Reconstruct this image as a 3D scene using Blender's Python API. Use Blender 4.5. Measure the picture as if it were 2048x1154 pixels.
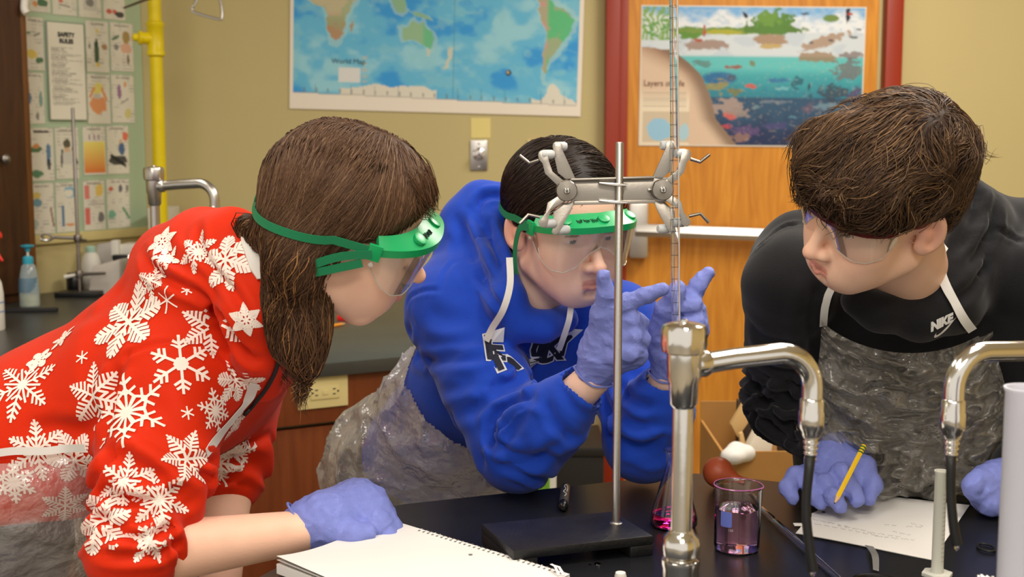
import bpy, bmesh, math, random
import numpy as np
from mathutils import Vector
from mathutils.bvhtree import BVHTree

for o in list(bpy.data.objects):
    bpy.data.objects.remove(o)
SC = bpy.context.scene
COL = SC.collection
random.seed(7)
RNG = np.random.default_rng(11)

# ------------------------------------------------------------------ camera
F = 2600.0
PITCH = math.atan(307 / F)
CZ = 1.43
cam_data = bpy.data.cameras.new('camera')
cam = bpy.data.objects.new('camera', cam_data)
COL.objects.link(cam)
cam.location = (0, 0, CZ)
cam.rotation_euler = (math.pi / 2 - PITCH, 0, 0)
cam_data.sensor_width = 36.0
cam_data.lens = F / 2048 * 36.0
cam_data.clip_start = 0.05
cam_data.dof.use_dof = True
cam_data.dof.focus_distance = 1.76
cam_data.dof.aperture_fstop = 7.5
SC.camera = cam

# ------------------------------------------------------------------ world, lights, exposure
world = bpy.data.worlds.new('world')
SC.world = world
world.use_nodes = True
wbg = world.node_tree.nodes['Background']
wbg.inputs[0].default_value = (1.0, 0.93, 0.84, 1)
wbg.inputs[1].default_value = 0.62


def area(name, loc, sx, sy, power, col=(1.0, 0.925, 0.835), tgt=None):
    l = bpy.data.lights.new(name, 'AREA')
    l.shape = 'RECTANGLE'
    l.size = sx
    l.size_y = sy
    l.energy = power
    l.color = col
    o = bpy.data.objects.new(name, l)
    o.location = loc
    COL.objects.link(o)
    return o


CEIL = 2.75
area('ceiling_lamp', (0.75, 1.35, CEIL - 0.03), 0.6, 1.2, 24)
area('ceiling_lamp', (-0.75, 0.5, CEIL - 0.03), 0.6, 1.2, 17)
area('ceiling_lamp', (1.2, 3.2, CEIL - 0.03), 0.6, 1.2, 32)
area('ceiling_lamp', (0.1, -0.9, CEIL - 0.03), 1.2, 0.6, 36)
area('ceiling_lamp', (-1.3, 2.7, CEIL - 0.03), 0.6, 1.2, 12)

SC.view_settings.view_transform = 'Standard'
SC.view_settings.look = 'None'
SC.view_settings.exposure = 0.5
SC.view_settings.gamma = 1.0
SC.view_settings.use_curve_mapping = False

# ------------------------------------------------------------------ pixel <-> place
FW = np.array([0, math.cos(PITCH), -math.sin(PITCH)])
UPV = np.array([0, math.sin(PITCH), math.cos(PITCH)])
RT = np.array([1.0, 0, 0])
CP = np.array([0, 0, CZ])


def ray(px, py):
    return FW + RT * ((px - 1024) / F) - UPV * ((py - 577) / F)


def P(px, py, d):
    return CP + ray(px, py) * d


def RZ(px, py, z):
    r = ray(px, py)
    return CP + r * ((z - CZ) / r[2])


def RY(px, py, y):
    r = ray(px, py)
    return CP + r * (y / r[1])


def RPL(px, py, p0, n):
    r = ray(px, py)
    return CP + r * (np.dot(p0 - CP, n) / np.dot(r, n))


def S(r, g, b):
    def f(c):
        c = c / 255.0
        return c / 12.92 if c <= 0.04045 else ((c + 0.055) / 1.055) ** 2.4
    return (f(r), f(g), f(b))


def norm(v):
    v = np.asarray(v, float)
    return v / (np.linalg.norm(v) + 1e-12)


# ------------------------------------------------------------------ materials
MATS = {}


def mat(name, col, rough=0.5, metal=0.0, bump=None, var=None, trans=0.0, ior=1.45, sheen=0.0, coat=0.0, attr=None, spec=None, sss=0.0, aniso=0.0):
    """Procedural principled material. bump=(scale, strength, detail); var=(scale, amount, stretch xyz)."""
    if name in MATS:
        return MATS[name]
    m = bpy.data.materials.new(name)
    m.use_nodes = True
    nt = m.node_tree
    b = nt.nodes['Principled BSDF']
    b.inputs['Base Color'].default_value = (*col, 1)
    b.inputs['Roughness'].default_value = rough
    b.inputs['Metallic'].default_value = metal
    b.inputs['IOR'].default_value = ior
    b.inputs['Transmission Weight'].default_value = trans
    b.inputs['Sheen Weight'].default_value = sheen
    b.inputs['Coat Weight'].default_value = coat
    if spec is not None:
        b.inputs['Specular IOR Level'].default_value = spec
    if sss:
        b.inputs['Subsurface Weight'].default_value = sss
        b.inputs['Subsurface Radius'].default_value = (0.012, 0.005, 0.003)
        b.inputs['Subsurface Scale'].default_value = 1.0
    tc = nt.nodes.new('ShaderNodeTexCoord')
    src = None
    if attr:
        a = nt.nodes.new('ShaderNodeAttribute')
        a.attribute_name = attr
        src = a.outputs['Color']
    if var:
        mp = nt.nodes.new('ShaderNodeMapping')
        mp.inputs['Scale'].default_value = var[2] if len(var) > 2 else (1, 1, 1)
        n = nt.nodes.new('ShaderNodeTexNoise')
        n.inputs['Scale'].default_value = var[0]
        n.inputs['Detail'].default_value = 5
        nt.links.new(tc.outputs['Object'], mp.inputs[0])
        nt.links.new(mp.outputs[0], n.inputs['Vector'])
        rm = nt.nodes.new('ShaderNodeMapRange')
        rm.inputs[1].default_value = 0.3
        rm.inputs[2].default_value = 0.7
        rm.inputs[3].default_value = 1 - var[1]
        rm.inputs[4].default_value = 1 + var[1]
        nt.links.new(n.outputs['Fac'], rm.inputs[0])
        mx = nt.nodes.new('ShaderNodeVectorMath')
        mx.operation = 'SCALE'
        if src is not None:
            nt.links.new(src, mx.inputs[0])
        else:
            mx.inputs[0].default_value = col
        nt.links.new(rm.outputs[0], mx.inputs['Scale'])
        src = mx.outputs[0]
    if src is not None:
        nt.links.new(src, b.inputs['Base Color'])
    if bump:
        n2 = nt.nodes.new('ShaderNodeTexNoise')
        n2.inputs['Scale'].default_value = bump[0]
        n2.inputs['Detail'].default_value = bump[2] if len(bump) > 2 else 3
        nt.links.new(tc.outputs['Object'], n2.inputs['Vector'])
        bp = nt.nodes.new('ShaderNodeBump')
        bp.inputs['Strength'].default_value = bump[1]
        bp.inputs['Distance'].default_value = bump[3] if len(bump) > 3 else 0.002
        nt.links.new(n2.outputs['Fac'], bp.inputs['Height'])
        nt.links.new(bp.outputs[0], b.inputs['Normal'])
    MATS[name] = m
    return m


def film(name, col, alpha, rough=0.15, bump=None, gloss=0.02):
    """Thin clear plastic: part see-through, part glossy coloured sheet."""
    if name in MATS:
        return MATS[name]
    m = mat(name, col, rough, bump=bump)
    nt = m.node_tree
    b = nt.nodes['Principled BSDF']
    out = nt.nodes['Material Output']
    tr = nt.nodes.new('ShaderNodeBsdfTransparent')
    mx = nt.nodes.new('ShaderNodeMixShader')
    lw = nt.nodes.new('ShaderNodeLayerWeight')
    lw.inputs[0].default_value = 0.25
    ma = nt.nodes.new('ShaderNodeMath')
    ma.operation = 'MULTIPLY_ADD'
    ma.inputs[1].default_value = 0.55
    ma.inputs[2].default_value = alpha
    ma.use_clamp = True
    nt.links.new(lw.outputs['Facing'], ma.inputs[0])
    nt.links.new(ma.outputs[0], mx.inputs[0])
    nt.links.new(tr.outputs[0], mx.inputs[1])
    nt.links.new(b.outputs[0], mx.inputs[2])
    gl = nt.nodes.new('ShaderNodeBsdfGlossy')
    gl.inputs['Roughness'].default_value = rough
    lw2 = nt.nodes.new('ShaderNodeLayerWeight')
    lw2.inputs[0].default_value = 0.2
    mg = nt.nodes.new('ShaderNodeMath')
    mg.operation = 'MULTIPLY_ADD'
    mg.inputs[1].default_value = 0.6
    mg.inputs[2].default_value = gloss
    mg.use_clamp = True
    mx2 = nt.nodes.new('ShaderNodeMixShader')
    nt.links.new(lw2.outputs['Fresnel'], mg.inputs[0])
    nt.links.new(mg.outputs[0], mx2.inputs[0])
    nt.links.new(mx.outputs[0], mx2.inputs[1])
    nt.links.new(gl.outputs[0], mx2.inputs[2])
    if b.inputs['Normal'].links:
        nt.links.new(b.inputs['Normal'].links[0].from_socket, gl.inputs['Normal'])
    nt.links.new(mx2.outputs[0], out.inputs[0])
    return m


def wood(name, c1, c2, scale, stretch, rough=0.4, dist=4.0):
    if name in MATS:
        return MATS[name]
    m = mat(name, c1, rough)
    nt = m.node_tree
    b = nt.nodes['Principled BSDF']
    tc = nt.nodes['Texture Coordinate']
    mp = nt.nodes.new('ShaderNodeMapping')
    mp.inputs['Scale'].default_value = stretch
    n = nt.nodes.new('ShaderNodeTexNoise')
    n.inputs['Scale'].default_value = scale
    n.inputs['Detail'].default_value = 8
    n.inputs['Distortion'].default_value = dist
    cr = nt.nodes.new('ShaderNodeValToRGB')
    cr.color_ramp.elements[0].position = 0.3
    cr.color_ramp.elements[1].position = 0.72
    cr.color_ramp.elements[0].color = (*c1, 1)
    cr.color_ramp.elements[1].color = (*c2, 1)
    nt.links.new(tc.outputs['Object'], mp.inputs[0])
    nt.links.new(mp.outputs[0], n.inputs['Vector'])
    nt.links.new(n.outputs['Fac'], cr.inputs[0])
    nt.links.new(cr.outputs[0], b.inputs['Base Color'])
    return m


M_WALL = mat('painted_wall', S(198, 183, 130), 0.75, bump=(140, 0.12), var=(1.2, 0.04))
M_FLOOR = mat('floor_tile', S(150, 140, 120), 0.4, var=(6, 0.1))
M_CEIL = mat('ceiling_tile', S(225, 220, 205), 0.9)
M_RED = mat('red_door_frame', S(150, 44, 14), 0.42)
M_DOOR = wood('oak_door', S(188, 118, 30), S(222, 152, 52), 2.2, (9, 9, 1.0), 0.42, 2.2)
M_DKWOOD = wood('dark_cabinet_wood', S(58, 34, 18), S(84, 52, 28), 3, (8, 8, 0.8), 0.45, 1.5)
M_REDWOOD = wood('red_brown_cabinet_wood', S(104, 48, 18), S(122, 62, 28), 3, (8, 8, 0.8), 0.42, 1.5)
M_BLACKTOP = mat('black_epoxy_top', S(24, 25, 28), 0.3, bump=(500, 0.06), var=(9, 0.25), spec=0.35)
M_GREYTOP = mat('dark_grey_counter_top', S(62, 62, 58), 0.34, var=(7, 0.12))
M_CHROME = mat('worn_chrome', (0.80, 0.78, 0.74), 0.13, 1.0, bump=(60, 0.05))
M_STEEL = mat('brushed_steel', (0.55, 0.53, 0.50), 0.3, 1.0, bump=(200, 0.08))
M_NICKEL = mat('cast_nickel', (0.33, 0.30, 0.26), 0.32, 1.0, bump=(260, 0.04))
M_ALU = mat('satin_aluminium', (0.62, 0.60, 0.56), 0.42, 1.0)
M_DKSTEEL = mat('dull_dark_steel', (0.30, 0.27, 0.25), 0.42, 1.0)
M_BLKMETAL = mat('black_enamel_iron', S(20, 20, 22), 0.42, bump=(220, 0.3), var=(30, 0.4))
M_RUBBER = mat('black_rubber_hose', S(18, 18, 18), 0.5)
M_GLASS = mat('clear_glass', (1, 1, 1), 0.0, trans=1.0, ior=1.45)
M_PAPER = mat('white_paper', S(222, 220, 215), 0.7)
M_YELLOW = mat('yellow_safety_paint', S(232, 208, 12), 0.35, var=(20, 0.05))
M_WHITE = mat('white_plastic', S(225, 222, 212), 0.4)
M_BEIGEPL = mat('beige_plastic', S(214, 198, 138), 0.4)
M_INK = mat('black_ink', S(28, 28, 30), 0.6)
M_GREYINK = mat('grey_print', S(120, 118, 112), 0.7)
M_PRINT = mat('printed_paper', (0.8, 0.8, 0.8), 0.55, attr='Col')
M_CARD = mat('cardboard', S(176, 128, 66), 0.8, var=(12, 0.06))

# ------------------------------------------------------------------ objects
ORG = {}


def props(o, label=None, cat=None, group=None, kind=None):
    if label:
        o['label'] = label
    if cat:
        o['category'] = cat
    if group:
        o['group'] = group
    if kind:
        o['kind'] = kind
    return o


def thing(name, label, cat, loc, group=None, kind=None):
    o = bpy.data.objects.new(name, None)
    o.empty_display_size = 0.05
    COL.objects.link(o)
    o.location = tuple(float(v) for v in loc)
    ORG[o.name] = np.array(loc, float)
    return props(o, label, cat, group, kind)


def mk(name, vf, m, parent=None, base=None, smooth=True, angle=40, label=None, cat=None, group=None, kind=None, col=None):
    """One mesh object from world-space (verts, faces)."""
    v, f = vf
    v = np.asarray(v, float)
    if parent is not None:
        org = ORG[parent.name]
    elif base is not None:
        org = np.asarray(base, float)
    else:
        org = np.array([v[:, 0].mean(), v[:, 1].mean(), v[:, 2].min()])
    me = bpy.data.meshes.new(name)
    vl = v - org
    if isinstance(f, np.ndarray):
        me.vertices.add(len(vl))
        me.vertices.foreach_set('co', vl.astype(np.float32).ravel())
        n = f.shape[1]
        me.loops.add(f.size)
        me.loops.foreach_set('vertex_index', f.astype(np.int32).ravel())
        me.polygons.add(len(f))
        me.polygons.foreach_set('loop_start', (np.arange(len(f)) * n).astype(np.int32))
        me.update(calc_edges=True)
    else:
        me.from_pydata([tuple(p) for p in vl.tolist()], [], f)
    me.validate()
    if smooth:
        me.polygons.foreach_set('use_smooth', [True] * len(me.polygons))
        if angle < 180:
            me.set_sharp_from_angle(angle=math.radians(angle))
    if col is not None:
        ca = me.color_attributes.new('Col', 'FLOAT_COLOR', 'POINT')
        cc = np.ones((len(v), 4), np.float32)
        cc[:, :3] = col
        ca.data.foreach_set('color', cc.ravel())
    me.materials.append(m)
    o = bpy.data.objects.new(name, me)
    COL.objects.link(o)
    if parent is not None:
        o.parent = parent
    else:
        o.location = tuple(org)
    ORG[o.name] = org
    return props(o, label, cat, group, kind)


def join(*parts):
    V, Fs, n = [], [], 0
    for v, f in parts:
        v = np.asarray(v, float)
        V.append(v)
        Fs += [tuple(int(i) + n for i in q) for q in f]
        n += len(v)
    return np.concatenate(V), Fs


def frame_of(axis, hint=(0, 0, 1)):
    a = norm(axis)
    h = np.array(hint, float)
    if abs(np.dot(a, h)) > 0.95:
        h = np.array([1.0, 0, 0])
    x = norm(np.cross(h, a))
    y = np.cross(a, x)
    return x, y, a


def lathe(prof, c, axis=(0, 0, 1), seg=32, closed=False, scal=None, caps=True):
    """Revolve [(r, h)] about axis through c. closed joins the profile's end to its start."""
    x, y, a = frame_of(axis)
    c = np.asarray(c, float)
    V, Fs = [], []
    n = len(prof)
    for r, h in prof:
        for i in range(seg):
            t = 2 * math.pi * i / seg
            k = scal(t, h) if scal else 1.0
            V.append(c + a * h + (x * math.cos(t) + y * math.sin(t)) * r * k)
    m = n if closed else n - 1
    for j in range(m):
        j2 = (j + 1) % n
        for i in range(seg):
            i2 = (i + 1) % seg
            Fs.append((j * seg + i, j * seg + i2, j2 * seg + i2, j2 * seg + i))
    if not closed and caps:
        if prof[0][0] > 1e-6:
            Fs.append(tuple(reversed(range(seg))))
        if prof[-1][0] > 1e-6:
            Fs.append(tuple(range((n - 1) * seg, n * seg)))
    return np.array(V), Fs


def catmull(pts, per=8):
    p = np.asarray(pts, float)
    q = np.vstack([2 * p[0] - p[1], p, 2 * p[-1] - p[-2]])
    out = []
    for i in range(1, len(q) - 2):
        for t in np.linspace(0, 1, per, endpoint=False):
            a, b, c, d = q[i - 1], q[i], q[i + 1], q[i + 2]
            out.append(0.5 * (2 * b + (c - a) * t + (2 * a - 5 * b + 4 * c - d) * t * t + (3 * b - a - 3 * c + d) * t ** 3))
    out.append(q[-2])
    return np.array(out)


def tube(pts, r, seg=12, caps=True):
    p = np.asarray(pts, float)
    n = len(p)
    rr = np.full(n, r) if np.isscalar(r) else np.interp(np.linspace(0, 1, n), np.linspace(0, 1, len(r)), r)
    V, Fs = [], []
    tg = np.gradient(p, axis=0)
    x = None
    for i in range(n):
        t = norm(tg[i])
        if x is None:
            x, y, _ = frame_of(t)
        else:
            x = norm(x - t * np.dot(x, t))
            y = np.cross(t, x)
        for k in range(seg):
            a = 2 * math.pi * k / seg
            V.append(p[i] + (x * math.cos(a) + y * math.sin(a)) * rr[i])
    for i in range(n - 1):
        for k in range(seg):
            k2 = (k + 1) % seg
            Fs.append((i * seg + k, i * seg + k2, (i + 1) * seg + k2, (i + 1) * seg + k))
    if caps:
        Fs.append(tuple(reversed(range(seg))))
        Fs.append(tuple(range((n - 1) * seg, n * seg)))
    return np.array(V), Fs


def ribbon(pts, nrm, w, th=0.0008):
    """Flat band along pts; nrm = face normals; w = full width."""
    p = np.asarray(pts, float)
    n = len(p)
    nrm = np.asarray(nrm, float)
    if nrm.ndim == 1:
        nrm = np.tile(nrm, (n, 1))
    tg = np.gradient(p, axis=0)
    ww = np.full(n, w) if np.isscalar(w) else np.asarray(w)
    V, Fs = [], []
    for i in range(n):
        t = norm(tg[i])
        nn = norm(nrm[i] - t * np.dot(nrm[i], t))
        s = np.cross(t, nn)
        for a, b in ((-1, -1), (1, -1), (1, 1), (-1, 1)):
            V.append(p[i] + s * a * ww[i] / 2 + nn * b * th / 2)
    for i in range(n - 1):
        for k in range(4):
            k2 = (k + 1) % 4
            Fs.append((i * 4 + k, i * 4 + k2, (i + 1) * 4 + k2, (i + 1) * 4 + k))
    Fs.append((3, 2, 1, 0))
    Fs.append(tuple((n - 1) * 4 + k for k in range(4)))
    return np.array(V), Fs


def box(c, sx, sy, sz, ax=None, bev=0.0):
    """Box centred at c, half sizes given, axes optional; bevelled."""
    bm = bmesh.new()
    bmesh.ops.create_cube(bm, size=2.0)
    for v in bm.verts:
        v.co.x *= sx
        v.co.y *= sy
        v.co.z *= sz
    if bev > 0:
        bmesh.ops.bevel(bm, geom=list(bm.edges), offset=bev, segments=2, affect='EDGES', profile=0.6)
    V = np.array([tuple(v.co) for v in bm.verts])
    bm.verts.index_update()
    Fs = [tuple(v.index for v in f.verts) for f in bm.faces]
    bm.free()
    if ax is not None:
        V = V @ np.array(ax, float)
    return V + np.asarray(c, float), Fs


def box2(lo, hi, bev=0.0):
    lo, hi = np.array(lo, float), np.array(hi, float)
    h = (hi - lo) / 2
    return box((lo + hi) / 2, h[0], h[1], h[2], None, bev)


def prism(outline, ext, bev=0.0):
    """Closed 3-D outline extruded by vector ext, edges slightly bevelled."""
    o = np.asarray(outline, float)
    e = np.asarray(ext, float)
    bm = bmesh.new()
    a = [bm.verts.new(tuple(p)) for p in o]
    b = [bm.verts.new(tuple(p + e)) for p in o]
    n = len(o)
    bm.faces.new(list(reversed(a)))
    bm.faces.new(b)
    for i in range(n):
        bm.faces.new((a[i], a[(i + 1) % n], b[(i + 1) % n], b[i]))
    bmesh.ops.recalc_face_normals(bm, faces=bm.faces)
    if bev > 0:
        bmesh.ops.bevel(bm, geom=list(bm.edges), offset=bev, segments=2, affect='EDGES', profile=0.6)
    bm.verts.index_update()
    V = np.array([tuple(v.co) for v in bm.verts])
    Fs = [tuple(v.index for v in f.verts) for f in bm.faces]
    bm.free()
    return V, Fs


def text_vf(s, size, origin, xa, ya, shear=0.0, bold=0.0, spacing=1.0, align='CENTER', depth=0.0004, sx=1.0):
    """Lettering from the built-in font as (verts, faces) laid on the plane origin, xa, ya."""
    c = bpy.data.curves.new('lettering', 'FONT')
    c.body = s
    c.size = size
    c.shear = shear
    c.offset = bold
    c.space_character = spacing
    c.align_x = align
    c.align_y = 'CENTER'
    c.resolution_u = 3
    c.extrude = depth / 2
    o = bpy.data.objects.new('lettering', c)
    COL.objects.link(o)
    dg = bpy.context.evaluated_depsgraph_get()
    me = bpy.data.meshes.new_from_object(o.evaluated_get(dg))
    V = np.array([tuple(v.co) for v in me.vertices])
    Fs = [tuple(p.vertices) for p in me.polygons]
    bpy.data.objects.remove(o)
    bpy.data.meshes.remove(me)
    bpy.data.curves.remove(c)
    xa, ya = norm(xa), norm(ya)
    n = np.cross(xa, ya)
    return np.asarray(origin, float) + V[:, :1] * xa * sx + V[:, 1:2] * ya + V[:, 2:3] * n, Fs


# ------------------------------------------------------------------ noise
def _h(ix, iy, iz, seed):
    u = np.uint32
    n = ix * u(374761393) + iy * u(668265263) + iz * u(2246822519) + u((seed * 1274126177) & 0xffffffff)
    n = (n ^ (n >> u(13))) * u(1274126177)
    return ((n ^ (n >> u(16))) & u(0xffff)).astype(np.float32) * np.float32(1 / 65535.0)


def noise3(p, seed=0):
    p = np.asarray(p, np.float32)
    i = np.floor(p)
    f = p - i
    i = i.astype(np.int32).astype(np.uint32)
    f = f * f * (3 - 2 * f)
    x, y, z = i[..., 0], i[..., 1], i[..., 2]
    r = 0
    for dx in (0, 1):
        wx = f[..., 0] if dx else 1 - f[..., 0]
        for dy in (0, 1):
            wy = f[..., 1] if dy else 1 - f[..., 1]
            for dz in (0, 1):
                wz = f[..., 2] if dz else 1 - f[..., 2]
                r = r + wx * wy * wz * _h(x + np.uint32(dx), y + np.uint32(dy), z + np.uint32(dz), seed)
    return r * 2 - 1


def fbm(p, seed=0, oct=3):
    r, a = 0, 1.0
    for k in range(oct):
        r = r + a * noise3(np.asarray(p) * (2 ** k), seed + k * 17)
        a *= 0.5
    return r


def sstep(a, b, x):
    t = np.clip((x - a) / (b - a), 0, 1)
    return t * t * (3 - 2 * t)


# ------------------------------------------------------------------ signed-distance modelling
class Sdf:
    def __init__(self):
        self.ops = []
        self.disp = []

    def _add(self, fn, lo, hi, k, mode):
        self.ops.append((fn, None if lo is None else np.asarray(lo), None if hi is None else np.asarray(hi), k, mode))
        return self

    def cap(self, a, b, ra, rb, k=0.015, mode='u'):
        a = np.asarray(a, float)
        b = np.asarray(b, float)
        ba = b - a
        L = max(np.dot(ba, ba), 1e-9)

        def fn(p):
            t = np.clip(((p - a) @ ba) / L, 0, 1)
            q = p - a - t[..., None] * ba
            return np.sqrt((q * q).sum(-1)) - (ra + (rb - ra) * t)
        m = max(ra, rb)
        return self._add(fn, np.minimum(a, b) - m, np.maximum(a, b) + m, k, mode)

    def chain(self, pts, rs, k=0.012, mode='u'):
        for i in range(len(pts) - 1):
            self.cap(pts[i], pts[i + 1], rs[i], rs[i + 1], k, mode)
        return self

    def ell(self, c, r, R=None, k=0.015, mode='u'):
        c = np.asarray(c, float)
        r = np.asarray(r, float)
        R = np.eye(3) if R is None else np.asarray(R, float)

        def fn(p):
            q = (p - c) @ R.T
            k0 = np.sqrt(((q / r) ** 2).sum(-1))
            k1 = np.sqrt(((q / (r * r)) ** 2).sum(-1)) + 1e-9
            return k0 * (k0 - 1) / k1
        m = r.max()
        return self._add(fn, c - m, c + m, k, mode)

    def ecap(self, a, b, wa, wb, side, k=0.03, mode='u'):
        """Capsule with elliptic section: wa/wb = (half width along side, half thickness)."""
        a = np.asarray(a, float)
        b = np.asarray(b, float)
        ba = b - a
        L = np.dot(ba, ba)
        s = norm(np.asarray(side, float) - ba * np.dot(side, ba) / L)
        n = norm(np.cross(ba, s))
        d = norm(ba)

        def fn(p):
            t = np.clip(((p - a) @ ba) / L, 0, 1)
            q = p - a - t[..., None] * ba
            w = wa[0] + (wb[0] - wa[0]) * t
            h = wa[1] + (wb[1] - wa[1]) * t
            k0 = np.sqrt(((q @ s) / w) ** 2 + ((q @ n) / h) ** 2 + ((q @ d) / h) ** 2)
            k1 = np.sqrt(((q @ s) / w ** 2) ** 2 + ((q @ n) / h ** 2) ** 2 + ((q @ d) / h ** 2) ** 2) + 1e-6
            return np.where(k0 > 1e-4, k0 * (k0 - 1) / k1, -h)
        m = max(*wa, *wb)
        return self._add(fn, np.minimum(a, b) - m, np.maximum(a, b) + m, k, mode)

    def plane(self, p0, n, k=0.004):
        """Cut away everything on the side the normal points to."""
        p0 = np.asarray(p0, float)
        n = norm(n)
        return self._add(lambda p: (p - p0) @ n, None, None, k, 'i')

    def __call__(self, p):
        D = np.full(p.shape[:-1], 1.0)
        for fn, lo, hi, k, mode in self.ops:
            D = self._comb(D, fn(p), k, mode)
        for g in self.disp:
            D = D + g(p)
        return D

    @staticmethod
    def _comb(D, d, k, mode):
        if mode == 'u':
            h = np.maximum(k - np.abs(D - d), 0) / k
            return np.minimum(D, d) - h * h * k * 0.25
        d = -d if mode == 's' else d
        h = np.maximum(k - np.abs(D - d), 0) / k
        return np.maximum(D, d) + h * h * k * 0.25

    def grad(self, p, e=0.002):
        g = np.zeros_like(p)
        for i in range(3):
            dp = np.zeros(3)
            dp[i] = e
            g[..., i] = self(p + dp) - self(p - dp)
        return g / (np.linalg.norm(g, axis=-1, keepdims=True) + 1e-9)

    def mesh(self, res, iso=0.0, clip_lo=None, clip_hi=None):
        lo = np.min([o[1] for o in self.ops if o[4] == 'u'], axis=0) - iso - 0.02
        hi = np.max([o[2] for o in self.ops if o[4] == 'u'], axis=0) + iso + 0.02
        if clip_lo is not None:
            lo = np.maximum(lo, clip_lo)
            hi = np.minimum(hi, clip_hi)
        n = np.ceil((hi - lo) / res).astype(int) + 1
        ax = [(lo[i] + res * np.arange(n[i])).astype(np.float32) for i in range(3)]
        D = np.full(n, 1.0, np.float32)
        for fn, plo, phi, k, mode in self.ops:
            if plo is None:
                sl = (slice(0, n[0]), slice(0, n[1]), slice(0, n[2]))
            else:
                m = k + 0.02 + iso
                i0 = np.clip(np.floor((plo - m - lo) / res).astype(int), 0, n)
                i1 = np.clip(np.ceil((phi + m - lo) / res).astype(int) + 1, 0, n)
                if np.any(i1 <= i0):
                    continue
                sl = tuple(slice(i0[i], i1[i]) for i in range(3))
            g = np.stack(np.meshgrid(ax[0][sl[0]], ax[1][sl[1]], ax[2][sl[2]], indexing='ij'), -1)
            D[sl] = self._comb(D[sl], fn(g).astype(np.float32), k, mode)
        if self.disp:
            idx = np.nonzero(np.abs(D - iso) < 0.017)
            pp = np.stack([ax[i][idx[i]] for i in range(3)], -1)
            dv = D[idx].astype(float)
            for gfn in self.disp:
                dv = dv + gfn(pp)
            D[idx] = dv
        return surface_nets(D - iso, lo, res)


def surface_nets(D, lo, res):
    ins = D < 0
    nx, ny, nz = D.shape
    cnt = np.zeros((nx - 1, ny - 1, nz - 1), np.int8)
    for dx in (0, 1):
        for dy in (0, 1):
            for dz in (0, 1):
                cnt += ins[dx:nx - 1 + dx, dy:ny - 1 + dy, dz:nz - 1 + dz]
    act = (cnt > 0) & (cnt < 8)
    ci = np.stack(np.nonzero(act), -1)
    idx = np.full(act.shape, -1, np.int64)
    idx[act] = np.arange(len(ci))
    acc = np.zeros((len(ci), 3))
    num = np.zeros(len(ci))
    corners = [(a, b, c) for a in (0, 1) for b in (0, 1) for c in (0, 1)]
    for A in corners:
        for ax in range(3):
            if A[ax] == 1:
                continue
            B = list(A)
            B[ax] = 1
            da = D[ci[:, 0] + A[0], ci[:, 1] + A[1], ci[:, 2] + A[2]].astype(float)
            db = D[ci[:, 0] + B[0], ci[:, 1] + B[1], ci[:, 2] + B[2]].astype(float)
            m = (da < 0) != (db < 0)
            t = np.where(m, da / np.where(m, da - db, 1), 0)
            pos = np.array(A, float)[None] + np.eye(3)[ax][None] * t[:, None]
            acc += pos * m[:, None]
            num += m
    V = lo + (ci + acc / num[:, None]) * res
    Q = []
    for ax in range(3):
        sl0 = [slice(None)] * 3
        sl1 = [slice(None)] * 3
        sl0[ax] = slice(0, -1)
        sl1[ax] = slice(1, None)
        a = ins[tuple(sl0)]
        b = ins[tuple(sl1)]
        e = np.stack(np.nonzero(a != b), -1)
        o1, o2 = (ax + 1) % 3, (ax + 2) % 3
        ok = (e[:, o1] > 0) & (e[:, o2] > 0) & (e[:, o1] < D.shape[o1] - 1) & (e[:, o2] < D.shape[o2] - 1)
        e = e[ok]
        fl = a[e[:, 0], e[:, 1], e[:, 2]]

        def cell(s1, s2):
            q = e.copy()
            q[:, o1] -= s1
            q[:, o2] -= s2
            return idx[q[:, 0], q[:, 1], q[:, 2]]
        q = np.stack([cell(1, 1), cell(0, 1), cell(0, 0), cell(1, 0)], -1)
        q[~fl] = q[~fl][:, ::-1]
        Q.append(q)
    return V, np.concatenate(Q)


def relax(V, Q, it=1, w=0.5):
    n = len(V)
    e = np.concatenate([Q[:, [i, (i + 1) % 4]] for i in range(4)])
    for _ in range(it):
        s = np.zeros_like(V)
        c = np.zeros(n)
        for a, b in ((0, 1), (1, 0)):
            for k in range(3):
                s[:, k] += np.bincount(e[:, a], weights=V[e[:, b], k], minlength=n)
            c += np.bincount(e[:, a], minlength=n)
        V = V * (1 - w) + w * s / np.maximum(c, 1)[:, None]
    return V


def refine(V, Q, mask, field):
    """Split the masked quads in four and pull the new points onto the field's surface."""
    M = Q[mask]
    n = len(V)
    e = np.sort(np.stack([M, np.roll(M, -1, 1)], -1).reshape(-1, 2), 1)
    ue, inv, cnt = np.unique(e, axis=0, return_inverse=True, return_counts=True)
    inv = inv.reshape(-1, 4)
    mid = (V[ue[:, 0]] + V[ue[:, 1]]) / 2
    cen = V[M].mean(1)
    em = n + inv
    ce = n + len(ue) + np.arange(len(M))
    new = np.concatenate([np.stack([M[:, i], em[:, i], ce, em[:, (i + 3) % 4]], -1) for i in range(4)])
    P_ = np.concatenate([mid[cnt == 2], cen])
    for _ in range(2):
        d = field(P_)
        P_ = P_ - field.grad(P_, .0008) * np.clip(d, -.0015, .0015)[:, None]
    k = (cnt == 2).sum()
    mid[cnt == 2] = P_[:k]
    return np.concatenate([V, mid, P_[k:]]), np.concatenate([Q[~mask], new])


def keep_faces(V, Q, mask):
    Q = Q[mask]
    u, inv = np.unique(Q.ravel(), return_inverse=True)
    return V[u], inv.reshape(Q.shape)


def vnormals(V, Q):
    n = np.cross(V[Q[:, 2]] - V[Q[:, 0]], V[Q[:, 3]] - V[Q[:, 1]])
    N = np.zeros_like(V)
    for i in range(4):
        for k in range(3):
            N[:, k] += np.bincount(Q[:, i], weights=n[:, k], minlength=len(V))
    return N / (np.linalg.norm(N, axis=1, keepdims=True) + 1e-12)


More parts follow.
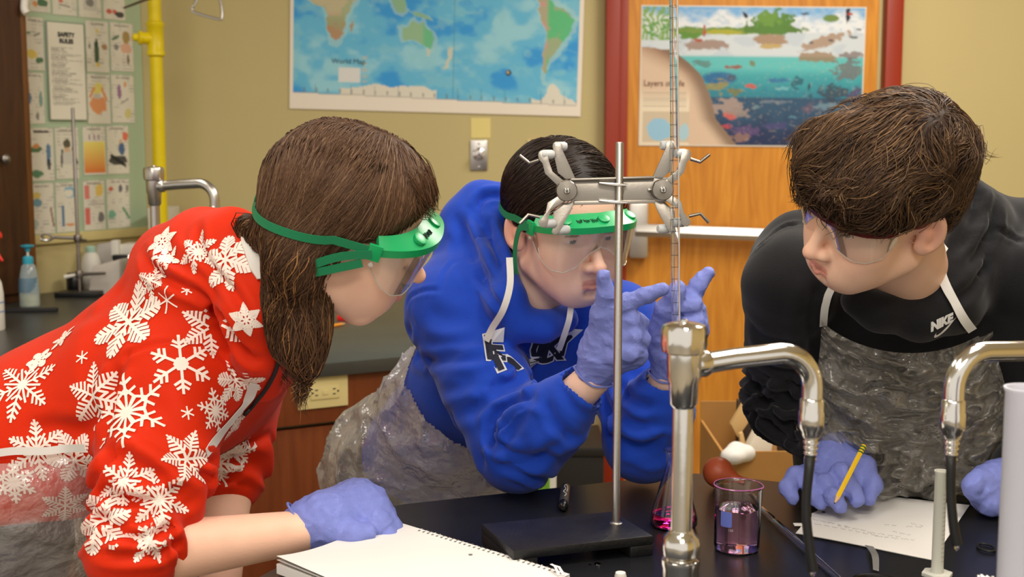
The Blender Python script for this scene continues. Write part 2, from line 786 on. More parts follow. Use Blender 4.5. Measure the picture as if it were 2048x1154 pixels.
# ------------------------------------------------------------------ flat prints: coloured grid on a plane
def paint(name, o, xa, ya, w, h, nx, ny, fn, parent=None, m=None, th=0.0006, **kw):
    """Flat printed sheet: grid of vertices coloured by fn(u, v) (u right, v down, 0..1)."""
    xa, ya = norm(xa), norm(ya)
    u, v = np.meshgrid(np.linspace(0, 1, nx), np.linspace(0, 1, ny), indexing='ij')
    V = np.asarray(o, float) + u[..., None] * xa * w - v[..., None] * ya * h
    c = fn(u, v).reshape(-1, 3)
    i = np.arange(nx * ny).reshape(nx, ny)
    Q = np.stack([i[:-1, :-1], i[:-1, 1:], i[1:, 1:], i[1:, :-1]], -1).reshape(-1, 4)
    nb = len(V.reshape(-1, 3))
    nn = np.cross(xa, ya)
    cor = [V[0, 0], V[-1, 0], V[-1, -1], V[0, -1]]
    ring = np.array(cor + [p - nn * th for p in cor])
    q2 = np.array([[4, 5, 6, 7], [0, 1, 5, 4], [1, 2, 6, 5], [2, 3, 7, 6], [3, 0, 4, 7]]) + nb
    VV = np.concatenate([V.reshape(-1, 3), ring])
    cc = np.concatenate([c, np.full((8, 3), 0.75)])
    return mk(name, (VV, np.concatenate([Q, q2])), m or M_PRINT, parent, smooth=False, col=cc, **kw)


def inpoly(u, v, poly):
    r = np.zeros(u.shape, bool)
    n = len(poly)
    for i in range(n):
        x0, y0 = poly[i]
        x1, y1 = poly[(i + 1) % n]
        c = ((y0 > v) != (y1 > v)) & (u < (x1 - x0) * (v - y0) / (y1 - y0 + 1e-12) + x0)
        r ^= c
    return r


def mixc(c, col, a):
    return c + (np.array(col) - c) * np.asarray(a)[..., None]
# ================================================================== the setting
YB = 4.75
TOPZ = 0.9
cor = RY(285, 300, YB)
XC = cor[0]
mk('floor', box2((-5, -3, -0.1), (5, YB + 0.2, 0.0)), M_FLOOR, smooth=False, kind='structure')
mk('ceiling', box2((-5, -1.6, CEIL), (5, YB + 0.2, CEIL + 0.1)), M_CEIL, smooth=False, kind='structure')
mk('wall_back', box2((XC - 0.1, YB, 0), (4.2, YB + 0.15, CEIL)), M_WALL, smooth=False, kind='structure')
mk('wall_right', box2((3.0, -1.6, 0), (3.15, YB, CEIL)), mat('painted_wall_side', S(205, 181, 122), 0.75), smooth=False, kind='structure')
LDIR = norm((-0.54, -0.84, 0))           # the wall left of the corner runs towards the camera
LN = norm((0.84, -0.54, 0))
c0 = np.array([XC, YB, 0])
mk('wall_left', prism([c0, c0 + LDIR * 3.4, c0 + LDIR * 3.4 + np.array([0, 0, CEIL]), c0 + np.array([0, 0, CEIL])], -LN * 0.12), M_WALL, smooth=False, kind='structure')

# ---- door with red frame
dx0, dx1 = RY(1209, 200, YB)[0], RY(1796, 100, YB)[0]
jw = 0.080
door = mk('door_1', box2((dx0 + jw, YB - 0.03, 0.01), (dx1 - jw, YB + 0.01, 2.12), 0.003), M_DOOR, kind='structure', smooth=False)
for lo, hi in (((dx0, YB - 0.06, 0), (dx0 + jw - 0.03, YB + 0.01, 2.2)), ((dx1 - jw + 0.02, YB - 0.06, 0), (dx1, YB + 0.01, 2.2)), ((dx0, YB - 0.06, 2.12), (dx1, YB + 0.01, 2.2))):
    mk('frame_jamb', box2(lo, hi, 0.004), M_RED, door)
mk('frame_stop', box2((dx0 + jw - 0.03, YB - 0.045, 0), (dx0 + jw, YB - 0.025, 2.12), 0.002), M_RED, door)
bz = RY(1400, 458, YB)[2]
b0 = RY(1265, 458, YB)[0]
bar = mk('push_bar', prism([(b0, YB - 0.10, bz - 0.02), (b0, YB - 0.115, bz), (b0, YB - 0.10, bz + 0.026), (b0, YB - 0.07, bz + 0.026), (b0, YB - 0.07, bz - 0.02)], (0.78, 0, -0.03), 0.004), M_ALU, door, label='satin aluminium push bar')
mk('latch_case', box2((RY(1258, 0, YB)[0], YB - 0.10, RY(0, 512, YB)[2]), (RY(1297, 0, YB)[0], YB - 0.03, RY(0, 402, YB)[2]), 0.012), M_ALU, door)

# ---- baseboard
mk('baseboard_back', box2((XC, YB - 0.015, 0), (dx0, YB, 0.1), 0.003), mat('black_cove_base', S(30, 28, 26), 0.5), kind='structure')

# ---- wall key switch, note, switch plate
k0, k1 = RY(941, 341, YB), RY(975, 280, YB)
ks = thing('key_switch_plate', 'brushed metal key switch plate on the beige wall under a yellow note', 'switch plate', (k0[0], YB, k0[2]))
mk('plate', box2((k0[0], YB - 0.008, k0[2]), (k1[0], YB, k1[2]), 0.003), M_STEEL, ks)
kc = RY(958, 308, YB)
mk('lock_cylinder', lathe([(0, 0.035), (0.012, 0.034), (0.014, 0.03), (0.014, 0.008), (0.022, 0.006), (0.024, 0.0)], kc + np.array([0, -0.008, 0]), (0, -1, 0), 20), M_CHROME, ks)
mk('keyhole', box(kc + np.array([0, -0.0435, 0]), 0.002, 0.001, 0.006), M_INK, ks)
for yy in (287, 334):
    mk('screw', lathe([(0, 0.003), (0.004, 0.0025), (0.005, 0)], RY(958, yy, YB) + np.array([0, -0.008, 0]), (0, -1, 0), 10), M_STEEL, ks)
n0, n1 = RY(942, 276, YB), RY(981, 236, YB)
mk('sticky_note', box2((n0[0], YB - 0.002, n0[2]), (n1[0], YB, n1[2])), mat('pale_yellow_note', S(232, 216, 138), 0.7), smooth=False, label='pale yellow sticky note above the metal key switch', cat='note')
s0, s1 = RY(1054, 340, YB), RY(1100, 279, YB)
sp = thing('light_switch', 'beige light switch plate on the wall, half hidden behind the dark-haired student', 'light switch', (s0[0], YB, s0[2]))
mk('plate', box2((s0[0], YB - 0.007, s0[2]), (s1[0], YB, s1[2]), 0.003), M_BEIGEPL, sp)
for k in (0.3, 0.7):
    xx = s0[0] + (s1[0] - s0[0]) * k
    zc = (s0[2] + s1[2]) / 2
    mk('toggle', box((xx, YB - 0.011, zc), 0.004, 0.006, 0.009, None, 0.002), M_BEIGEPL, sp)

# ---- world map
mo = RY(579, 217, YB - 0.006)
me_ = RY(1161, 233, YB - 0.006)
mxa = norm(me_ - mo)
mya = np.cross(mxa, (0, -1, 0)) * -1
mya = norm(np.cross(np.array([0, -1.0, 0]), mxa))
mw = np.linalg.norm(me_ - mo)
PXM = mw / 582.5
mh = 385 * PXM


def map_col(u, v):
    X = 560 + (u * 582.5 + 19)          # reference picture columns
    Y = -168 + v * 385 + 0.0
    zx = (X - 560) * 3.103
    zy = Y * 3.103
    pos = np.stack([zx / 230, zy / 160, zx * 0], -1)
    n = fbm(pos, 3, 4)
    n2 = fbm(pos * 2.7 + 9, 5, 3)
    c = np.zeros(u.shape + (3,)) + np.array(S(100, 188, 226))
    c = mixc(c, S(50, 156, 226), sstep(0.15, 0.75, n))
    c = mixc(c, S(156, 214, 228), sstep(-0.1, -0.7, n) * 0.9)
    c = mixc(c, S(140, 205, 218), sstep(0.2, 0.7, n2) * 0.45)
    polys = [
        ([(130, -300), (150, -60), (165, 5), (210, 35), (262, 45), (285, 100), (285, 180), (310, 235), (335, 250), (370, 225), (395, 170), (410, 100), (440, 40), (500, -80), (520, -300)], 'af'),
        ([(430, 190), (428, 150), (448, 125), (452, 160), (440, 195)], 'br'),
        ([(745, 165), (790, 150), (830, 115), (850, 130), (875, 115), (890, 150), (930, 190), (945, 230), (925, 290), (900, 280), (880, 255), (830, 235), (770, 245), (755, 215)], 'au'),
        ([(900, 292), (925, 295), (918, 330), (905, 325)], 'pa'),
        ([(1030, 285), (1065, 280), (1058, 330), (1040, 380), (1015, 410), (1005, 390), (1030, 340)], 'pa'),
        ([(640, -300), (670, -60), (690, 10), (720, 60), (760, 70), (782, 30), (760, -20), (830, -120), (900, -300)], 'gr'),
        ([(790, 60), (830, 75), (900, 78), (930, 110), (880, 100), (830, 92)], 'gr'),
        ([(1560, -300), (1590, -60), (1590, 30), (1600, 90), (1640, 150), (1640, 220), (1625, 300), (1612, 390), (1635, 425), (1650, 415), (1645, 370), (1665, 325), (1700, 290), (1740, 230), (1790, 150), (1808, 80), (1740, 20), (1680, 0), (1640, -60), (1620, -300)], 'sa'),
    ]
    for pl, kd in polys:
        a = np.array(pl, float)
        wx = zx + 10 * noise3(np.stack([zx / 30, zy / 30, zx * 0], -1), 4)
        wy = zy + 10 * noise3(np.stack([zx / 30, zy / 30, zx * 0 + 7], -1), 4)
        # shelf water round the coast, then the land itself
        ctr = a.mean(0)
        big = ctr + (a - ctr) * 1.22
        c = mixc(c, S(176, 214, 210), inpoly(wx, wy, big.tolist()) * 0.55)
        land = inpoly(wx, wy, pl)
        if kd == 'af':
            lc = mixc(np.zeros(c.shape) + np.array(S(196, 186, 150)), S(176, 130, 92), sstep(60, 150, zy) * 0.8)
            lc = mixc(lc, S(150, 176, 130), sstep(0, 0.5, n2) * 0.6)
        elif kd in ('au',):
            lc = mixc(np.zeros(c.shape) + np.array(S(150, 190, 150)), S(92, 192, 140), sstep(860, 900, zx) * 0.8)
        elif kd == 'sa':
            lc = mixc(np.zeros(c.shape) + np.array(S(92, 192, 130)), S(178, 170, 140), sstep(1660, 1630, zx) + sstep(0.1, 0.6, n2) * 0.7)
        elif kd == 'br':
            lc = np.zeros(c.shape) + np.array(S(170, 150, 120))
        elif kd == 'gr':
            lc = np.zeros(c.shape) + np.array(S(140, 186, 150))
        else:
            lc = np.zeros(c.shape) + np.array(S(204, 208, 190))
        c = np.where(land[..., None], lc, c)
    ice = ((zy + 14 * n2 > 545 - 30 * np.exp(-((zx - 660) / 320) ** 2)) & (zx > 370) & (zx < 970)) | ((zy + 20 * n2 > 575 - 100 * np.exp(-((zx - 1690) / 55) ** 2)) & (zx > 1560))
    c = np.where(ice[..., None], np.array(S(226, 222, 206)), c)
    leg = (zx > 362) & (zx < 492) & (zy > 412) & (zy < 502)
    c = np.where(leg[..., None], np.array(S(224, 226, 222)), c)
    lg2 = (zx > 505) & (zx < 535) & (zy > 335) & (zy < 500) & (np.sin(zy / 6) > 0)
    c = mixc(c, S(200, 190, 170), lg2 * 0.6)
    comp = ((zx - 1412) ** 2 + (zy - 418) ** 2) < 18 ** 2
    c = np.where(comp[..., None], np.array(S(50, 60, 70)), c)
    comp = ((zx - 1408) ** 2 + (zy - 414) ** 2) < 9 ** 2
    c = np.where(comp[..., None], np.array(S(200, 180, 140)), c)
    gridl = (np.abs(((zx - 145) % 73.5) - 36) > 35.6) & (zy > 520) | (np.abs(zx - 1070) < 2.5)
    c = mixc(c, S(70, 110, 130), gridl * 0.4)
    base = 572 + (zx - 80) * 0.021
    tk = (zy > base - 34) & (zy < base - 8) & (np.abs(((zx - 145) % 73.5) - 5) < 5.5)
    c = mixc(c, S(110, 110, 105), tk * 0.55)
    rim = np.abs(zy - base) < 4
    c = mixc(c, S(150, 140, 140), rim * 0.6)
    marg = (zy > base + 2) | (zx < 82) | (zx > 1838)
    c = np.where(marg[..., None], np.array(S(240, 230, 214)), c)
    return c


wm = thing('world_map', 'large blue world map poster with white margins on the beige wall', 'map', mo)
paint('sheet', mo + mya * mh, mxa, mya, mw, mh, 310, 200, map_col, wm)
mk('lettering', text_vf('World Map', 0.026, mo + mxa * (117 * PXM) + mya * (96 * PXM) + np.array([0, -0.002, 0]), mxa, mya), mat('map_ink', S(60, 100, 120), 0.7), wm, smooth=False)


# ---- reef poster on the door
YP = YB - 0.034
po = RY(1277, 291, YP)
pe = RY(1722, 295, YP)
pxa = norm(pe - po)
pya = norm(np.cross(np.array([0, -1.0, 0]), pxa))
pw = np.linalg.norm(pe - po)
ph = np.linalg.norm(RY(1282, 10, YP) - po)


def reef_col(u, v):
    x = 310 + u * 1380
    y = 25 + v * 885
    q = np.stack([x / 90, y / 60, x * 0], -1)
    n = fbm(q, 21, 4)
    n2 = fbm(q * 3.1, 22, 3)
    c = np.zeros(u.shape + (3,)) + np.array(S(120, 176, 224))
    c = mixc(c, S(226, 232, 236), sstep(45, 120, y + 40 * n))
    c = mixc(c, S(172, 196, 216), sstep(0.1, 0.6, n2) * (y < 200) * 0.5)
    c = mixc(c, S(206, 216, 222), (y > 190) * 1.0)
    c = mixc(c, S(188, 202, 214), sstep(0.1, 0.5, n) * (y > 190) * 0.7)
    c = mixc(c, S(96, 190, 190), sstep(330, 350, y))
    c = mixc(c, S(64, 164, 172), sstep(400, 470, y))
    c = mixc(c, S(44, 130, 150), sstep(450, 590, y + 20 * n))
    c = mixc(c, S(46, 82, 112), sstep(590, 606, y))
    c = mixc(c, S(28, 40, 82), sstep(640, 880, y + 40 * n) * 0.9)
    c = mixc(c, S(26, 84, 150), sstep(0.0, 0.4, 1 - np.hypot((x - 800) / 130, (y - 480) / 50)) * 0.8)

    def blob(cx, cy, rx, ry, col, a=1.0, wob=0.35, sl=0.0):
        nonlocal c
        dx = x - cx
        dy = y - cy - sl * dx
        d = np.hypot(dx / rx, dy / ry) + wob * n2 * 0.6
        c = mixc(c, col, (1 - sstep(0.85, 1.1, d)) * a)
    # shoreline
    blob(620, 195, 90, 40, S(92, 140, 50))
    blob(900, 180, 360, 22, S(116, 146, 60))
    blob(820, 190, 120, 16, S(170, 170, 50))
    blob(1110, 170, 190, 32, S(84, 124, 48))
    blob(1110, 130, 118, 80, S(84, 130, 52), 1, 0.7)
    blob(1090, 105, 80, 48, S(112, 156, 62), 0.7, 0.8)
    blob(1110, 238, 105, 36, S(166, 140, 116))
    blob(1115, 275, 80, 16, S(190, 166, 110))
    blob(1430, 245, 150, 34, S(168, 140, 116), 0.9, 0.5, -0.35)
    blob(1400, 340, 130, 30, S(150, 116, 72), 0.8, 0.5)
    blob(1620, 330, 70, 24, S(120, 104, 100), 0.8, 0.6)
    blob(700, 270, 150, 34, S(160, 140, 130), 1, 0.5)
    blob(1475, 98, 50, 24, S(110, 140, 70), 1, 0.1)
    blob(940, 72, 22, 14, S(44, 44, 54), 1, 0.9, 0.8)
    blob(1578, 80, 14, 40, S(38, 34, 44), 1, 0.8)
    blob(1590, 70, 18, 9, S(180, 60, 50))
    blob(700, 190, 10, 50, S(176, 92, 70), 1, 0.6)
    blob(670, 240, 30, 12, S(170, 90, 70), 1, 0.6)
    for bx, by in ((1350, 250), (1480, 235), (1620, 215), (1640, 165), (1320, 70)):
        blob(bx, by, 22, 7, S(60, 60, 70), 0.8, 0.9)
    # marsh grass at the upper left
    g = (x < 505 + 15 * n) & (y < 245)
    c = mixc(c, S(124, 166, 66), g * (0.55 + 0.45 * np.sin(x / 6 + 5 * n)))
    c = mixc(c, S(84, 150, 40), (g & (y > 110)) * sstep(0, 0.5, n2) * 0.8)
    # sea life
    for bx, by, rx, ry, co in ((880, 408, 55, 14, S(150, 70, 44)), (1005, 382, 22, 20, S(120, 120, 76)), (700, 390, 60, 20, S(90, 130, 126)), (990, 530, 34, 14, S(206, 84, 66)),
                               (870, 475, 30, 20, S(70, 90, 110)), (800, 530, 60, 40, S(150, 140, 76)), (890, 560, 40, 22, S(120, 120, 66)), (1180, 490, 70, 14, S(50, 110, 160)),
                               (1280, 500, 36, 34, S(36, 90, 110)), (1355, 530, 9, 26, S(30, 60, 80)), (1190, 540, 40, 12, S(110, 180, 190)), (1145, 625, 80, 10, S(110, 124, 140)),
                               (1590, 420, 90, 60, S(110, 110, 112)), (1500, 570, 110, 46, S(52, 66, 84)), (1640, 580, 40, 40, S(84, 70, 110)), (1350, 660, 60, 30, S(96, 86, 110)),
                               (1480, 650, 90, 18, S(110, 140, 156)), (860, 660, 110, 40, S(170, 150, 140)), (870, 715, 40, 20, S(206, 100, 90)), (930, 690, 60, 30, S(150, 136, 130)),
                               (855, 785, 34, 14, S(190, 66, 70)), (960, 820, 90, 46, S(92, 72, 120)), (1150, 775, 70, 20, S(70, 70, 120)), (930, 850, 60, 26, S(140, 110, 100)), (1030, 660, 30, 10, S(110, 140, 150)), (1260, 720, 26, 10, S(80, 130, 150))):
        blob(bx, by, rx, ry, co, 0.85, 0.9)
    dots = (noise3(np.stack([x / 13, y / 9, x * 0], -1), 31) > 0.68) & (y > 370)
    c = mixc(c, S(196, 176, 150), dots * 0.22)
    # sandy slope
    sl = [(300, 290), (500, 300), (600, 375), (680, 450), (735, 570), (790, 740), (930, 915), (290, 915)]
    ins = inpoly(x + 10 * n, y + 8 * n, sl)
    sc = mixc(np.zeros(c.shape) + np.array(S(150, 112, 84)), S(216, 190, 164), sstep(300, 480, y + (500 - x) * 0.5))
    sc = mixc(sc, S(232, 218, 192), sstep(520, 660, y) * (x < 620))
    edge = (x - np.interp(y, [300, 375, 450, 570, 740, 915], [500, 600, 680, 735, 790, 930]))
    sc = mixc(sc, S(128, 104, 84), sstep(-130, -20, edge) * 0.9)
    c = np.where(ins[..., None], sc, c)
    lines = ins & (x > 330) & (x < 600) & (y > 570) & (y < 665) & (np.sin(y / 2.6) > 0.2)
    c = mixc(c, S(150, 136, 116), lines * 0.4)
    inset = (x > 330) & (x < 620) & (y > 690) & (y < 890)
    c = np.where(inset[..., None], np.array(S(206, 190, 164)), c)
    bay = inset & (np.hypot((x - 430) / 90, (y - 790) / 80) + 0.3 * n < 1)
    c = np.where(bay[..., None], np.array(S(150, 196, 222)), c)
    bay = inset & (np.hypot((x - 590) / 30, (y - 820) / 60) + 0.3 * n < 1)
    c = np.where(bay[..., None], np.array(S(170, 204, 216)), c)
    m = (u < 0.006) | (u > 0.994) | (v < 0.008) | (v > 0.992)
    return np.where(m[..., None], np.array(S(226, 218, 200)), c)


rp = thing('marine_life_poster', 'illustrated shoreline and underwater life poster on the orange wooden door', 'poster', po)
paint('sheet', po + pya * ph, pxa, pya, pw, ph, 280, 182, reef_col, rp)
PS = pw / 1380
mk('title_lettering', text_vf('Layers of Life', 52 * PS, po + pxa * (150 * PS) + pya * ((910 - 528) * PS) + np.array([0, -0.002, 0]), pxa, pya, sx=0.9), mat('poster_brown_ink', S(120, 84, 62), 0.7), rp, smooth=False)

# ---- safety board on the left wall
WP = c0 + LN * 0.004


def WL(px, py):
    return RPL(px, py, WP, LN)


def wl_rect(x0, y0, x1, y1):
    """left, right, bottom, top in (distance along the wall from the corner, height)."""
    ym = (y0 + y1) / 2
    xm = (x0 + x1) / 2
    s0 = np.dot(WL(x0, ym) - c0, -LDIR)
    s1 = np.dot(WL(x1, ym) - c0, -LDIR)
    return s0, s1, WL(xm, y1)[2], WL(xm, y0)[2]


WX = -LDIR


def wpt(s, z, off=0.0):
    return c0 + WX * s + np.array([0, 0, z]) + LN * off


bs0, bs1, bz0, bz1 = wl_rect(40, -60, 284, 470)
brd = thing('safety_board', 'pale green pin board covered with safety sheets, beside the dark cabinet', 'pin board', wpt(bs0, bz0))
mk('panel', prism([wpt(bs0, bz0), wpt(bs1, bz0), wpt(bs1, bz1), wpt(bs0, bz1)], LN * 0.012, 0.002), mat('pale_green_board', S(178, 200, 168), 0.7), brd)
mk('bottom_rail', prism([wpt(bs0, bz0 - 0.02), wpt(bs1, bz0 - 0.02), wpt(bs1, bz0 + 0.012), wpt(bs0, bz0 + 0.012)], LN * 0.02, 0.003), M_BEIGEPL, brd)


def art(shapes, seed, txt=True):
    def fn(u, v):
        c = np.zeros(u.shape + (3,)) + np.array(S(226, 222, 206))
        q = np.stack([u * 9, v * 14, u * 0 + seed], -1)
        n = noise3(q, seed)
        if txt:
            t = (v > 0.05) & (v < 0.09) & (np.abs(u - 0.5) < 0.32) & (noise3(np.stack([u * 40, v * 6, u * 0], -1), seed) > -0.4)
            c = mixc(c, S(130, 125, 118), t * 0.7)
            sm = (np.sin(v * 95) > 0.45) & (noise3(np.stack([u * 7, v * 9, u * 0 + 3], -1), seed + 5) > 0.25)
            c = mixc(c, S(150, 150, 146), sm * 0.55)
        for s in shapes:
            k = s[0]
            col = s[-1]
            if k == 'e':
                m = np.hypot((u - s[1]) / s[3], (v - s[2]) / s[4]) + 0.2 * n < 1
            elif k == 'r':
                m = (u > s[1]) & (u < s[3]) & (v > s[2]) & (v < s[4])
            elif k == 'g':
                m = (u > s[1]) & (u < s[3]) & (v > s[2]) & (v < s[4])
                t = np.clip((v - s[2]) / (s[4] - s[2]), 0, 1)
                g = mixc(np.zeros(c.shape) + np.array(s[5]), s[6], t)
                c = np.where(m[..., None], g, c)
                continue
            else:
                p0, p1 = np.array(s[1:3]), np.array(s[3:5])
                d = p1 - p0
                t = np.clip(((u - p0[0]) * d[0] + (v - p0[1]) * d[1]) / (d @ d), 0, 1)
                m = np.hypot(u - p0[0] - t * d[0], (v - p0[1] - t * d[1]) * 1.5) < s[5]
            c = mixc(c, col, m * 0.92)
        e = (u < 0.02) | (u > 0.98) | (v < 0.013) | (v > 0.987)
        return mixc(c, S(186, 190, 172), e * 1.0)
    return fn


BK, BL, GN, OR, RD, YL, GY, SK, PU = S(36, 36, 38), S(70, 120, 160), S(50, 110, 66), S(222, 146, 84), S(206, 84, 66), S(226, 200, 84), S(130, 128, 124), S(214, 180, 140), S(150, 104, 150)
sheets = [
    ((44, -40, 96, 24), [('e', .7, .7, .2, .12, GN), ('e', .4, .75, .1, .1, OR)], 'safety sheet with green figures at the top left corner of the board'),
    ((100, -40, 149, 31), [('e', .35, .6, .1, .05, RD), ('l', .3, .7, .7, .75, .03, GY)], 'mostly text safety sheet in the cut-off top row of the board'),
    ((152, -40, 198, 36), [('r', .2, .3, .8, .8, S(205, 203, 192)), ('e', .5, .6, .15, .1, GY)], 'grey sketch safety sheet in the cut-off top row, right of centre'),
    ((202, -40, 246, 40), [('e', .25, .8, .12, .06, RD), ('e', .5, .8, .1, .06, RD), ('e', .75, .86, .2, .07, BK)], 'safety sheet with red dots and a black shape, end of top row'),
    ((46, 34, 84, 141), [('e', .35, .7, .28, .09, YL), ('e', .7, .8, .2, .06, GN), ('e', .2, .3, .1, .03, GN), ('l', .5, .35, .8, .3, .03, GY)], 'safety sheet with a yellow bench picture beside the brown post'),
    ((168, 42, 214, 145), [('e', .45, .6, .12, .2, S(30, 76, 44)), ('r', .42, .36, .5, .5, S(30, 60, 40)), ('e', .8, .5, .14, .06, S(170, 130, 90)), ('e', .5, .2, .06, .04, YL), ('e', .5, .85, .1, .04, YL), ('e', .15, .5, .06, .06, GY)], 'safety sheet showing a tall dark green bottle'),
    ((217, 46, 263, 143), [('e', .68, .3, .16, .13, S(170, 140, 70)), ('e', .68, .52, .24, .1, S(224, 176, 150)), ('l', .12, .35, .36, .28, .04, GN), ('e', .75, .75, .05, .1, S(110, 76, 60)), ('e', .25, .5, .1, .06, GY)], 'safety sheet showing a long haired person in goggles'),
    ((47, 145, 85, 248), [('e', .2, .5, .1, .12, BL), ('e', .8, .5, .1, .14, S(120, 160, 150)), ('l', .2, .2, .2, .4, .02, GY), ('e', .6, .85, .1, .08, GY)], 'safety sheet with small blue figures beside the brown post'),
    ((170, 148, 217, 248), [('e', .48, .3, .22, .12, S(228, 214, 110)), ('e', .48, .62, .34, .18, S(228, 150, 90)), ('l', .15, .45, .3, .3, .05, OR), ('l', .82, .5, .65, .3, .05, OR), ('e', .45, .45, .13, .06, S(200, 196, 186))], 'safety sheet with a blond figure in an orange top'),
    ((219, 150, 265, 246), [('e', .35, .35, .09, .14, PU), ('e', .6, .2, .06, .06, OR), ('e', .7, .8, .14, .1, S(214, 206, 130)), ('l', .4, .6, .7, .5, .02, GY)], 'safety sheet with a purple test tube picture'),
    ((54, 255, 104, 362), [('e', .3, .4, .24, .08, GN), ('e', .3, .35, .14, .05, OR), ('e', .78, .48, .1, .18, BL), ('e', .78, .7, .08, .1, S(40, 50, 70)), ('e', .3, .86, .24, .07, S(70, 130, 90)), ('r', .2, .06, .8, .1, BK)], 'safety sheet with a standing blue figure and green goggles'),
    ((107, 254, 154, 358), [('e', .5, .32, .18, .09, S(70, 64, 40)), ('r', .3, .42, .7, .72, S(206, 204, 196)), ('l', .28, .45, .24, .75, .04, S(60, 60, 66)), ('l', .74, .42, .92, .7, .04, S(70, 74, 90)), ('e', .5, .44, .12, .05, SK)], 'safety sheet showing a grey bottle with a dark cap'),
    ((162, 252, 208, 350), [('g', .05, .32, .95, .95, S(240, 226, 120), S(224, 122, 60)), ('l', .3, .18, .3, .28, .02, PU), ('l', .5, .18, .5, .28, .02, PU), ('l', .7, .18, .7, .28, .02, PU)], 'safety sheet filled with a yellow to orange flame gradient'),
    ((210, 251, 254, 348), [('e', .85, .22, .13, .09, S(226, 110, 70)), ('e', .66, .48, .14, .14, S(50, 92, 140)), ('e', .5, .72, .4, .1, S(36, 40, 44)), ('e', .62, .33, .08, .05, SK), ('l', .2, .62, .8, .82, .06, BK)], 'safety sheet with a blue figure fallen on a black shape'),
    ((56, 366, 105, 468), [('e', .3, .25, .14, .08, S(216, 190, 90)), ('e', .3, .38, .18, .08, S(100, 150, 170)), ('l', .85, .5, .95, .85, .04, S(150, 110, 90)), ('e', .2, .8, .12, .1, S(170, 190, 180))], 'safety sheet with a yellow capped chemist at the bottom row left end'),
    ((108, 364, 154, 464), [('e', .65, .2, .28, .12, S(130, 180, 204)), ('e', .6, .22, .2, .08, S(236, 230, 210)), ('l', .85, .2, .85, .4, .04, S(180, 90, 70)), ('l', .3, .5, .3, .85, .06, BL), ('e', .6, .85, .2, .03, OR)], 'safety sheet with a round blue eyewash fountain picture'),
    ((163, 360, 206, 460), [('r', .08, .1, .3, .38, S(220, 120, 110)), ('r', .08, .55, .3, .88, S(220, 96, 90)), ('e', .76, .2, .18, .13, S(230, 196, 90)), ('e', .5, .45, .13, .07, S(200, 190, 180)), ('e', .8, .75, .14, .1, S(110, 106, 110))], 'safety sheet with two red bottles and a yellow sun'),
    ((210, 357, 256, 456), [('e', .2, .2, .1, .05, RD), ('e', .6, .2, .08, .08, S(90, 90, 110)), ('e', .2, .72, .16, .08, S(110, 180, 150)), ('l', .7, .6, .95, .8, .05, S(90, 150, 100)), ('e', .9, .2, .06, .08, S(120, 120, 120))], 'safety sheet with small green and red figures at the bottom right of the board'),
]
for i, (rc, sh, lab) in enumerate(sheets):
    a0, a1, zb, zt = wl_rect(*rc)
    paint('safety_sheet', wpt(a0, zt, 0.014), WX, (0, 0, 1), a1 - a0, zt - zb, 36, 56, art(sh, 40 + i), th=0.001, label=lab, cat='poster', group='safety sheets on the pin board')
a0, a1, zb, zt = wl_rect(89, 45, 165, 241)


def rules(u, v):
    c = np.zeros(u.shape + (3,)) + np.array(S(234, 230, 214))
    row = np.floor(v * 62)
    ln = (v > 0.26) & (v < 0.84) & (np.sin(v * 62 * 2 * np.pi) > -0.1) & (u > 0.1) & (u < 0.4 + 0.5 * _h(row.astype(np.uint32), row.astype(np.uint32), row.astype(np.uint32), 3)) & (noise3(np.stack([u * 60, v * 62, u * 0], -1), 8) > -0.5)
    c = mixc(c, S(120, 118, 112), ln * 0.75)
    e = (u < 0.03) | (u > 0.97) | (v < 0.012) | (v > 0.988)
    return mixc(c, S(96, 120, 96), e * 0.9)


rs_ = thing('safety_rules_sheet', 'tall SAFETY RULES text sheet with dark border on the pin board', 'poster', wpt(a0, zb, 0.02))
paint('sheet', wpt(a0, zt, 0.022), WX, (0, 0, 1), a1 - a0, zt - zb, 60, 150, rules, rs_, th=0.004)
am = (a0 + a1) / 2
for t, zz in (('SAFETY', 0.13), ('RULES', 0.195)):
    mk('lettering', text_vf(t, 0.0205, wpt(am, zt - (zt - zb) * zz, 0.0235), WX, (0, 0, 1), bold=0.0009), M_INK, rs_, smooth=False)

# ---- tall dark cabinet at the left edge
t_ = 0.02
while True:                                       # front corner of the cabinet stands where the board ends
    cc_ = c0 + LDIR * t_ + LN * 0.16
    if 1024 + F * cc_[0] / cc_[1] < 70:
        break
    t_ += 0.005
ZB, ZT = TOPZ + 0.001, 2.4


def cabp(name, s0, s1, o0, o1, z0, z1, m, par):
    p_ = [cc_ + LDIR * s0 + LN * o0, cc_ + LDIR * s1 + LN * o0, cc_ + LDIR * s1 + LN * o1, cc_ + LDIR * s0 + LN * o1]
    return mk(name, prism([(p[0], p[1], z0) for p in p_], (0, 0, z1 - z0), 0.002), m, par)


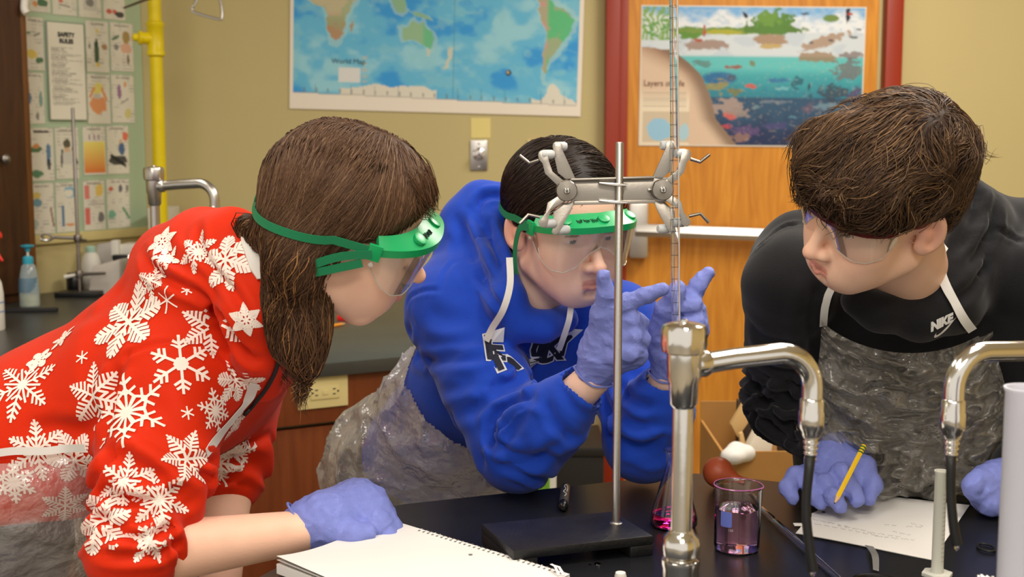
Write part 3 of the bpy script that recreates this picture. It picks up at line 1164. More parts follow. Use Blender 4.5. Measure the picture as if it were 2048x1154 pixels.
cab = thing('tall_cabinet', 'tall dark brown wooden cabinet at the left edge of the room', 'cabinet', (cc_[0], cc_[1], ZB))
cabp('side_panel', 0.0, 0.022, 0.0, -0.15, ZB, ZT, wood('cabinet_edge_wood', S(98, 58, 20), S(120, 76, 32), 3, (8, 8, 0.8), 0.45, 1.5), cab)
cabp('body', 0.022, 0.62, -0.012, -0.15, ZB, ZT, M_DKWOOD, cab)
dr = cabp('cabinet_door', 0.026, 0.6, 0.006, -0.012, ZB + 0.03, ZT - 0.02, M_DKWOOD, cab)
kp = RPL(3, 318, cc_ + LN * 0.006, LN)
mk('knob', lathe([(0.006, 0), (0.006, 0.012), (0.014, 0.018), (0.015, 0.026), (0.009, 0.032), (0, 0.033)], kp, LN, 16), M_DKSTEEL, dr)
gz = RPL(48, 5, cc_ + LN * 0.012, LN)
hook = mk('wall_hook', tube(catmull([gz + np.array([-0.01, 0.03, 0.05]), gz + np.array([0, 0.01, 0.02]), gz + np.array([0.004, -0.01, -0.02]), gz + np.array([0.012, -0.012, -0.035])], 6), 0.012), M_WHITE, label='small white plastic hook on the dark cabinet edge near the top', cat='hook')

# ---- back counter
f1, f2 = RZ(560, 735, TOPZ), RZ(707, 722, TOPZ)
cd = norm(f2 - f1)
cn = np.array([cd[1], -cd[0], 0])                 # towards the camera
e0 = f1 - cd * 1.35
e1 = f1 + cd * 0.46
wend = c0 + LDIR * 2.0
ct = thing('lab_counter', 'long dark counter with reddish wooden base behind the students', 'counter', (f1[0], f1[1], 0))
top = [e0, e1, np.array([e1[0], YB - 0.005, TOPZ]), np.array([XC + 0.01, YB - 0.005, TOPZ]), wend + LN * 0.01 + np.array([0, 0, TOPZ])]
top = [np.array([p[0], p[1], TOPZ - 0.032]) for p in top]
mk('worktop', prism(top, (0, 0, 0.032), 0.003), M_GREYTOP, ct)
ins = -cn * 0.02


def cpan(name, s0, s1, z0, z1, off, th=0.02, m=M_REDWOOD, par=None, bev=0.002):
    a = f1 + cd * s0 - cn * off
    b = f1 + cd * s1 - cn * off
    return mk(name, prism([(a[0], a[1], z0), (b[0], b[1], z0), (b[0], b[1], z1), (a[0], a[1], z1)], -cn * th, bev), m, par or ct)


cpan('apron_board', -1.35, 0.46, 0.755, TOPZ - 0.033, 0.02)
for s in (-1.3, -0.78, -0.26):
    d_ = cpan('cabinet_door', s, s + 0.5, 0.1, 0.745, 0.03)
    hp = f1 + cd * (s + 0.44) - cn * 0.03
    mk('handle', tube(catmull([np.array([hp[0], hp[1], 0.55]) + cn * 0.0, np.array([hp[0], hp[1], 0.56]) + cn * 0.03, np.array([hp[0], hp[1], 0.65]) + cn * 0.03, np.array([hp[0], hp[1], 0.66])], 5), 0.005, 8), M_STEEL, d_)
cpan('end_panel', 0.25, 0.46, 0.1, 0.745, 0.03)
cpan('toe_kick', -1.35, 0.44, 0.0, 0.1, 0.09, 0.02, M_INK)
ea, eb = np.array([e1[0], e1[1], 0]) - cd * 0.02, np.array([e1[0] - 0.02, YB - 0.01, 0])
mk('side_panel', prism([ea, eb, eb + np.array([0, 0, TOPZ - 0.033]), ea + np.array([0, 0, TOPZ - 0.033])], (-0.02, 0, 0)), M_REDWOOD, ct, smooth=False)
r0, r1 = RZ(-20, 627, TOPZ), RZ(113, 624, TOPZ)
mk('ridge_strip', prism([r0, r1, r1 + np.array([0, 0, 0.012]), r0 + np.array([0, 0, 0.012])], (0, 0.02, 0), 0.003), M_INK, ct)

# ---- outlet on the counter front
oc = RPL(645, 783, f1 - cn * 0.02, cn)
ow = thing('wall_outlet', 'cream electrical outlet plate on the reddish wooden counter front', 'outlet', oc - np.array([0, 0, 0.04]))
OX, OZ = cd, np.array([0, 0, 1.0])


def opl(name, x, z, hx, hz, off, th, m, bev=0.0, par=None):
    return mk(name, box(oc + OX * x + OZ * z + cn * (off + th / 2), hx, th / 2, hz, [OX, cn, OZ], bev), m, par or ow)


opl('plate', 0, 0, 0.062, 0.038, 0.0, 0.006, M_BEIGEPL, 0.002)
rc_ = opl('receptacle', 0.004, 0, 0.036, 0.0165, 0.006, 0.003, M_BEIGEPL, 0.001)
for sgn in (-1, 1):
    opl('slot', 0.004 + sgn * 0.022, 0.006, 0.0035, 0.0012, 0.009, 0.0008, M_INK, 0, rc_)
    opl('slot', 0.004 + sgn * 0.022, -0.006, 0.0035, 0.0012, 0.009, 0.0008, M_INK, 0, rc_)
    opl('slot', 0.004 + sgn * 0.0315, 0.0, 0.002, 0.002, 0.009, 0.0008, M_INK, 0, rc_)
opl('test_button', 0.004, 0.0, 0.007, 0.006, 0.009, 0.0015, M_BEIGEPL, 0.0005, rc_)

# ================================================================== octagonal lab table
A_, B_ = np.array([-0.172, 1.826]), np.array([0.289, 2.007])
side = np.linalg.norm(B_ - A_)
dirv = (A_ - B_) / side
pts8 = [B_]
dcur = dirv
for i in range(7):
    pts8.append(pts8[-1] + dcur * side)
    dcur = np.array([dcur[0] * math.cos(math.pi / 4) - dcur[1] * math.sin(math.pi / 4), dcur[0] * math.sin(math.pi / 4) + dcur[1] * math.cos(math.pi / 4)])
pts8 = np.array(pts8)
tc_ = pts8.mean(0)
tab = thing('octagonal_lab_table', 'octagonal black-topped lab table in the foreground', 'table', (tc_[0], tc_[1], 0))
otl = []
for i in range(8):
    p, q, r = pts8[i - 1], pts8[i], pts8[(i + 1) % 8]
    for t in (0.02,):
        otl.append(q + (p - q) / side * t)
        otl.append(q + (p - q) / side * t * 0.25 + (r - q) / side * t * 0.25)
        otl.append(q + (r - q) / side * t)
mk('table_top', prism([(p[0], p[1], TOPZ - 0.03) for p in otl], (0, 0, 0.03), 0.002), M_BLACKTOP, tab)
inn = tc_ + (pts8 - tc_) * 0.72
for i in range(8):
    a, b = inn[i], inn[(i + 1) % 8]
    nrm = norm(np.array([*( (a + b) / 2 - tc_), 0]))
    mk('cabinet_panel', prism([(a[0], a[1], 0.08), (b[0], b[1], 0.08), (b[0], b[1], TOPZ - 0.031), (a[0], a[1], TOPZ - 0.031)], -nrm * 0.02, 0.002), M_REDWOOD, tab)
    hm = (a + b) / 2
    mk('panel_handle', box((hm[0] + nrm[0] * 0.012, hm[1] + nrm[1] * 0.012, 0.72), 0.05, 0.012, 0.008, [np.array([*norm(b - a), 0]), nrm, (0, 0, 1)], 0.003), M_STEEL, tab)
kk = tc_ + (pts8 - tc_) * 0.68
mk('plinth', prism([(p[0], p[1], 0.0) for p in kk], (0, 0, 0.08)), M_INK, tab, smooth=False)

# ================================================================== things at the back
# yellow shower pipe
ypx = P(318, 300, 4.45)
yp = thing('safety_shower_pipe', 'vertical bright yellow safety shower pipe by the safety board', 'pipe', (ypx[0], ypx[1], TOPZ))
mk('pipe', tube([(ypx[0], ypx[1], TOPZ), (ypx[0], ypx[1], CEIL)], 0.0225, 20), M_YELLOW, yp)
zt_, zb_ = P(318, 48, 4.45)[2], P(318, 112, 4.45)[2]
mk('tee_fitting', lathe([(0.0235, zb_ - 0.006), (0.031, zb_), (0.031, zb_ + 0.012), (0.028, zb_ + 0.016), (0.028, zt_ - 0.016), (0.031, zt_ - 0.012), (0.031, zt_), (0.0235, zt_ + 0.006)], (ypx[0], ypx[1], 0), seg=20), M_YELLOW, yp)
zm_ = (zt_ + zb_) / 2
mk('side_stub', lathe([(0.02, 0.0), (0.02, 0.04), (0.024, 0.042), (0.024, 0.05), (0.013, 0.055), (0.013, 0.07), (0, 0.072)], (ypx[0] - 0.005, ypx[1] - 0.005, zm_), (-0.9, -0.5, 0.05), 14), M_YELLOW, yp)
# pull handle: wire triangle
tp = [P(388, 12, 4.1), P(384, 17, 4.1), P(390, 25, 4.1), P(436, 38, 4.1), P(444, 33, 4.1), P(440, 0, 4.1), P(420, -60, 4.1), P(405, -60, 4.1), P(396, -10, 4.1), P(388, 12, 4.1)]
pull = thing('shower_pull_handle', 'thin metal triangle pull handle hanging from above, right of the yellow pipe', 'handle', tp[3])
mk('triangle', tube(catmull(tp, 5), 0.0045, 8), M_STEEL, pull)
mk('pull_rod', tube([P(412, -60, 4.1), np.array([*P(412, -60, 4.1)[:2], CEIL])], 0.004, 8), M_STEEL, pull)
# rod with a brown end poking in at the top of the board
rp0, rp1 = P(248, 16, 4.3), P(290, 0, 4.25)
mk('hanging_rod', tube([rp0, rp1, P(330, -14, 4.2)], [0.004, 0.005, 0.009], 8), M_DKSTEEL, label='thin dark metal rod crossing the top of the safety board', cat='rod')

# yellow eyewash bowl
ez = P(428, 440, 4.25)
ew = thing('eyewash_bowl', 'yellow round eyewash bowl behind the snowflake hoodie', 'eyewash', (ez[0], ez[1], TOPZ))
zr = P(428, 428, 4.25)[2]
mk('bowl', lathe([(0, zr - 0.055), (0.05, zr - 0.05), (0.085, zr - 0.03), (0.103, zr), (0.1, zr + 0.002), (0.082, zr - 0.026), (0.045, zr - 0.044), (0, zr - 0.046)], (ez[0], ez[1], 0), seg=32), M_YELLOW, ew)
mk('stand_pipe', tube([(ez[0], ez[1], TOPZ), (ez[0], ez[1], zr - 0.05)], 0.02, 14), M_YELLOW, ew)
mk('hub', lathe([(0.03, zr - 0.05), (0.028, zr - 0.005), (0.02, zr + 0.004), (0, zr + 0.006)], (ez[0] + 0.012, ez[1], 0), seg=20), M_YELLOW, ew)
mk('spray_cap', box((P(452, 417, 4.25)[0], ez[1], zr + 0.016), 0.02, 0.012, 0.005, None, 0.002), M_STEEL, ew)
mk('push_flag', lathe([(0.007, 0), (0.007, 0.02), (0, 0.021)], (P(410, 430, 4.2)[0], ez[1] - 0.05, zr - 0.005), seg=12), M_STEEL, ew)


# lab gooseneck faucets
def faucet(label, sx, sy, zcap, tip_xy, k=1.0, hose=None, group=None, m=None, hb=0.142):
    m = m or M_CHROME
    t = thing('gooseneck_faucet', label, 'faucet', (sx, sy, TOPZ), group)
    c = (sx, sy, 0)
    z = zcap
    st = 0.0098 * k
    mk('base_flange', lathe([(0.026 * k, TOPZ), (0.026 * k, TOPZ + 0.006), (0.017 * k, TOPZ + 0.01), (0.0165 * k, TOPZ + hb - .01), (0.0175 * k, TOPZ + hb - .006), (0.0175 * k, TOPZ + hb - .002), (0.014 * k, TOPZ + hb)], c, seg=28), m, t)
    zn = TOPZ + hb
    mk('union_nut', lathe([(0.0125 * k, zn), (0.0165 * k, zn + 0.003), (0.0175 * k, zn + 0.011), (0.0165 * k, zn + 0.019), (0.0125 * k, zn + 0.023), (0.0112 * k, zn + 0.026)], c, seg=24, scal=lambda a, h: 1 + 0.035 * math.cos(6 * a)), m, t)
    mk('stem', lathe([(st, zn + 0.02), (st, z - 0.06 * k)], c, seg=24), m, t)
    mk('valve_body', lathe([(st, z - 0.078 * k), (0.0128 * k, z - 0.074 * k), (0.0135 * k, z - 0.055 * k), (0.0155 * k, z - 0.05 * k), (0.0158 * k, z - 0.026 * k), (0.0158 * k, z - 0.02 * k)], c, seg=28), m, t)
    mk('cap', lathe([(0.0158 * k, z - 0.028 * k), (0.0195 * k, z - 0.026 * k), (0.0205 * k, z - 0.02 * k), (0.0205 * k, z - 0.006 * k), (0.019 * k, z - 0.002 * k), (0.013 * k, z), (0.004 * k, z + 0.0005), (0.0035 * k, z + 0.003), (0, z + 0.004)], c, seg=48, scal=lambda a, h: 1 + (0.03 * math.cos(8 * a) if h < z - 0.003 else 0)), m, t)
    tip = np.array([tip_xy[0], tip_xy[1], 0])
    d = tip - np.array([sx, sy, 0])
    L = np.linalg.norm(d)
    d = d / L
    s = np.array([sx, sy, z - 0.038 * k])
    R = 0.034 * k
    up = np.array([0, 0, 0.006 * k])
    path = [s + d * 0.008 * k, s + d * 0.02 * k, s + d * (L - R) * 0.5 + up * 0.5, s + d * (L - R) + up]
    for a in np.linspace(0.15, 1, 8) * math.pi / 2:
        path.append(s + up + d * (L - R + R * math.sin(a)) + np.array([0, 0, -R * (1 - math.cos(a))]))
    path.append(path[-1] + np.array([0, 0, -0.012 * k]))
    mk('spout', tube(np.array(path), 0.0098 * k, 20), m, t)
    mk('spout_collar', lathe([(0.0125 * k, 0), (0.0125 * k, 0.009 * k), (0.0105 * k, 0.013 * k)], s + d * 0.012 * k, d, 24), m, t)
    e = path[-1]
    mk('nozzle', lathe([(0.0098 * k, 0.002), (0.0112 * k, 0), (0.0112 * k, -0.01 * k), (0.012 * k, -0.012 * k), (0.012 * k, -0.026 * k), (0.0095 * k, -0.03 * k), (0.0088 * k, -0.034 * k)], e, seg=24), m, t)
    prof = [(0.0085 * k, -0.033 * k)]
    h = -0.034 * k
    for i in range(5):
        w = (0.0078 - 0.0005 * i) * k
        prof += [(w, h), (w, h - 0.0022 * k), (w - 0.0016 * k, h - 0.003 * k), (w - 0.0016 * k, h - 0.0048 * k)]
        h -= 0.0052 * k
    prof.append((0.003 * k, h))
    mk('serrated_tip', lathe(prof, e, seg=20), m, t)
    if hose:
        hp = [e + np.array([0, 0, h + 0.006])] + [np.array(q) for q in hose]
        mk('hose', tube(catmull(hp, 6), [0.0052, 0.0046, 0.0044, 0.0046, 0.005], 14), M_RUBBER, t)
        q = hp[-1]
        mk('hanging_drop', lathe([(0, -0.006), (0.002, -0.004), (0.0025, -0.001), (0.0015, 0.002), (0, 0.003)], q, seg=10), M_GLASS, t)
    return t


D1 = 1.18
s1 = P(1368, 700, D1)
t1 = P(1624, 800, 1.22)
faucet('tall chrome gooseneck faucet in front, its stem crossing the burette', s1[0], s1[1], P(1372, 645, D1)[2], t1[:2],
       hose=[P(1618, 940, 1.22), P(1612, 1010, 1.22), P(1617, 1080, 1.22), P(1626, 1142, 1.22)], group='gooseneck faucets')
t2 = P(1907, 800, 1.24)
s2 = P(2235, 760, 1.3)
faucet('chrome gooseneck faucet entering from the right edge, above the plastic cylinder', s2[0], s2[1], P(2200, 632, 1.26)[2], t2[:2],
       hose=[P(1902, 930, 1.24), P(1902, 990, 1.24), P(1907, 1050, 1.24), P(1914, 1090, 1.24)], group='gooseneck faucets')
s3 = P(310, 420, 3.25)
t3 = P(430, 420, 3.2)
faucet('grey metal gooseneck faucet on the far counter, in front of the yellow pipe', s3[0], s3[1], P(311, 333, 3.25)[2], t3[:2], k=1.25, group='gooseneck faucets', m=M_DKSTEEL if False else M_STEEL)

# retort stand on the back counter
rb = RZ(160, 592, TOPZ)
rs2 = thing('retort_stand', 'dull metal retort stand on the far counter before the safety board', 'stand', rb)
ztop = P(156, 216, rb[1])[2]
mk('stand_base', box(rb + np.array([0.0, 0, 0.008]), 0.07, 0.045, 0.008, None, 0.003), M_BLKMETAL, rs2)
mk('rod', lathe([(0.0055, 0.9 + 0.01), (0.0055, ztop - 0.002), (0.004, ztop), (0, ztop)], (rb[0], rb[1], 0), seg=14), M_DKSTEEL, rs2)
for yy, ln in ((477, -0.075), (550, 0.09)):
    q = np.array([rb[0], rb[1], P(157, yy, rb[1])[2]])
    c_ = thing('boss_clamp', 'dull metal clamp %s on the far retort stand' % ('high' if yy < 500 else 'low'), 'clamp', q, 'clamps on the far retort stand')
    mk('boss', lathe([(0.012, -0.011), (0.013, -0.008), (0.013, 0.008), (0.012, 0.011)], q, (0, 0, 1), 14), M_DKSTEEL, c_)
    mk('arm', tube([q, q + np.array([ln, -0.01, 0.004])], [0.006, 0.005], 10), M_DKSTEEL, c_)
    e = q + np.array([ln, -0.01, 0.004])
    if yy < 500:
        mk('jaw', tube(catmull([e, e + np.array([-0.02, -0.005, 0.012]), e + np.array([-0.035, -0.01, 0.006]), e + np.array([-0.03, -0.012, -0.004])], 5), 0.004, 8), M_DKSTEEL, c_)
        mk('jaw', tube(catmull([e, e + np.array([-0.02, -0.005, -0.01]), e + np.array([-0.04, -0.01, -0.006])], 5), 0.005, 8), M_STEEL, c_)
    mk('thumb_screw', tube([q, q + np.array([0.03 if yy < 500 else -0.045, -0.015, -0.008])], [0.004, 0.007], 8), M_STEEL if yy < 500 else M_WHITE, c_)
mk('ink_jar', lathe([(0.026, 0), (0.027, 0.003), (0.027, 0.05), (0.024, 0.055), (0.024, 0.065), (0, 0.066)], RZ(146, 585, TOPZ) + np.array([0, 0.02, 0]), seg=20), mat('dark_bottle', S(24, 24, 28), 0.3), label='small dark jar behind the far retort stand', cat='jar')

# soap pump bottle
sb_ = RZ(60, 612, TOPZ)
so = thing('soap_pump_bottle', 'clear pump bottle with turquoise pump and cream soap on the far counter', 'bottle', sb_)
M_TEAL = mat('turquoise_plastic', S(60, 170, 196), 0.35)
mk('bottle', lathe([(0.030, 0.0), (0.031, 0.004), (0.030, 0.05), (0.026, 0.10), (0.021, 0.125), (0.013, 0.135)], sb_, seg=24), film('clear_bottle_plastic', S(200, 220, 225), 0.35, 0.1), so)
mk('soap', lathe([(0, 0.002), (0.028, 0.002), (0.029, 0.035), (0, 0.035)], sb_, seg=24), mat('cream_soap', S(214, 210, 168), 0.4), so)
mk('print_patch', lathe([(0.0302, 0.045), (0.0297, 0.06), (0.028, 0.09)], sb_ + np.array([-0.0012, -0.0008, 0]), seg=24, caps=False), film('teal_print', S(60, 130, 170), 0.35, 0.4), so)
mk('pump_collar', lathe([(0.0155, 0.132), (0.0165, 0.136), (0.016, 0.152), (0.009, 0.157)], sb_, seg=20), M_TEAL, so)
mk('pump_stem', lathe([(0.004, 0.155), (0.004, 0.178)], sb_, seg=12), M_WHITE, so)
mk('pump_head', join(lathe([(0.006, 0.17), (0.008, 0.18), (0.02, 0.186), (0.021, 0.19), (0, 0.193)], sb_, seg=20)), M_TEAL, so)

# spray bottle
sy_ = RZ(-14, 660, TOPZ)
spb = thing('spray_bottle', 'white spray bottle with red trigger cut off by the left edge', 'bottle', sy_)
mk('bottle', lathe([(0.03, 0), (0.032, 0.004), (0.032, 0.10), (0.028, 0.13), (0.016, 0.155), (0.012, 0.165)], sy_, seg=24), M_WHITE, spb)
for zz in (0.05, 0.075):
    mk('print_band', lathe([(0.0325, zz), (0.0325, zz + 0.004)], sy_, seg=24, caps=False), mat('pale_blue_print', S(130, 150, 200), 0.5), spb)
M_REDPL = mat('red_plastic', S(222, 30, 20), 0.35)
q = sy_ + np.array([0, 0, 0.17])
mk('collar', lathe([(0.015, -0.005), (0.016, 0.02), (0.012, 0.03)], q, seg=16), M_WHITE, spb)
mk('sprayer_head', box(q + np.array([-0.005, 0, 0.085]), 0.022, 0.012, 0.014, None, 0.004), M_WHITE, spb)
mk('neck', lathe([(0.01, 0.028), (0.009, 0.075)], q, seg=12), M_WHITE, spb)
mk('nozzle', lathe([(0.010, 0), (0.011, 0.004), (0.011, 0.014), (0.008, 0.018), (0, 0.018)], q + np.array([0.016, 0, 0.088]), (1, 0, 0.15), 14), M_REDPL, spb)
mk('trigger', tube(catmull([q + np.array([0.012, -0.004, 0.08]), q + np.array([0.014, -0.004, 0.055]), q + np.array([0.024, -0.004, 0.035]), q + np.array([0.037, -0.004, 0.02])], 5), [0.009, 0.008, 0.007, 0.003], 10), M_REDPL, spb)

# white items on the back counter
jb = RZ(184, 578, TOPZ)
jug = thing('white_jug', 'white plastic jug with pale green cap behind the retort stand', 'jug', jb)
mk('body', lathe([(0.03, 0), (0.034, 0.005), (0.034, 0.09), (0.028, 0.115), (0.016, 0.13)], jb, seg=24), M_WHITE, jug)
mk('cap', lathe([(0.018, 0.128), (0.018, 0.145), (0.012, 0.15), (0, 0.151)], jb, seg=16), mat('pale_green_plastic', S(170, 205, 190), 0.4), jug)
pb = RZ(206, 590, TOPZ)
pz = [P(172, 500, pb[1]), P(186, 548, pb[1]), P(218, 556, pb[1]), P(238, 540, pb[1]), P(226, 492, pb[1])]
mk('paper_towel_stack', prism([(pb[0] - 0.05, pb[1], TOPZ), (pb[0] + 0.055, pb[1], TOPZ), (pb[0] + 0.06, pb[1], TOPZ + 0.12), (pb[0] - 0.035, pb[1], TOPZ + 0.095)], (0.02, 0.1, 0), 0.006), mat('soft_white_paper', S(206, 198, 188), 0.8), label='leaning white paper stack behind the retort stand', cat='paper')
pq = RZ(196, 572, TOPZ)
mk('white_card', prism([(pq[0] - 0.02, pq[1], TOPZ), (pq[0] + 0.10, pq[1], TOPZ), (pq[0] + 0.08, pq[1], TOPZ + 0.16), (pq[0] - 0.02, pq[1], TOPZ + 0.145)], (0.0, 0.012, 0.0), 0.002), mat('pale_grey_card', S(204, 200, 196), 0.8), label='pale upright card between the white paper and the board', cat='card')
wd = RZ(236, 578, TOPZ)
dv = thing('white_dispenser', 'white wall-side dispenser with black arm beside the pin board corner', 'dispenser', wd)
mk('post', box2((wd[0] - 0.015, wd[1] - 0.015, TOPZ), (wd[0] + 0.01, wd[1] + 0.02, TOPZ + 0.17), 0.004), M_WHITE, dv)
mk('shelf', box2((wd[0] + 0.01, wd[1], TOPZ + 0.115), (wd[0] + 0.105, wd[1] + 0.1, TOPZ + 0.155), 0.004), M_WHITE, dv)
mk('black_arm', box2((wd[0] - 0.006, wd[1] - 0.04, TOPZ + 0.105), (wd[0] + 0.045, wd[1] - 0.016, TOPZ + 0.122), 0.005), M_INK, dv)
mk('black_post', box2((wd[0] - 0.004, wd[1] - 0.036, TOPZ), (wd[0] + 0.01, wd[1] - 0.02, TOPZ + 0.105), 0.003), M_INK, dv)
wb = np.array([P(294, 450, 4.5)[0], 4.55, TOPZ])
mk('white_carton', box2((wb[0] - 0.012, wb[1], TOPZ + 0.2), (wb[0] + 0.06, wb[1] + 0.16, P(294, 418, 4.5)[2]), 0.003), M_WHITE, label='cream box on the wall beneath the safety board corner, behind the far faucet', cat='box')
ch = RZ(264, 592, TOPZ)
chn = thing('chrome_chain', 'small heap of shiny chain hanging near the white dispenser', 'chain', ch)
for i in range(5):
    a = i * 1.3
    cc = ch + np.array([0.004 * math.sin(a * 2), 0.0, 0.132 - i * 0.011])
    ringp = [cc + np.array([0.007 * math.cos(t), 0.003 * math.sin(t + a), 0.007 * math.sin(t)]) for t in np.linspace(0, 2 * math.pi, 14)]
    mk('link', tube(ringp, 0.0022, 6), M_CHROME, chn)
mk('dark_bracket', box2((ch[0] - 0.012, ch[1] + 0.004, TOPZ + .0005), (ch[0] + 0.05, ch[1] + 0.03, TOPZ + 0.14), 0.005), mat('dark_plastic', S(40, 40, 42), 0.5), label='dark block behind the shiny chain on the far counter', cat='block')
# loose things on the counter by the boy's chin
q0, q1 = RZ(622, 663, TOPZ), RZ(682, 652, TOPZ)
pc = thing('orange_pencil', 'orange pencil lying on the far counter near the long haired student', 'pencil', q0)
mk('barrel', tube([q0 + np.array([0, 0, 0.005]), q1 + np.array([0, 0, 0.005])], 0.0045, 6), mat('orange_lacquer', S(232, 150, 40), 0.4), pc)
mk('tip', lathe([(0.0045, 0), (0.001, 0.018), (0, 0.02)], q1 + np.array([0, 0, 0.005]), q1 - q0, 8), mat('bare_wood', S(214, 176, 120), 0.6), pc)
q2 = RZ(690, 640, TOPZ)
mk('red_eraser', box(q2 + np.array([0, 0, 0.008]), 0.022, 0.012, 0.008, None, 0.004), M_REDPL, label='small red block on the far counter under the chin', cat='eraser')
q3 = RZ(708, 641, TOPZ)
mk('round_magnet', lathe([(0, 0), (0.009, 0.001), (0.012, 0.009), (0.008, 0.016), (0, 0.018)], q3, seg=16), M_WHITE, label='small white round cap beside the red block', cat='cap')

# ---- floor things seen between and beyond the students
bn = P(1150, 900, 3.9)
bin_ = thing('waste_bin', 'black waste bin against the wall between the blue sleeves', 'bin', (bn[0], 4.1, 0))
bh = P(1150, 905, 4.0)[2]
mk('body', prism([(bn[0] - 0.1, 3.98, 0), (bn[0] + 0.1, 3.98, 0), (bn[0] + 0.1, 4.3, 0), (bn[0] - 0.1, 4.3, 0)], (0, 0, bh - 0.03), 0.01), mat('black_bin_plastic', S(34, 33, 30), 0.5), bin_)
mk('rim', prism([(bn[0] - 0.105, 3.975, bh - 0.03), (bn[0] + 0.105, 3.975, bh - 0.03), (bn[0] + 0.105, 4.305, bh - 0.03), (bn[0] - 0.105, 4.305, bh - 0.03)], (0, 0, 0.03), 0.006), mat('black_bin_plastic', S(34, 33, 30), 0.5), bin_)
gb = P(1092, 950, 3.4)
gt = thing('green_white_box', 'white and lime green box in the gap beside the blue elbow', 'box', (gb[0], 3.4, 0))
gh = P(1092, 915, 3.4)[2]
mk('carton', box2((gb[0] - 0.1, 3.4, 0), (gb[0] + 0.03, 3.55, gh), 0.003), M_WHITE, gt)
mk('green_stripe', box2((gb[0] - 0.025, 3.395, 0.02), (gb[0] + 0.012, 3.4, gh - 0.01)), mat('lime_print', S(120, 180, 50), 0.5), gt, smooth=False)
# cartons at the right
cbx = P(1520, 938, 3.0)
hz = P(1500, 917, 3.0)[2]
cx0, cx1 = P(1452, 938, 3.0)[0], P(1452, 938, 3.0)[0] + 0.42
mk('cardboard_box', box2((cx0, 3.0, 0), (cx1, 3.35, 0.42), 0.004), M_CARD, label='lower closed cardboard box on the floor by the door', cat='box')
bx = thing('open_cardboard_box', 'open brown cardboard box of scraps behind the black hoodie sleeve', 'box', (cx0 + 0.2, 3.17, 0.42))
mk('front_wall', box2((cx0, 3.0, 0.42), (cx1, 3.006, hz)), M_CARD, bx, smooth=False)
mk('back_wall', box2((cx0, 3.34, 0.42), (cx1, 3.346, hz + 0.05)), M_CARD, bx, smooth=False)
mk('side_wall', box2((cx0, 3.006, 0.42), (cx0 + 0.006, 3.34, hz)), M_CARD, bx, smooth=False)
mk('side_wall', box2((cx1 - 0.006, 3.006, 0.42), (cx1, 3.34, hz)), M_CARD, bx, smooth=False)
mk('bottom', box2((cx0 + 0.006, 3.006, 0.42), (cx1 - 0.006, 3.34, 0.43)), M_CARD, bx, smooth=False)


def slab(name, pts, d, th, m, label, cat, bev=0.003):
    o = [P(x, y, d) for x, y in pts]
    return mk(name, prism(o, (0, th, 0), bev), m, smooth=True, label=label, cat=cat)


slab('brown_board', [(1470, 1010), (1475, 800), (1580, 800), (1580, 1010)], 3.29, 0.02, mat('dark_brown_board', S(60, 42, 26), 0.7), 'dark brown board standing inside the open cardboard box', 'board')
slab('foam_block', [(1492, 905), (1520, 850), (1548, 880), (1535, 960), (1500, 930)], 3.1, 0.05, mat('white_foam', S(226, 216, 196), 0.8), 'white angular foam block sticking out of the open box', 'foam', 0.006)
slab('card_scrap', [(1525, 850), (1552, 862), (1556, 930), (1530, 960)], 3.2, 0.03, mat('tan_card', S(196, 150, 92), 0.8), 'tan card scrap right of the white foam block', 'card')
slab('wood_strip', [(1462, 850), (1498, 790), (1506, 800), (1508, 830), (1476, 876)], 3.18, 0.03, mat('pale_wood', S(206, 170, 112), 0.7), 'pale wooden strip leaning over the open box', 'wood strip')
slab('wood_stick', [(1478, 868), (1486, 864), (1500, 925), (1490, 960)], 3.15, 0.015, mat('pale_wood', S(206, 170, 112), 0.7), 'thin pale stick upright in the open box', 'stick')
cw = P(1466, 912, 3.06)
V_, Q_ = Sdf().ell(cw, (.03, .03, .02)).ell(cw + np.array([.035, .01, .004]), (.02, .02, .02)).ell(cw + np.array([0.01, 0.02, .016]), (.018, .02, .014)).mesh(0.006)
mk('crumpled_tissue', (V_, Q_), M_PAPER, label='small crumpled white tissue at the open box rim', cat='tissue')
# ================================================================== things on the lab table
TZ = TOPZ

# ---- ring stand
bz_ = TZ + 0.026
q = [RZ(962, 1047, bz_), RZ(1225, 1022, bz_), RZ(1307, 1071, bz_), RZ(1027, 1102, bz_)]
rodp = RZ(1232, 1047, bz_)
st = thing('ring_stand', 'black ring stand base with tall steel rod holding the double clamp', 'stand', (rodp[0], rodp[1], TZ))
ctr_ = sum(q) / 4


def qpt(u, v, z):
    p = q[0] * (1 - u) * (1 - v) + q[1] * u * (1 - v) + q[2] * u * v + q[3] * (1 - u) * v
    return np.array([p[0], p[1], z])


low = [ctr_ + (p - ctr_) * 1.0 for p in q]
V_, F_ = prism([(p[0], p[1], TZ + 0.014) for p in low], (0, 0, 0.012), 0.0025)
mk('base_plate', (V_, F_), M_BLKMETAL, st)
for u0, u1 in ((0.0, 0.17), (0.83, 1.0)):
    o_ = [qpt(u0, 0.0, TZ), qpt(u1, 0.0, TZ), qpt(u1, 1.0, TZ), qpt(u0, 1.0, TZ)]
    mk('foot', prism(o_, (0, 0, 0.0145), 0.002), M_BLKMETAL, st)
rtop = P(1235, 284, rodp[1] / ray(1235, 284)[1])
mk('rod', lathe([(0.0052, bz_ - 0.004), (0.0052, rtop[2] - 0.002), (0.0042, rtop[2]), (0, rtop[2])], (rodp[0], rodp[1], 0), seg=20), M_STEEL, st)
mk('rod_nut', lathe([(0.0085, bz_ - 0.001), (0.0085, bz_ + 0.0012), (0.006, bz_ + 0.0025)], (rodp[0], rodp[1], 0), seg=20), M_STEEL, st)

# ---- double burette clamp
RD_ = rodp[1] / ray(1232, 380)[1]


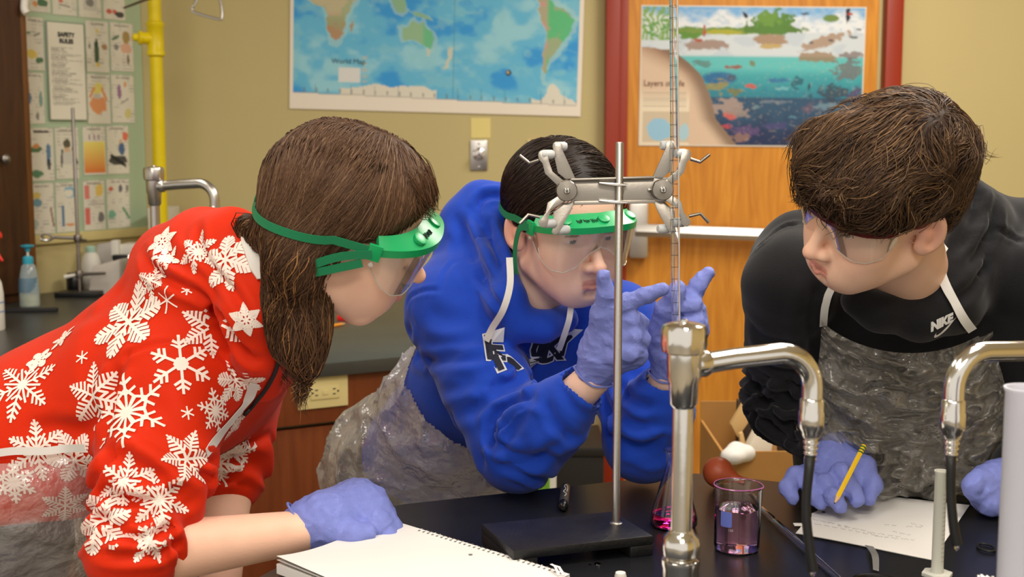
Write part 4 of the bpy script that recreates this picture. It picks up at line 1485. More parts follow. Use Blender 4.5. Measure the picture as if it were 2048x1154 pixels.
def C3(px, py, off=0.0):
    p = P(px, py, RD_)
    return p + np.array([0, off, 0])


def plate(pts, off, th, bev=0.0006):
    return prism([C3(x, y, off) for x, y in pts], (0, th, 0), bev)


cl = thing('double_burette_clamp', 'cast metal double burette clamp on the rod in front of the green goggles', 'clamp', C3(1233, 410))
SC_ = RD_ / F
bodyp = [(1140, 357), (1235, 356), (1300, 352), (1345, 356), (1345, 404), (1240, 408), (1148, 410), (1142, 404)]
mk('body_plate', plate(bodyp, 0.006, 0.0035, 0.001), M_NICKEL, cl)
mk('top_flange', plate([(1142, 357), (1310, 352), (1310, 356), (1142, 361)], -0.004, 0.012, 0.0006), M_NICKEL, cl)
mk('bottom_flange', plate([(1148, 402), (1310, 399), (1310, 406), (1148, 410)], -0.004, 0.012, 0.0006), M_NICKEL, cl)
for yy in (367, 402):
    mk('rod_bracket', join(plate([(1198, yy - 4), (1215, yy - 3), (1254, yy), (1254, yy + 4), (1228, yy + 4), (1196, yy - 1)], -0.009, 0.016, 0.0008)), M_CHROME, cl)
mk('wing_screw', lathe([(0.004, -0.002), (0.004, 0.018), (0.009, 0.02), (0.009, 0.028), (0, 0.029)], C3(1243, 384, 0.006), (0.2, 1, 0), 14), M_NICKEL, cl)


def arc(cx, cy, r, a0, a1, n=8):
    return [(cx + r * math.cos(math.radians(a)), cy + r * math.sin(math.radians(a))) for a in np.linspace(a0, a1, n)]


def jaws(hx, hy, left):
    """hub at (hx, hy); arms drawn for the right-hand side and mirrored for the left."""
    def mx(pts):
        return [(hx - (x - 1324) * (1 if left else -1), y + (hy - 380)) for x, y in pts]
    # fixed wide jaws behind, thin angled jaws in front
    up_ = mx([(1306, 356), (1333, 296)] + arc(1340, 292, 8.5, 200, 350, 7) + [(1351, 300), (1341, 345), (1325, 358)])
    dn_ = mx([(1308, 404), (1330, 405), (1350, 424), (1352, 460)] + arc(1346, 461, 8, 10, 150, 7) + [(1335, 458), (1316, 424)])
    mk('fixed_jaw', plate(up_, 0.004, 0.004, 0.0004), M_NICKEL, cl, angle=22)
    mk('fixed_jaw', plate(dn_, 0.004, 0.004, 0.0004), M_NICKEL, cl, angle=22)
    ta = mx([(1328, 362), (1352, 342), (1359, 322)] + arc(1371, 309, 10, 200, 370, 8) + [(1379, 318), (1372, 326), (1367, 346), (1340, 372)])
    tb = mx([(1340, 390), (1362, 404), (1366, 424), (1375, 436)] + arc(1371, 444, 9.5, -30, 150, 8) + [(1361, 440), (1356, 418), (1330, 402)])
    ja = mk('moving_jaw', plate(ta, -0.006, 0.005, 0.0004), M_NICKEL, cl, angle=22)
    jb = mk('moving_jaw', plate(tb, -0.006, 0.005, 0.0004), M_NICKEL, cl, angle=22)
    ha = mx([(1380, 319), (1399, 325), (1418, 310)])
    hb = mx([(1377, 433), (1400, 428), (1417, 446)])
    mk('finger_lever', tube([C3(x, y, -0.004) for x, y in ha], 0.0021, 8), M_NICKEL, ja)
    mk('finger_lever', tube([C3(x, y, -0.004) for x, y in hb], 0.0021, 8), M_NICKEL, jb)
    M_VINYL = mat('grey_vinyl_tip', S(190, 192, 192), 0.45)
    for (x, y), off in zip(mx([(1336, 292), (1362, 308), (1330, 460), (1358, 446)]), (0.012, 0.0, 0.012, 0.002)):
        mk('vinyl_tip', lathe([(0.0, -0.009), (0.0045, -0.0085), (0.006, -0.006), (0.006, 0.006), (0.0045, 0.0085), (0, 0.009)], C3(x, y, off), (1, 0.35, 0), 16), M_VINYL, cl)
    h = C3(hx, hy, -0.014)
    mk('pivot_washer', lathe([(0, 0.001), (0.0035, 0.001), (0.004, 0.003), (0.0125, 0.004), (0.0135, 0.006), (0.0135, 0.016)], h, (0, 1, 0), 28), M_NICKEL, cl)
    sc = mk('pivot_screw', lathe([(0, -0.002), (0.003, -0.0015), (0.0042, 0.0005), (0.0042, 0.003)], h, (0, 1, 0), 16), M_CHROME, cl)
    for ax in ((1, 0, 0), (0, 0, 1)):
        mk('screw_slot', box(h + np.array([0, -0.0019, 0]), 0.0024 if ax[0] else 0.0005, 0.0004, 0.0005 if ax[0] else 0.0024), M_INK, sc)
    s = C3(hx + (19 if left else -24), hy + 1, 0.004)
    mk('rivet', lathe([(0, -0.004), (0.002, -0.003), (0.0025, 0)], s, (0, 1, 0), 12), M_CHROME, cl)


jaws(1133, 381, True)
jaws(1324, 379, False)
for xx, yy in ((1117, 352), (1316, 346)):
    pass

# ---- burette
bt = C3(1346, -160, -0.002)
bb = C3(1352, 700, -0.002)
ax_ = norm(bt - bb)
BL_ = np.linalg.norm(bt - bb)
R_ = 0.0057
bu = thing('burette', 'long clear glass burette held upright by the right jaws of the clamp', 'burette', bb)
mk('glass_tube', lathe([(R_ - 0.0011, 0.0), (R_, 0.0), (R_, BL_), (R_ - 0.0011, BL_)], bb, ax_, 24, closed=True), M_GLASS, bu)
mk('colour_stripe', ribbon([bb + ax_ * 0.006 + np.array([0.0040, -R_ * 0.82, 0]), bt + np.array([0.0040, -R_ * 0.82, 0])], norm((0.6, -0.8, 0)), 0.0022, 0.0002), mat('grey_scale_stripe', S(176, 172, 166), 0.5), bu)
tk = []
n_t = int(BL_ / 0.0015)
bx_, by_, _ = frame_of(ax_)
sc_parts = []
for i in range(8, n_t - 6):
    h = i * 0.0015
    if i % 10 == 0:
        sc_parts.append(lathe([(R_ + 0.00012, h), (R_ + 0.00012, h + 0.00045)], bb, ax_, 16)[0:2])
    else:
        ln = 0.55 if i % 5 == 0 else 0.33
        pts = [bb + ax_ * h + (np.array([math.sin(a), -math.cos(a), 0])) * (R_ + 0.00015) for a in (0.75, 0.75 + ln / 2, 0.75 + ln)]
        sc_parts.append(tube(pts, 0.00022, 3, False))
V_, F_ = join(*sc_parts)
F_ = [f for f in F_ if len(f) <= 4]
mk('graduations', (V_, F_), M_INK, bu, kind='stuff', smooth=False)
mk('stopcock', join(lathe([(0.0045, -0.03), (0.0075, -0.024), (0.0075, -0.01), (R_, 0.002)], bb, ax_, 18)), mat('white_stopcock', S(230, 230, 226), 0.35), bu)
mk('stopcock_handle', box(bb - ax_ * 0.017, 0.003, 0.018, 0.004, None, 0.0015), mat('white_stopcock', S(230, 230, 226), 0.35), bu)
mk('tip', lathe([(0.001, -0.075), (0.0018, -0.07), (0.0035, -0.03), (0.0030, -0.028)], bb, ax_, 14), M_GLASS, bu)

# ---- flask
fc = RZ(1347, 1052, TZ)
fk = thing('erlenmeyer_flask', 'conical glass flask with magenta liquid behind the chrome faucet stem', 'flask', fc)
outer = [(0, 0.0), (0.029, 0.0), (0.0322, 0.004), (0.0325, 0.012), (0.0300, 0.022), (0.0145, 0.074), (0.0115, 0.084), (0.0112, 0.099), (0.0140, 0.1045), (0.0150, 0.1065)]
inner = [(0.0135, 0.107), (0.0125, 0.105), (0.0100, 0.099), (0.0103, 0.084), (0.0132, 0.0735), (0.0288, 0.0215), (0.0312, 0.012), (0.0308, 0.0055), (0.028, 0.0018), (0, 0.0018)]
mk('glass', lathe(outer + inner, fc, seg=40), M_GLASS, fk, angle=60)
mk('pink_liquid', lathe([(0, 0.002), (0.0278, 0.002), (0.0305, 0.0056), (0.0309, 0.012), (0.0291, 0.0195), (0.027, 0.0188), (0, 0.0188)], fc, seg=40), mat('magenta_liquid', S(255, 40, 170), 0.0, trans=1.0, ior=1.33), fk, angle=60)


def cone_text(s, size, hh, ang, m, par, cen, prof):
    V, Fs = text_vf(s, size, (0, 0, 0), (1, 0, 0), (0, 1, 0))
    out = []
    for p in V:
        h = hh + p[1]
        r = np.interp(h, prof[0], prof[1]) + 0.0003
        a = ang + p[0] / r
        out.append(cen + np.array([math.sin(a) * r, -math.cos(a) * r, h]))
    return mk('lettering', (np.array(out), Fs), m, par, smooth=False)


fprof = ([0.012, 0.022, 0.074, 0.084, 0.1], [0.0325, 0.03, 0.0145, 0.0115, 0.0112])
M_WPR = mat('white_glass_print', S(225, 225, 225), 0.6)
for s, hh in (('125 mL', 0.062), ('100', 0.048), ('75', 0.036), ('50', 0.027)):
    cone_text(s, 0.0052, hh, 0.15, M_WPR, fk, fc, fprof)

# ---- beaker
bc = RZ(1473, 1098, TZ)
bk = thing('glass_beaker', 'glass beaker half full of pale lilac liquid beside the faucet', 'beaker', bc)
outer = [(0, 0.0), (0.0265, 0.0), (0.0285, 0.002), (0.0290, 0.006), (0.0290, 0.080), (0.0298, 0.0835), (0.0306, 0.0848)]
inner = [(0.0300, 0.0858), (0.0290, 0.0850), (0.0277, 0.081), (0.0276, 0.006), (0.0262, 0.0022), (0, 0.0020)]


def lip(t, h):
    return 1.0 + (0.10 * max(0.0, math.cos(t - 1.1)) ** 14 if h > 0.078 else 0)


mk('glass', lathe(outer + inner, bc, seg=56, scal=lip), M_GLASS, bk, angle=60)
mk('lilac_liquid', lathe([(0, 0.0023), (0.0262, 0.0024), (0.0274, 0.006), (0.0274, 0.0555), (0.0270, 0.0545), (0, 0.0545)], bc, seg=48), mat('lilac_liquid', S(253, 206, 240), 0.0, trans=1.0, ior=1.33), bk, angle=60)
mk('rim_tint', lathe([(0.0307, 0.0846), (0.0309, 0.0852), (0.0303, 0.0861), (0.0296, 0.0858)], bc, seg=56, scal=lip, caps=False), film('pink_rim', S(214, 120, 190), 0.55, 0.1), bk)
bpv = []
bpf = []
for i in range(9):
    a = -0.95 + 0.55 * i / 8
    for h in (0.036, 0.056):
        e = 0.0015 if i in (0, 8) else 0
        bpv.append(bc + np.array([math.sin(a) * 0.0293, -math.cos(a) * 0.0293, h + (e if h < 0.04 else -e)]))
for i in range(8):
    bpf.append((2 * i, 2 * i + 2, 2 * i + 3, 2 * i + 1))
mk('blue_mark', (np.array(bpv), bpf), mat('blue_enamel', S(96, 110, 190), 0.5), bk)
for s, hh in (('250 mL', 0.061), ('150', 0.0325)):
    cone_text(s, 0.0045, hh, -0.45, M_WPR, bk, bc, ([0, 1], [0.0291, 0.0291]))

# ---- rubber bulb
rbp = RZ(1436, 975, TZ) + np.array([0, 0, 0.0])
rr = 0.0235
rbc = rbp + np.array([0, 0, rr])
rbulb = thing('pipette_bulb', 'reddish brown rubber pipette bulb lying behind the beaker', 'bulb', rbp)
adir = norm((0.85, -0.45, -0.28))
mk('bulb', lathe([(0, -rr)] + [(rr * math.sin(a), -rr * math.cos(a)) for a in np.linspace(0.15, 2.1, 14)] + [(0.0135, 0.021), (0.0095, 0.028), (0.0085, 0.034), (0.0085, 0.040), (0.0095, 0.042), (0.0095, 0.045), (0.006, 0.045), (0.006, 0.03), (0, 0.03)], rbc, adir, 32), mat('red_brown_rubber', S(168, 76, 42), 0.42), rbulb)

# ---- glass pipette lying
g0, g1 = RZ(1500, 1006, TZ), RZ(1690, 1180, TZ)
gd = norm(g1 - g0)
GL = np.linalg.norm(g1 - g0)
mk('glass_pipette', lathe([(0.0028, 0), (0.0036, 0.001), (0.0036, 0.045), (0.0050, 0.052), (0.0052, 0.10), (0.0044, 0.106), (0.0050, 0.112), (0.0050, GL - 0.02), (0.0020, GL)] + [(0.001, GL), (0.0038, GL - 0.02), (0.0038, 0.112), (0.0032, 0.106), (0.004, 0.1), (0.0038, 0.053), (0.0024, 0.045), (0.0024, 0)], g0 + np.array([0, 0, 0.0054]), gd, 20, closed=True), M_GLASS, label='clear glass pipette lying diagonally on the table by the hose', cat='pipette', base=g0)

# ---- marker
k0_, k1_ = RZ(1126, 1026, TZ), RZ(1131, 984, TZ)
kd_ = norm(k1_ - k0_)
KL = np.linalg.norm(k1_ - k0_)
kb = k0_ + np.array([0, 0, 0.0072])
mp_ = thing('black_marker', 'black marker with a white squiggle lying behind the ring stand base', 'marker', k0_)
mk('barrel', lathe([(0, 0.02), (0.0068, 0.02), (0.0070, 0.022), (0.0070, KL - 0.002), (0.006, KL), (0, KL)], kb, kd_, 20), mat('dark_grey_plastic', S(58, 58, 60), 0.4), mp_)
mk('cap', lathe([(0, 0.0), (0.003, 0.0), (0.0055, 0.003), (0.0072, 0.006), (0.0072, 0.022), (0.0065, 0.022)], kb, kd_, 20), mat('black_plastic', S(14, 14, 15), 0.3), mp_)
sq = [(0.0010, 0.026), (0.003, 0.035), (-0.0015, 0.043), (0.0015, 0.052), (-0.001, 0.062), (0.001, 0.068), (0.0035, 0.062), (0.0040, 0.05), (0.003, 0.044)]
mk('white_squiggle', tube(catmull([kb + kd_ * (KL * h / 0.075) + np.array([x, 0, math.sqrt(max(0.0070 ** 2 - x * x, 0)) + 0.0002]) for x, h in sq], 6), 0.0005, 6), M_PAPER, mp_)

# ---- spiral notebook
nA, nB = RZ(780, 1042, TZ + 0.012), RZ(553, 1131, TZ + 0.012)
nv = norm(nB - nA)                                # short edge
nu = norm(RZ(1142, 1152, TZ + 0.012) - nA)        # spiral edge
NL, NW = 0.32, np.linalg.norm(nB - nA)
nb = thing('spiral_notebook', 'open white spiral notebook on the table in front of the gloved fist', 'notebook', nA - np.array([0, 0, 0.012]))


def sheetvf(z, curl, sh=0.0, rnd=0.012):
    V, Fs = [], []
    nu_, nv_ = 26, 22
    for i in range(nu_):
        for j in range(nv_):
            s, t = i / (nu_ - 1), j / (nv_ - 1)
            a, b = s * NL, t * NW
            # rounded corner at A
            dx, dy = max(rnd - a, 0), max(rnd - b, 0)
            if dx > 0 and dy > 0:
                k = math.hypot(dx, dy)
                if k > rnd:
                    a, b = rnd - dx * rnd / k, rnd - dy * rnd / k
            zz = z + curl * max(0, (t - 0.55)) ** 2 * (1 - s) ** 1.5 * 0.5
            V.append(nA + nu * a + nv * b + np.array([0, 0, zz]))
    for i in range(nu_ - 1):
        for j in range(nv_ - 1):
            a = i * nv_ + j
            Fs.append((a, a + nv_, a + nv_ + 1, a + 1))
    return np.array(V), Fs


vt, ft = sheetvf(0.0, 0.02)
nT = len(vt)
vb = vt.copy()
vb[:, 2] = TZ + 0.002
rim = []
nu_, nv_ = 26, 22
loop = [i * nv_ for i in range(nu_)] + [(nu_ - 1) * nv_ + j for j in range(1, nv_)] + [i * nv_ + nv_ - 1 for i in range(nu_ - 2, -1, -1)] + [j for j in range(nv_ - 2, 0, -1)]
for a, b in zip(loop, loop[1:] + loop[:1]):
    rim.append((a, b, b + nT, a + nT))
mk('page_block', (np.vstack([vt, vb]), ft + rim), M_PAPER, nb, angle=50)
for dz, cu in ((0.0010, 0.06), (0.0020, 0.10)):
    v2, f2_ = sheetvf(dz, cu)
    mk('loose_page', (v2, f2_), M_PAPER, nb, angle=180)
# spiral wire and the punched holes along the A-u edge
ns = 30
pts = []
for i in range(ns * 10 + 1):
    t = i / 10
    a = t * 2 * math.pi
    pts.append(nA + nu * (0.062 + (NL - 0.066) * t / ns) + nv * (0.001 + 0.0048 * math.cos(a)) + np.array([0, 0, -0.003 + 0.0058 * math.sin(a)]))
mk('spiral_wire', tube(pts, 0.00055, 6), M_STEEL, nb)
for i in range(ns):
    p = nA + nu * (0.062 + (NL - 0.066) * (i + 0.3) / ns) + nv * 0.0072 + np.array([0, 0, 0.0026])
    mk('punch_hole', box(p, 0.0013, 0.0017, 0.00015, [nu, nv, np.array([0, 0, 1.0])]), M_GREYINK, nb)
hp_ = RZ(941, 1109, TZ + 0.0146)
mk('ring_hole', lathe([(0, 0), (0.0026, 0), (0.0026, 0.0002), (0, 0.0002)], hp_, seg=16), M_GREYINK, nb)
for k, (x0, x1) in enumerate(((1102, 1112), (1108, 1122))):
    a, b = RZ(x0, 1128 + k * 3, TZ + 0.02), RZ(x1 + 6, 1150, TZ + 0.016)
    mk('torn_strip', ribbon([a, (a + b) / 2 + np.array([0, 0, .004]), b], (0, -0.5, 1), 0.003, 0.0003), M_PAPER, nb)

# ---- note paper
pa, pb_, pc_, pd_ = RZ(1668, 981, TZ + .0015), RZ(1939, 1010, TZ + .0015), RZ(1865, 1119, TZ + .0015), RZ(1591, 1066, TZ + .0015)


def ppt(u, v, dz=0.0):
    return pa * (1 - u) * (1 - v) + pb_ * u * (1 - v) + pc_ * u * v + pd_ * (1 - u) * v + np.array([0, 0, dz])


V_, F_ = [], []
for k, dz in enumerate((0.0, -0.0008)):
    for i in range(21):
        for j in range(15):
            u, v = i / 20, j / 14
            if i == 0:
                u += 0.012 * math.sin(j * 2.9) * (1 if 6 < j < 13 else 0.3)
            V_.append(ppt(u, v, dz + 0.0006 * math.sin(u * 5) * v))
for i in range(20):
    for j in range(14):
        a = i * 15 + j
        F_.append((a, a + 1, a + 16, a + 15))
        F_.append((a + 315, a + 330, a + 331, a + 316))
pp = thing('note_paper', 'white sheet with pencilled notes under the writing hand', 'paper', (pa + pc_) / 2)
mk('sheet', (np.array(V_), F_), M_PAPER, pp, angle=180)
mk('ring_hole', lathe([(0, 0), (0.0028, 0), (0.0028, 0.0003), (0, 0.0003)], RZ(1647, 1024, TZ + 0.0022), seg=14), M_INK, pp)
mk('torn_corner', box(RZ(1596, 1049, TZ + 0.003), 0.006, 0.005, 0.001, None, 0.0008), M_PAPER, pp)
rs0 = random.Random(5)
M_PENCILGREY = mat('pencil_grey', S(120, 118, 120), 0.7)


def writing(x0, y0, x1, y1, amp):
    """One pencilled word as a fine wavering line."""
    n = max(5, int(abs(x1 - x0) / 2.2))
    pts = []
    for i in range(n):
        t = i / (n - 1)
        pts.append(RZ(x0 + (x1 - x0) * t + rs0.uniform(-1.2, 1.2), y0 + (y1 - y0) * t + (amp if i % 2 else -amp) * rs0.uniform(.3, 1), TZ + 0.0026))
    return tube(pts, 0.00017, 3)


for x0, y0, x1, y1 in ((1625, 1038, 1700, 1054), (1628, 1047, 1760, 1072), (1676, 1051, 1735, 1062), (1770, 1049, 1800, 1052), (1812, 1053, 1850, 1054), (1822, 1047, 1846, 1052), (1735, 1064, 1800, 1074), (1785, 1063, 1830, 1072), (1750, 1072, 1830, 1080)):
    x = x0
    while x < x1 - 5:
        w = rs0.uniform(7, 16)
        e = min(x + w, x1)
        ya, yb2 = (y0 + (y1 - y0) * (k - x0) / (x1 - x0) for k in (x, e))
        mk('handwriting', writing(x, ya, e, yb2, 1.7), M_PENCILGREY, pp, smooth=False)
        x = e + rs0.uniform(3, 7)

# ---- graduated cylinders
M_PP = mat('milky_polypropylene', S(232, 232, 220), 0.35, trans=0.35, ior=1.2, spec=0.4)
M_PP2 = mat('milky_blue_polypropylene', S(226, 226, 234), 0.4, trans=0.3, ior=1.2, spec=0.4)
gc = RZ(1874, 1152, TZ)
zt1 = P(1882, 941, gc[1] / ray(1882, 941)[1])[2] - TZ
g1_ = thing('small_graduated_cylinder', 'slim milky plastic graduated cylinder standing before the note paper', 'graduated cylinder', gc)
mk('base', prism([gc + np.array([0.019 * math.cos(a), 0.019 * math.sin(a), 0]) for a in np.linspace(0, 2 * math.pi, 7)[:6]], (0, 0, 0.005), 0.001), M_PP, g1_)
mk('tube', lathe([(0.0078, 0.005), (0.0072, 0.012), (0.0070, zt1 - 0.003), (0.0078, zt1 - 0.002), (0.0078, zt1)] + [(0.0064, zt1), (0.0058, zt1 - 0.004), (0.0058, 0.012), (0, 0.010)], gc, seg=24), M_PP, g1_)
tk = [tube([gc + np.array([math.sin(a) * 0.0073, -math.cos(a) * 0.0073, 0.02 + i * 0.0055]) for a in np.linspace(0.2, 1.3, 4)], 0.00018, 3, False) for i in range(16)]
mk('graduations', join(*tk), M_GREYINK, g1_, kind='stuff', smooth=False)
gc2 = P(2052, 900, 1.12)
gc2[2] = TZ
zt2 = P(2056, 772, 1.12)[2] - TZ
g2_ = thing('large_graduated_cylinder', 'tall frosted plastic graduated cylinder at the right edge', 'graduated cylinder', gc2)
mk('base', prism([gc2 + np.array([0.042 * math.cos(a), 0.042 * math.sin(a), 0]) for a in np.linspace(0, 2 * math.pi, 7)[:6]], (0, 0, 0.007), 0.0015), M_PP2, g2_)
mk('tube', lathe([(0.021, 0.007), (0.0195, 0.016), (0.019, zt2 - 0.004), (0.0205, zt2 - 0.002), (0.0205, zt2)] + [(0.0185, zt2), (0.0172, zt2 - 0.005), (0.0172, 0.016), (0, 0.014)], gc2, seg=32), M_PP2, g2_)
tk = [tube([gc2 + np.array([math.sin(a) * 0.0193, -math.cos(a) * 0.0193, 0.03 + i * 0.0028]) for a in np.linspace(-0.25, 0.55 if i % 5 == 0 else 0.2, 4)], 0.0003, 3, False) for i in range(88)]
mk('graduations', join(*tk), mat('faint_print', S(170, 172, 180), 0.7), g2_, kind='stuff', smooth=False)

# ---- gas turret with blue cap, cup sink, small things
gv = P(2040, 1150, 1.2)
gt_ = thing('gas_turret', 'chrome gas valve with a blue cap at the bottom right corner', 'gas valve', (gv[0], gv[1], TZ))
zc_ = P(2040, 1132, 1.2)[2]
mk('body', lathe([(0.016, TZ), (0.016, TZ + 0.005), (0.011, TZ + 0.01), (0.0115, zc_ - 0.012), (0.013, zc_ - 0.010), (0.013, zc_ - 0.004)], (gv[0], gv[1], 0), seg=24), M_CHROME, gt_)
mk('blue_cap', lathe([(0.012, zc_ - 0.004), (0.0125, zc_ + 0.001), (0.011, zc_ + 0.004), (0, zc_ + 0.005)], (gv[0], gv[1], 0), seg=24), mat('blue_plastic', S(50, 80, 160), 0.35), gt_)
hp = []
h = 0.0
for i in range(6):
    hp += [(0.0042, h), (0.0042, h + 0.002), (0.003, h + 0.003), (0.003, h + 0.0045)]
    h += 0.005
mk('hose_barb', lathe(hp[::1] + [(0.002, h)], (gv[0] - 0.009, gv[1], zc_ - 0.016), (-1, 0.15, 0.12), 16), M_CHROME, gt_)

sk = RZ(1752, 1172, TZ)
cs = thing('cup_sink', 'round black cup sink rim at the bottom edge under the note paper', 'sink', sk)
mk('rim', lathe([(0.026, 0.0), (0.030, 0.0), (0.0305, 0.004), (0.029, 0.006), (0.027, 0.005), (0.026, 0.002)], sk, seg=36, closed=True), mat('black_plastic', S(14, 14, 15), 0.3), cs)
mk('bowl', lathe([(0, 0.0005), (0.0265, 0.001)], sk, seg=36), M_INK, cs)
sp0, sp1 = RZ(1738, 1092, TZ + .003), RZ(1752, 1140, TZ + .006)
mk('plastic_spatula', ribbon(catmull([sp0, (sp0 + sp1) / 2 + np.array([0.003, 0, .003]), sp1], 6), (0.1, -0.5, 1), np.linspace(0.011, 0.007, 13), 0.001), film('clear_plastic', S(200, 200, 196), 0.4, 0.15), label='clear plastic spatula lying between the note paper and cup sink', cat='spatula')
lp = RZ(1972, 1098, TZ)
mk('black_ring', tube([lp + np.array([0.010 * math.cos(t), 0.016 * math.sin(t), 0.002]) for t in np.linspace(0, 2 * math.pi, 24)], 0.0015, 8), M_RUBBER, label='small black rubber ring on the table by the frosted cylinder', cat='ring')
wc = RZ(1241, 1156, TZ)
mk('bottle_stopper', lathe([(0, 0), (0.007, 0.0), (0.0075, 0.002), (0.006, 0.007), (0, 0.008)], wc, seg=18), M_WHITE, label='small white cap at the bottom edge left of the faucet', cat='cap')
for i, (x, y, r) in enumerate(((1195, 1128, .0045), (1180, 1129, 0.002))):
    mk('water_drop', lathe([(0, 0.0), (r, 0.0), (r * 0.8, r * 0.25), (0, r * 0.35)], RZ(x, y, TZ), seg=14), M_GLASS, label='%s clear water drop on the table in front of the stand base' % ('larger' if i == 0 else 'smaller'), cat='drop', group='water drops')
# ================================================================== people: tools
M_SKIN = mat('skin', S(222, 172, 146), 0.48, attr='Col', sss=0.12, bump=(420, 0.12), spec=0.35)
M_GREEN = mat('green_goggle_plastic', S(20, 158, 92), 0.3)
M_STRAP = mat('green_elastic', S(14, 122, 78), 0.6, bump=(900, 0.3))
M_LENS = film('clear_lens', S(226, 220, 208), 0.11, 0.03)
M_RIBBON = mat('white_ribbon', S(216, 214, 208), 0.6)


def glove_mat():
    m = mat('blue_nitrile', S(128, 140, 216), 0.40, spec=0.45)
    nt = m.node_tree
    b = nt.nodes['Principled BSDF']
    tc = nt.nodes['Texture Coordinate']
    n = nt.nodes.new('ShaderNodeTexNoise')
    n.inputs['Scale'].default_value = 75
    n.inputs['Detail'].default_value = 3
    n.inputs['Distortion'].default_value = 1.6
    v = nt.nodes.new('ShaderNodeTexVoronoi')
    v.feature = 'DISTANCE_TO_EDGE'
    v.inputs['Scale'].default_value = 60
    mx = nt.nodes.new('ShaderNodeVectorMath')
    mx.operation = 'MULTIPLY_ADD'
    mx.inputs[1].default_value = (0.02, 0.02, 0.02)
    nt.links.new(n.outputs['Color'], mx.inputs[0])
    nt.links.new(tc.outputs['Object'], mx.inputs[2])
    nt.links.new(mx.outputs[0], v.inputs['Vector'])
    ad = nt.nodes.new('ShaderNodeMath')
    ad.operation = 'MULTIPLY_ADD'
    ad.inputs[1].default_value = 1.2
    nt.links.new(v.outputs['Distance'], ad.inputs[0])
    nt.links.new(n.outputs['Fac'], ad.inputs[2])
    bp = nt.nodes.new('ShaderNodeBump')
    bp.inputs['Strength'].default_value = 0.55
    bp.inputs['Distance'].default_value = 0.0028
    nt.links.new(ad.outputs[0], bp.inputs['Height'])
    nt.links.new(bp.outputs[0], b.inputs['Normal'])
    return m


M_GLOVE = glove_mat()


def cloth(name, col, rough=0.85, sheen=0.25):
    return mat(name, col, rough, sheen=sheen, bump=(700, 0.25, 2), var=(18, 0.05), spec=0.2)


def face_mask(V, Q, H):
    L = H.loc(V[Q].mean(1))
    return (np.abs(L[:, 0]) < .092) & (L[:, 1] > -.03) & (L[:, 2] > -.115) & (L[:, 2] < .05) & ((L[:, 1] > .03) | (np.abs(L[:, 0]) > .06))


class Head:
    """Head frame: local (r, f, u) = (person's right, forward, up), origin between the ears."""

    def __init__(self, px, py, d, yaw, pit, roll, s=1.0):
        yaw, pit, roll = map(math.radians, (yaw, pit, roll))
        f = np.array([math.cos(yaw) * math.cos(pit), -math.sin(yaw) * math.cos(pit), -math.sin(pit)])
        r0 = norm(np.cross(f, (0, 0, 1)))
        u0 = np.cross(r0, f)
        self.R = np.stack([r0 * math.cos(roll) + u0 * math.sin(roll), f, u0 * math.cos(roll) - r0 * math.sin(roll)])
        self.c = P(px, py, d)
        self.s = s

    def pt(self, *l):
        return self.c + self.s * (np.array(l, float) @ self.R)

    def pts(self, L):
        return self.c + self.s * (np.asarray(L, float) @ self.R)

    def loc(self, p):
        return ((p - self.c) @ self.R.T) / self.s

    def dirs(self, L):
        return np.asarray(L, float) @ self.R


